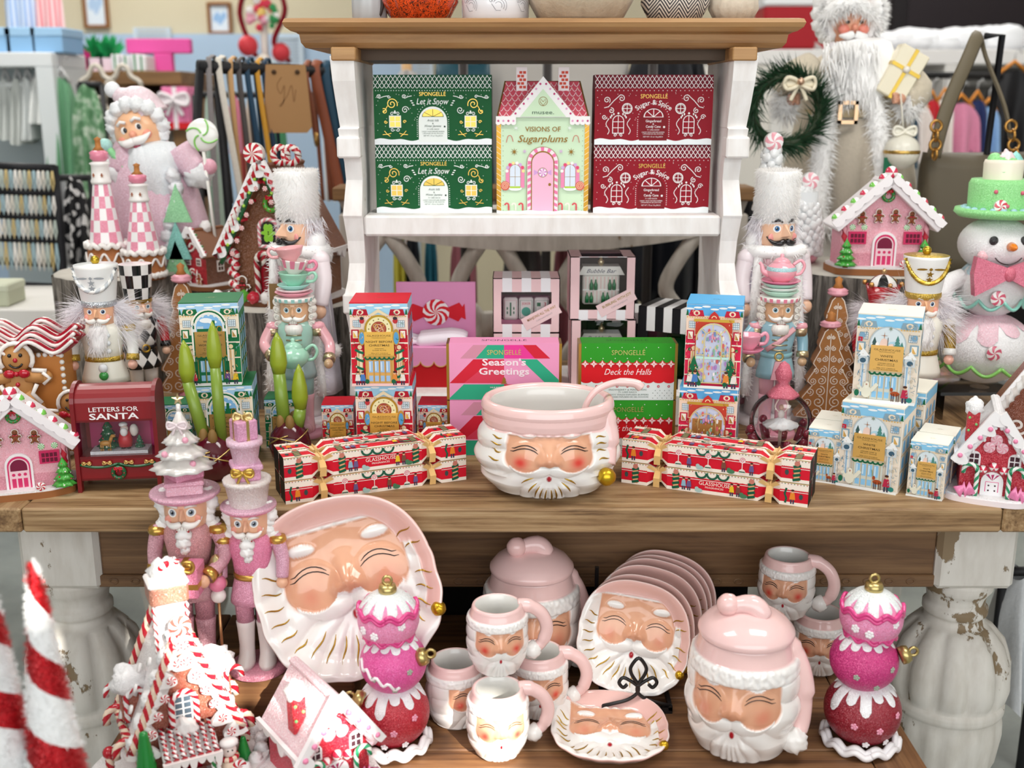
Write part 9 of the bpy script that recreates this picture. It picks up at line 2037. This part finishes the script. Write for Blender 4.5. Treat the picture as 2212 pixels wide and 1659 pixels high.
def cookie_tree(x,y,h,w,label,rz=0):
 t=thing('gingerbread_tree',label,'tree',(x,y,TAB),rz);z0=h*.10;H2=h*.76;pr=[]
 for i in range(5): f=i/5;pr += [(w/2*(1-f*.80),z0+H2*(f+.015)),(w/2*(1-f*.80)*.97,z0+H2*(f+.04)),(w/2*(1-f*.84)*.62,z0+H2*(f+.17))]
 pr=[(w*.3,z0)]+pr+[(w*.05,z0+H2)];out=pr+[(-a,b) for a,b in pr[::-1]];MB().prism(out,-.013,.013,'m:a9713f',plane((0,0,0))).build('cookie',t,bevel=.002)
 m=MB().art(plane((0,-.0135,0)));ic='s:f0e4d6'
 L_=[(a*.93,b) for a,b in pr];m.line(L_,.0016,ic);m.line([(-a,b) for a,b in L_],.0016,ic);m.line([(0,z0+H2*.05),(0,z0+H2*.95)],.0014,ic)
 for i in range(8):
  f=(i+.3)/8.3;ww=w/2*(1-f*.82);rr=ww*.22
  for s in (-1,1):
   m.curl(s*ww*.30,z0+H2*(f+.03),rr,ic,.0014,1.6,pi/2,s)
   if i < 6: m.curl(s*ww*.70,z0+H2*(f+.02),rr*.75,ic,.0013,1.5,-pi/2,-s)
 m.build('icing',t);MB().lathe([(w*.16,0),(w*.20,h*.02),(w*.16,h*.045),(w*.2,h*.07),(w*.14,h*.10)],'g:d98a98',24).build('foot',t);MB().lathe([(w*.08,z0+H2),(w*.16,z0+H2+h*.015),(w*.17,z0+H2+h*.03),(w*.15,z0+H2+h*.035),(w*.17,z0+H2+h*.045),(w*.1,z0+H2+h*.06)],'g:e8a2b0',20).build('macaron',t);MB().lathe([(w*.09,z0+H2+h*.06),(w*.05,h*.95),(w*.065,h*.98),(0,h)],'m:b5763c',14).build('finial',t)
cookie_tree(.568,1.925,zat(672,1.925)-TAB,.112,'front gingerbread cookie tree with white icing scrolls right of the blue nutcracker',radians(-6));cookie_tree(.598,1.996,zat(597,1.992)-TAB,.112,'rear gingerbread cookie tree with white icing scrolls before the right stump',radians(-8));cookie_tree(-.632,2.085,zat(567,2.085)-TAB,.115,'gingerbread cookie tree behind the checked nutcracker at left',radians(8))
t=thing('letterbox_lantern','dark red letterbox lantern reading Letters for Santa with a lit snow scene','lantern',(-.603,1.622,TAB),radians(7));w,d,h=.112,.062,.160;RR='s:86141c'
prf=[(-d/2,.018),(d/2,.018),(d/2,h-.02)]+[(d/2*cos(a),h-.02+.022*sin(a)) for a in [pi*i/10 for i in range(1,10)]]+[(-d/2,h-.02),(-d/2,h-.048),(-d/2+.004,h-.048),(-d/2+.004,h-.05),(d/2-.012,h-.05),(d/2-.012,.055),(-d/2,.055)]
MB().prism(prf,-w/2,w/2,RR,plane((0,0,0),(0,1,0),(0,0,1))).build('case',t);MB().box(-w/2+.006,w/2-.006,d/2-.0125,d/2-.0115,.055,h-.05,'m:c03a70').build('backdrop',t)  # backdrop magenta brightened in place of the lantern's inner light
for s in (-1,1): MB().prism([(-d/2-.004,0),(-d/2+.008,0),(-d/2+.008,.012),(d/2-.008,.012),(d/2-.008,0),(d/2+.004,0),(d/2+.004,h-.02)]+[((d/2+.004)*cos(a),h-.02+.027*sin(a)) for a in [pi*i/10 for i in range(1,10)]]+[(-d/2-.004,h-.02)],0,.006,'s:7a1018',plane((s*w/2-(.006 if s < 0 else 0),0,0),(0,1,0),(0,0,1))).build('side_panel',t)
f=MB().art(plane((0,-d/2-.0005,0)));f.text('LETTERS FOR',0,h-.034,.0072,'p:f4eeee',.072,bold=.01);f.text('SANTA',0,h-.046,.0095,'p:f4eeee',.072,bold=.02)
for a,b,c_,e in ((-w/2,.0,w/2,.003),(-w/2,h-.05,w/2,h-.047),(-w/2,.052,w/2,.056)): f.rect(a,b+(.018 if b == 0 else 0),c_,e+(.018 if b == 0 else 0),'s:6a0e14')
f.build('front_lettering',t);MB().box(-w/2+.005,w/2-.005,-d/2+.001,-d/2+.0014,.056,h-.05,'film').build('glass',t);MB().box(-w*.38,w*.38,-.02,.012,.055,.060,'l:eef0f4').build('snow_floor',t);icing_tree(t,-.018,-.004,.060,.048,'g:1f5a3a');icing_tree(t,.028,-.004,.060,.022,'g:2a6a4a')
m=MB();lofty(m,[(.010,.008,.064,.008,-.008),(.011,.009,.074,.008,-.008),(.007,.006,.088,.008,-.008)],'s:c81c2c',14);m.ball((.008,-.009,.092),.006,'s:f2ddd0',10,7);m.ball((.008,-.014,.088),(.006,.004,.007),'s:f6f4f2',8,6);m.ball((.006,-.006,.098),(.007,.006,.004),'s:f2f2f2',8,6);m.ball((.021,-.004,.088),(.007,.006,.010),'s:e9e4dc',8,6);[m.tube([(x,-.008,.060),(x,-.008,.066)],.0032,'s:2a1a1a',6) for x in (.004,.012)];m.build('tiny_santa',t)
m=MB();m.ball((-.020,-.016,.072),(.009,.004,.0045),'s:c48a3a',10,7);m.tube([(-.013,-.016,.074),(-.010,-.016,.082)],.0028,'s:c48a3a',6);m.ball((-.008,-.016,.083),(.004,.0026,.0026),'s:c48a3a',8,6);[m.tube([(x,-.016,.070),(x,-.016,.060)],.0013,'s:c48a3a',5) for x in (-.027,-.024,-.016,-.013)];m.build('tiny_reindeer',t)
m=MB();[m.tube([(x+.011*i/2-.0055*5,-d/2-.002,.044-.005*sin(pi*i/10)) for i in range(11)],.0022,'g:1f5a34',6) for x in (-.028,.0275,.083)];[bow(m,plane((x,-d/2-.002,.046)),.007,'au:d8b070',False) for x in (-.046,-.016,.016,.046)];m.build('garland',t);wreath(t,0,-d/2-.003,.030,.0085,'g:1f5a34')
def amaryllis(x,y,r,label,stems,rz=0):
 t=thing('amaryllis_bulb',label,'plant',(x,y,TAB),rz);MB().lathe([(r*.6,0),(r*.9,r*.25),(r*1.02,r*.8),(r*.9,r*1.35),(r*.6,r*1.75),(r*.42,r*1.95),(0,r*2)],'g:54101f',36,cap=False).build('wax_bulb',t);m=MB()
 for a0,tilt in ((0,.5),(2,-.5),(4.2,.35)): m.tube([(r*1.0*sin(a+a0)*cos(tilt*sin(a)),-r*1.0*cos(a+a0)*cos(tilt*sin(a)),r*.9+r*.75*sin(a)*tilt*1.6) for a in [2*pi*i/30 for i in range(22)]],.0013,'au:d8bc7a',5)
 m.build('gold_drizzle',t);m=MB();[m.ball((.014*cos(a),.014*sin(a),r*1.9),(.008,.008,.016),'m:8a6a3a',8,6) for a in (0,1.2,2.5,3.7,5)];m.build('bulb_neck',t)
 for (dx,h,lean,bud,sr) in stems: c_='s:7f9a3a';MB().tube([(dx,0,r*1.7),(dx+lean*.5,0,r*1.7+(h-bud)*.5),(dx+lean,0,r*1.7+h-bud)],[sr,sr*1.05,sr*.95],c_,12).build('stem',t);z1=r*1.7+h-bud;m=MB();lofty(m,[(sr*.95,sr*.9,z1,dx+lean,0),(sr*1.35,sr*1.1,z1+bud*.25,dx+lean,0),(sr*1.25,sr*1.0,z1+bud*.5,dx+lean,0),(sr*.8,sr*.7,z1+bud*.8,dx+lean*1.05,0),(sr*.1,sr*.1,z1+bud,dx+lean*1.1,0)],'s:93a52c',14);m.build('bud',t)
amaryllis(-.470,1.650,.036,'maroon waxed amaryllis bulb with two tall green stems at left',[(-.012,zat(735,1.65)-TAB-.061,-.020,.066,.0095),(.014,zat(695,1.65)-TAB-.061,-.002,.072,.0088)]);amaryllis(-.368,1.742,.034,'maroon waxed amaryllis bulb with one tall stem behind the crackers',[(-.008,zat(718,1.742)-TAB-.058,-.004,.068,.0105),(.014,.105,.006,.075,.010)])
t=thing('glass_globe','clear glass globe with a pink finial and a ballerina inside','ornament',(.452,1.775,TAB));r=.052;zc=.056
MB().ball((0,0,zc),r,'film',36,22).build('glass',t);MB().lathe([(.024,.004),(.030,.0),(.034,.004),(.03,.012),(0,.012)],'g:7a2434',28).build('base',t);m=MB();[m.tube([(r*.78*sin(a),-r*.78*cos(a),.014),(r*1.0*sin(a),-r*1.0*cos(a),.022+.016*(i % 2))],.0075,'g:8a2a3c',8).ball((r*1.02*sin(a),-r*1.02*cos(a),.030+.016*(i % 2)),.0075,'g:8a2a3c',8,6) for i,a in enumerate([2*pi*k/9 for k in range(9)])];m.build('claw_ring',t)
MB().lathe([(.027,0),(.025,.004),(.013,.016),(.008,.022),(.013,.030),(.014,.040),(.008,.054),(0,.060)],'l:d8687c',36,TR(0,0,zc+r*.86),rf=lambda a,q_,z: 1+.07*sin(a*5+z*260)).build('finial',t)
m=MB();m.lathe([(.003,.050),(.027,.047),(.030,.051),(.010,.058),(.004,.062)],'m:fbfaf9',36,zf=lambda a,q_: .0015*sin(a*12));m.build('tutu',t);m=MB();lofty(m,[(.004,.003,.060),(.006,.004,.070),(.003,.003,.076)],'s:eee2dc',12);m.ball((0,0,.081),.0048,'s:d8b09a',10,8);[m.tube(smooth_path([(s*.005,0,.073),(s*.011,0,.082),(s*.006,0,.094),(0,0,.098)],4),.0013,'s:f0dccf',6) for s in (-1,1)];[m.tube([(s*.002,0,.050),(s*.001,0,.014)],.0016,'s:f0dccf',6) for s in (-1,1)];m.build('ballerina',t)
def flower(t,c,r,col,k=6):
 d=Vector(c[1]).normalized();m=MB(plane(Vector(c[0])+d*.0006,d.orthogonal(),d.cross(d.orthogonal())));[m.ball((r*.6*cos(2*pi*i/k),r*.6*sin(2*pi*i/k),0),(r*.42,r*.42,r*.2),col,7,5) for i in range(k)];m.ball((0,0,0),(r*.35,r*.35,r*.25),col,7,5);m.build('flower',t)
def stack(label,x,y,flip):
 t=thing('ornament_stack',label,'ornament',(x,y,BEN));cs=['l:b4152c' if flip > 0 else 'l:8e1228','l:e0529a' if flip > 0 else 'l:c8307a','l:f08fb8'];s=.00065;rs=[.0535,.047,.043];zc=[.052,.130,.196];of=[0,flip*.004,flip*-.001]
 for i in range(3): MB().ball((of[i],0,zc[i]),(rs[i],rs[i],rs[i]*.93),cs[i],36,20).build('ball',t)
 for i,n in ((0,13),(1,13),(2,11)):
  T=bpy.data.objects.new('icing_cap',None);g0=len(COL.objects);bpy.data.objects.remove(T);icing_ball(t,rs[i]*.93,0,zc[i],'l:f4f3f6' if i != 2 else 'l:eef3f4',i+3,n,1,rs[i],.08,.72,'icing_cap');o_=COL.objects[-1];o_.location.x=of[i];o_.rotation_euler=(0,0,0)
 m=MB();[m.tube([((rs[0]*.93+e)*sin(a),-(rs[0]*.93+e)*cos(a),.0105-e*.7+.0035*sin(a*11)) for a in [2*pi*i/132 for i in range(133)]],.0045,'s:f2eef0',7) for e in (-.003,.003)];m.build('ruffle',t)
 for zz in (.012,-.024): m=MB();q_=sqrt(rs[2]**2-(zz/.93)**2);[m.tube([(of[2]+q_*1.01*sin(a),-q_*1.01*cos(a),zc[2]+zz+e+.0035*sin(a*10)) for a in [2*pi*i/110 for i in range(111)]],.0028,'g:e2488e',6) for e in (0,.005)];m.build('pink_ruffle',t)
 for (cx_,cy_,cz_,up) in ((of[2],0,zc[2]+rs[2]*.93,0),(.043,-.016,zc[1]+.014,1))+(((-.040,-.022,zc[0]+.030,1),) if flip > 0 else ()):
  M=TR(cx_,cy_,cz_,0,0,radians(0 if not up else (68 if cx_ > 0 else -68)));MB(M).lathe([(.012,-.003),(.013,.004),(.011,.010),(0,.011)],'au:c9b478',20,rf=lambda a,q_,z: 1+.06*sin(a*10)).build('ornament_cap',t);MB(M).tube(arc3((0,0,.016),.006,0,2*pi,14),.0022,'au:c9b478',6,cap=False).build('hanger_ring',t)
 for i,(ax,zz,cl,kk) in enumerate([(-.35,.0,'s:f6f0f2',6),(.55,.012,'s:f6f0f2',6),(-.8,.004,'s:f6f0f2',6)]): a=ax;q_=sqrt(rs[2]**2-zz*zz);flower(t,((of[2]+q_*sin(a),-q_*cos(a),zc[2]+zz-.008),(sin(a),-cos(a),zz*8)),.0065,cl)
 for a,zz in ((-.5,-.006),(.15,-.022),(.6,.004)): q_=sqrt(rs[1]**2-zz*zz);flower(t,((of[1]+q_*sin(a),-q_*cos(a),zc[1]+zz),(sin(a),-cos(a),zz*8)),.0048,'s:a8b0a0',5)
 for a,zz,cl in ((-.5,.0,'s:eea0b8'),(.15,-.004,'s:eea0b8'),(.75,.012,'s:eea0b8'),(-.15,-.030,'s:f6f0f2'),(.5,-.028,'s:f6f0f2')): q_=sqrt(rs[0]**2-zz*zz);flower(t,((q_*sin(a),-q_*cos(a),zc[0]+zz),(sin(a),-cos(a),zz*8)),.0055,cl,5)
 if flip > 0: m=MB();m.tube([(of[1]+rs[1]*sin(a)*cos(b)*1.01,-rs[1]*cos(a)*cos(b)*1.01,zc[1]+rs[1]*.93*sin(b)) for a,b in [(-1.2+1.5*i/24,.25-.75*i/24+.10*sin(i*1.1)) for i in range(25)]],.0024,'s:f6f0f2',6);m.build('icing_squiggle',t)
stack('tower of three pink and red ornament balls in front of the huge platter',-.170,1.392,1);stack('tower of three pink and red ornament balls at the right end of the bench',.498,1.398,-1)
for x,y,top,lb,ph in ((-.476,1.012,1212,'tinsel candy striped cone, the right of the pair at bottom left',0.2),(-.534,1.02,1130,'tinsel candy striped cone cut off by the left edge',1.6)):
 t=thing('candy_cone',lb,'decoration',(x,y,0));zt_=zat(top,y);R=random.Random(int(top));Rz=lambda z: min(.0295,.004+(zt_-z)*.108) if zt_-z > .02 else .002+(zt_-z)*.2;n=40;rows=110;PT=10.5
 col=lambda a,z: 'lm:b8101c' if ((a/(2*pi)+z*PT+ph) % 1) < .42 else 'l:f1f1f1'
 m=MB();AN=lambda i,j: 2*pi*(i/n-zt_*j/rows*PT-ph)
 for j in range(rows):
  for i in range(n): m.f.append((j*n+i,j*n+(i+1) % n,(j+1)*n+(i+1) % n,(j+1)*n+i));m.m.append(m.mi('lm:b8101c' if (i+.5)/n < .42 else 'l:f1f1f1'));m.s.append(True)
 m.v=[Vector((Rz(zt_*j/rows)*cos(AN(i,j)),Rz(zt_*j/rows)*sin(AN(i,j)),zt_*j/rows)) for j in range(rows+1) for i in range(n)];m.build('cone',t);hs={'lm:b8101c': [],'l:f1f1f1': []}
 for _ in range(4200): z=.55+(zt_-.55)*R.random();a=R.uniform(0,6.283);r=Rz(z);hs[col(a,z)].append(((r*cos(a),r*sin(a),z),(cos(a),sin(a),R.uniform(-.5,.8))))
 m=MB();[m.hair(v,c_,.0055,.0005,0,2,jit=.8) for c_,v in hs.items()];m.build('tinsel',t)
def ontop(name,label,px,r,prof,mat,cat,rf=None,stem=None,sy=1):
 t=thing(name,label,cat,(A(px,40,2.0).x,2.02,TOPS));MB().lathe([(r*a,r*b) for a,b in prof],mat,60,rf=rf,sy=sy).build('body',t)
 if stem: MB().tube([(0,0,r*1.25),(.01,0,r*1.6)],r*.12,stem,8).build('stem',t)
 return t
PUM=[(.3,0),(.75,.06),(1,.5),(.95,.95),(.6,1.25),(.15,1.3)];rib=lambda k,e: (lambda a,q_,z: 1-e*(1-abs(sin(a*k/2)))**2)
g=ontop('glass_pumpkin','glossy orange glass pumpkin on top of the hutch',905,.068,PUM,'orange_glass','pumpkin',rib(9,.12),'g:3a7a2a');ontop('fabric_pumpkin','cream fabric pumpkin on top of the hutch',1255,.100,PUM,'f:d9cbb4','pumpkin',rib(9,.06),'m:7a5a3a');ontop('fabric_pumpkin','herringbone fabric pumpkin on top of the hutch',1460,.060,PUM,'herringbone','pumpkin',rib(7,.05),'m:7a5a3a');ontop('knit_pumpkin','cream cable knit pumpkin at the right end of the hutch top',1588,.044,PUM,'f:d8ccba','pumpkin',rib(14,.08),'m:7a5a3a');ontop('glass_jar','clear silvered glass jar at the left end of the hutch top',796,.030,[(.9,0),(1,.1),(1,2.6),(.8,2.8)],'s:b9bec2','jar',lambda a,q_,z: 1+.03*sin(a*11+z*60))
t=ontop('turkey_crock','white crock printed with line drawn turkeys on top of the hutch',1070,.058,[(.9,0),(1,.08),(1.04,1.3),(1,1.3),(.95,.2)],'g:eef0f6','pot');m=MB()
for a in (-.75,.1,.9): M=plane((.0600*sin(a),-.0600*cos(a),.024),(cos(a),sin(a),0));m.AM=M;m.lay=3;[m.ring(0,0,.006+.004*i,.0006,'p:5a5a66',16,-.6,2.6) for i in range(3)];m.curl(-.012,.008,.005,'p:5a5a66',.0006,1.2,0,1);m.line([(-.012,.003),(-.004,-.008),(.004,-.008)],.0006,'p:5a5a66')
m.build('turkey_print',t);tw=thing('wire_twig','dark twisted wire twig beside the orange glass pumpkin','twig',(A(822,40,2.0).x,2.0,TOPS));MB().tube(smooth_path([(-.006,0,0),(.004,0,.03),(-.004,.005,.06),(.008,0,.1)],5),.0035,'m:3a3230',6).tube(smooth_path([(-.004,0,.0),(-.010,0,.04),(.004,0,.09)],5),.003,'m:3a3230',6).build('wire',tw)
t=thing('bottle_brush_tree','small silver bottle brush tree behind the letterbox lantern','tree',(-.690,1.765,TAB));MB().lathe([(.012,0),(.014,.006),(.002,.012)],'s:c9ccd0',14).build('foot',t);R=random.Random(1);m=MB().tube([(0,0,.01),(0,0,.105)],.0016,'s:9a9ca0',6);m.hair([((0,0,z),(cos(a)*(1.15-z*9),sin(a)*(1.15-z*9),.12)) for z,a in [(.014+.09*R.random(),R.uniform(0,6.3)) for _ in range(420)]],'l:c4cad0',.030,.0008,.2,1,jit=.15);m.build('bristles',t);MB().ball((0,0,.110),.005,'au:d8b84a',8,6).build('star',t)
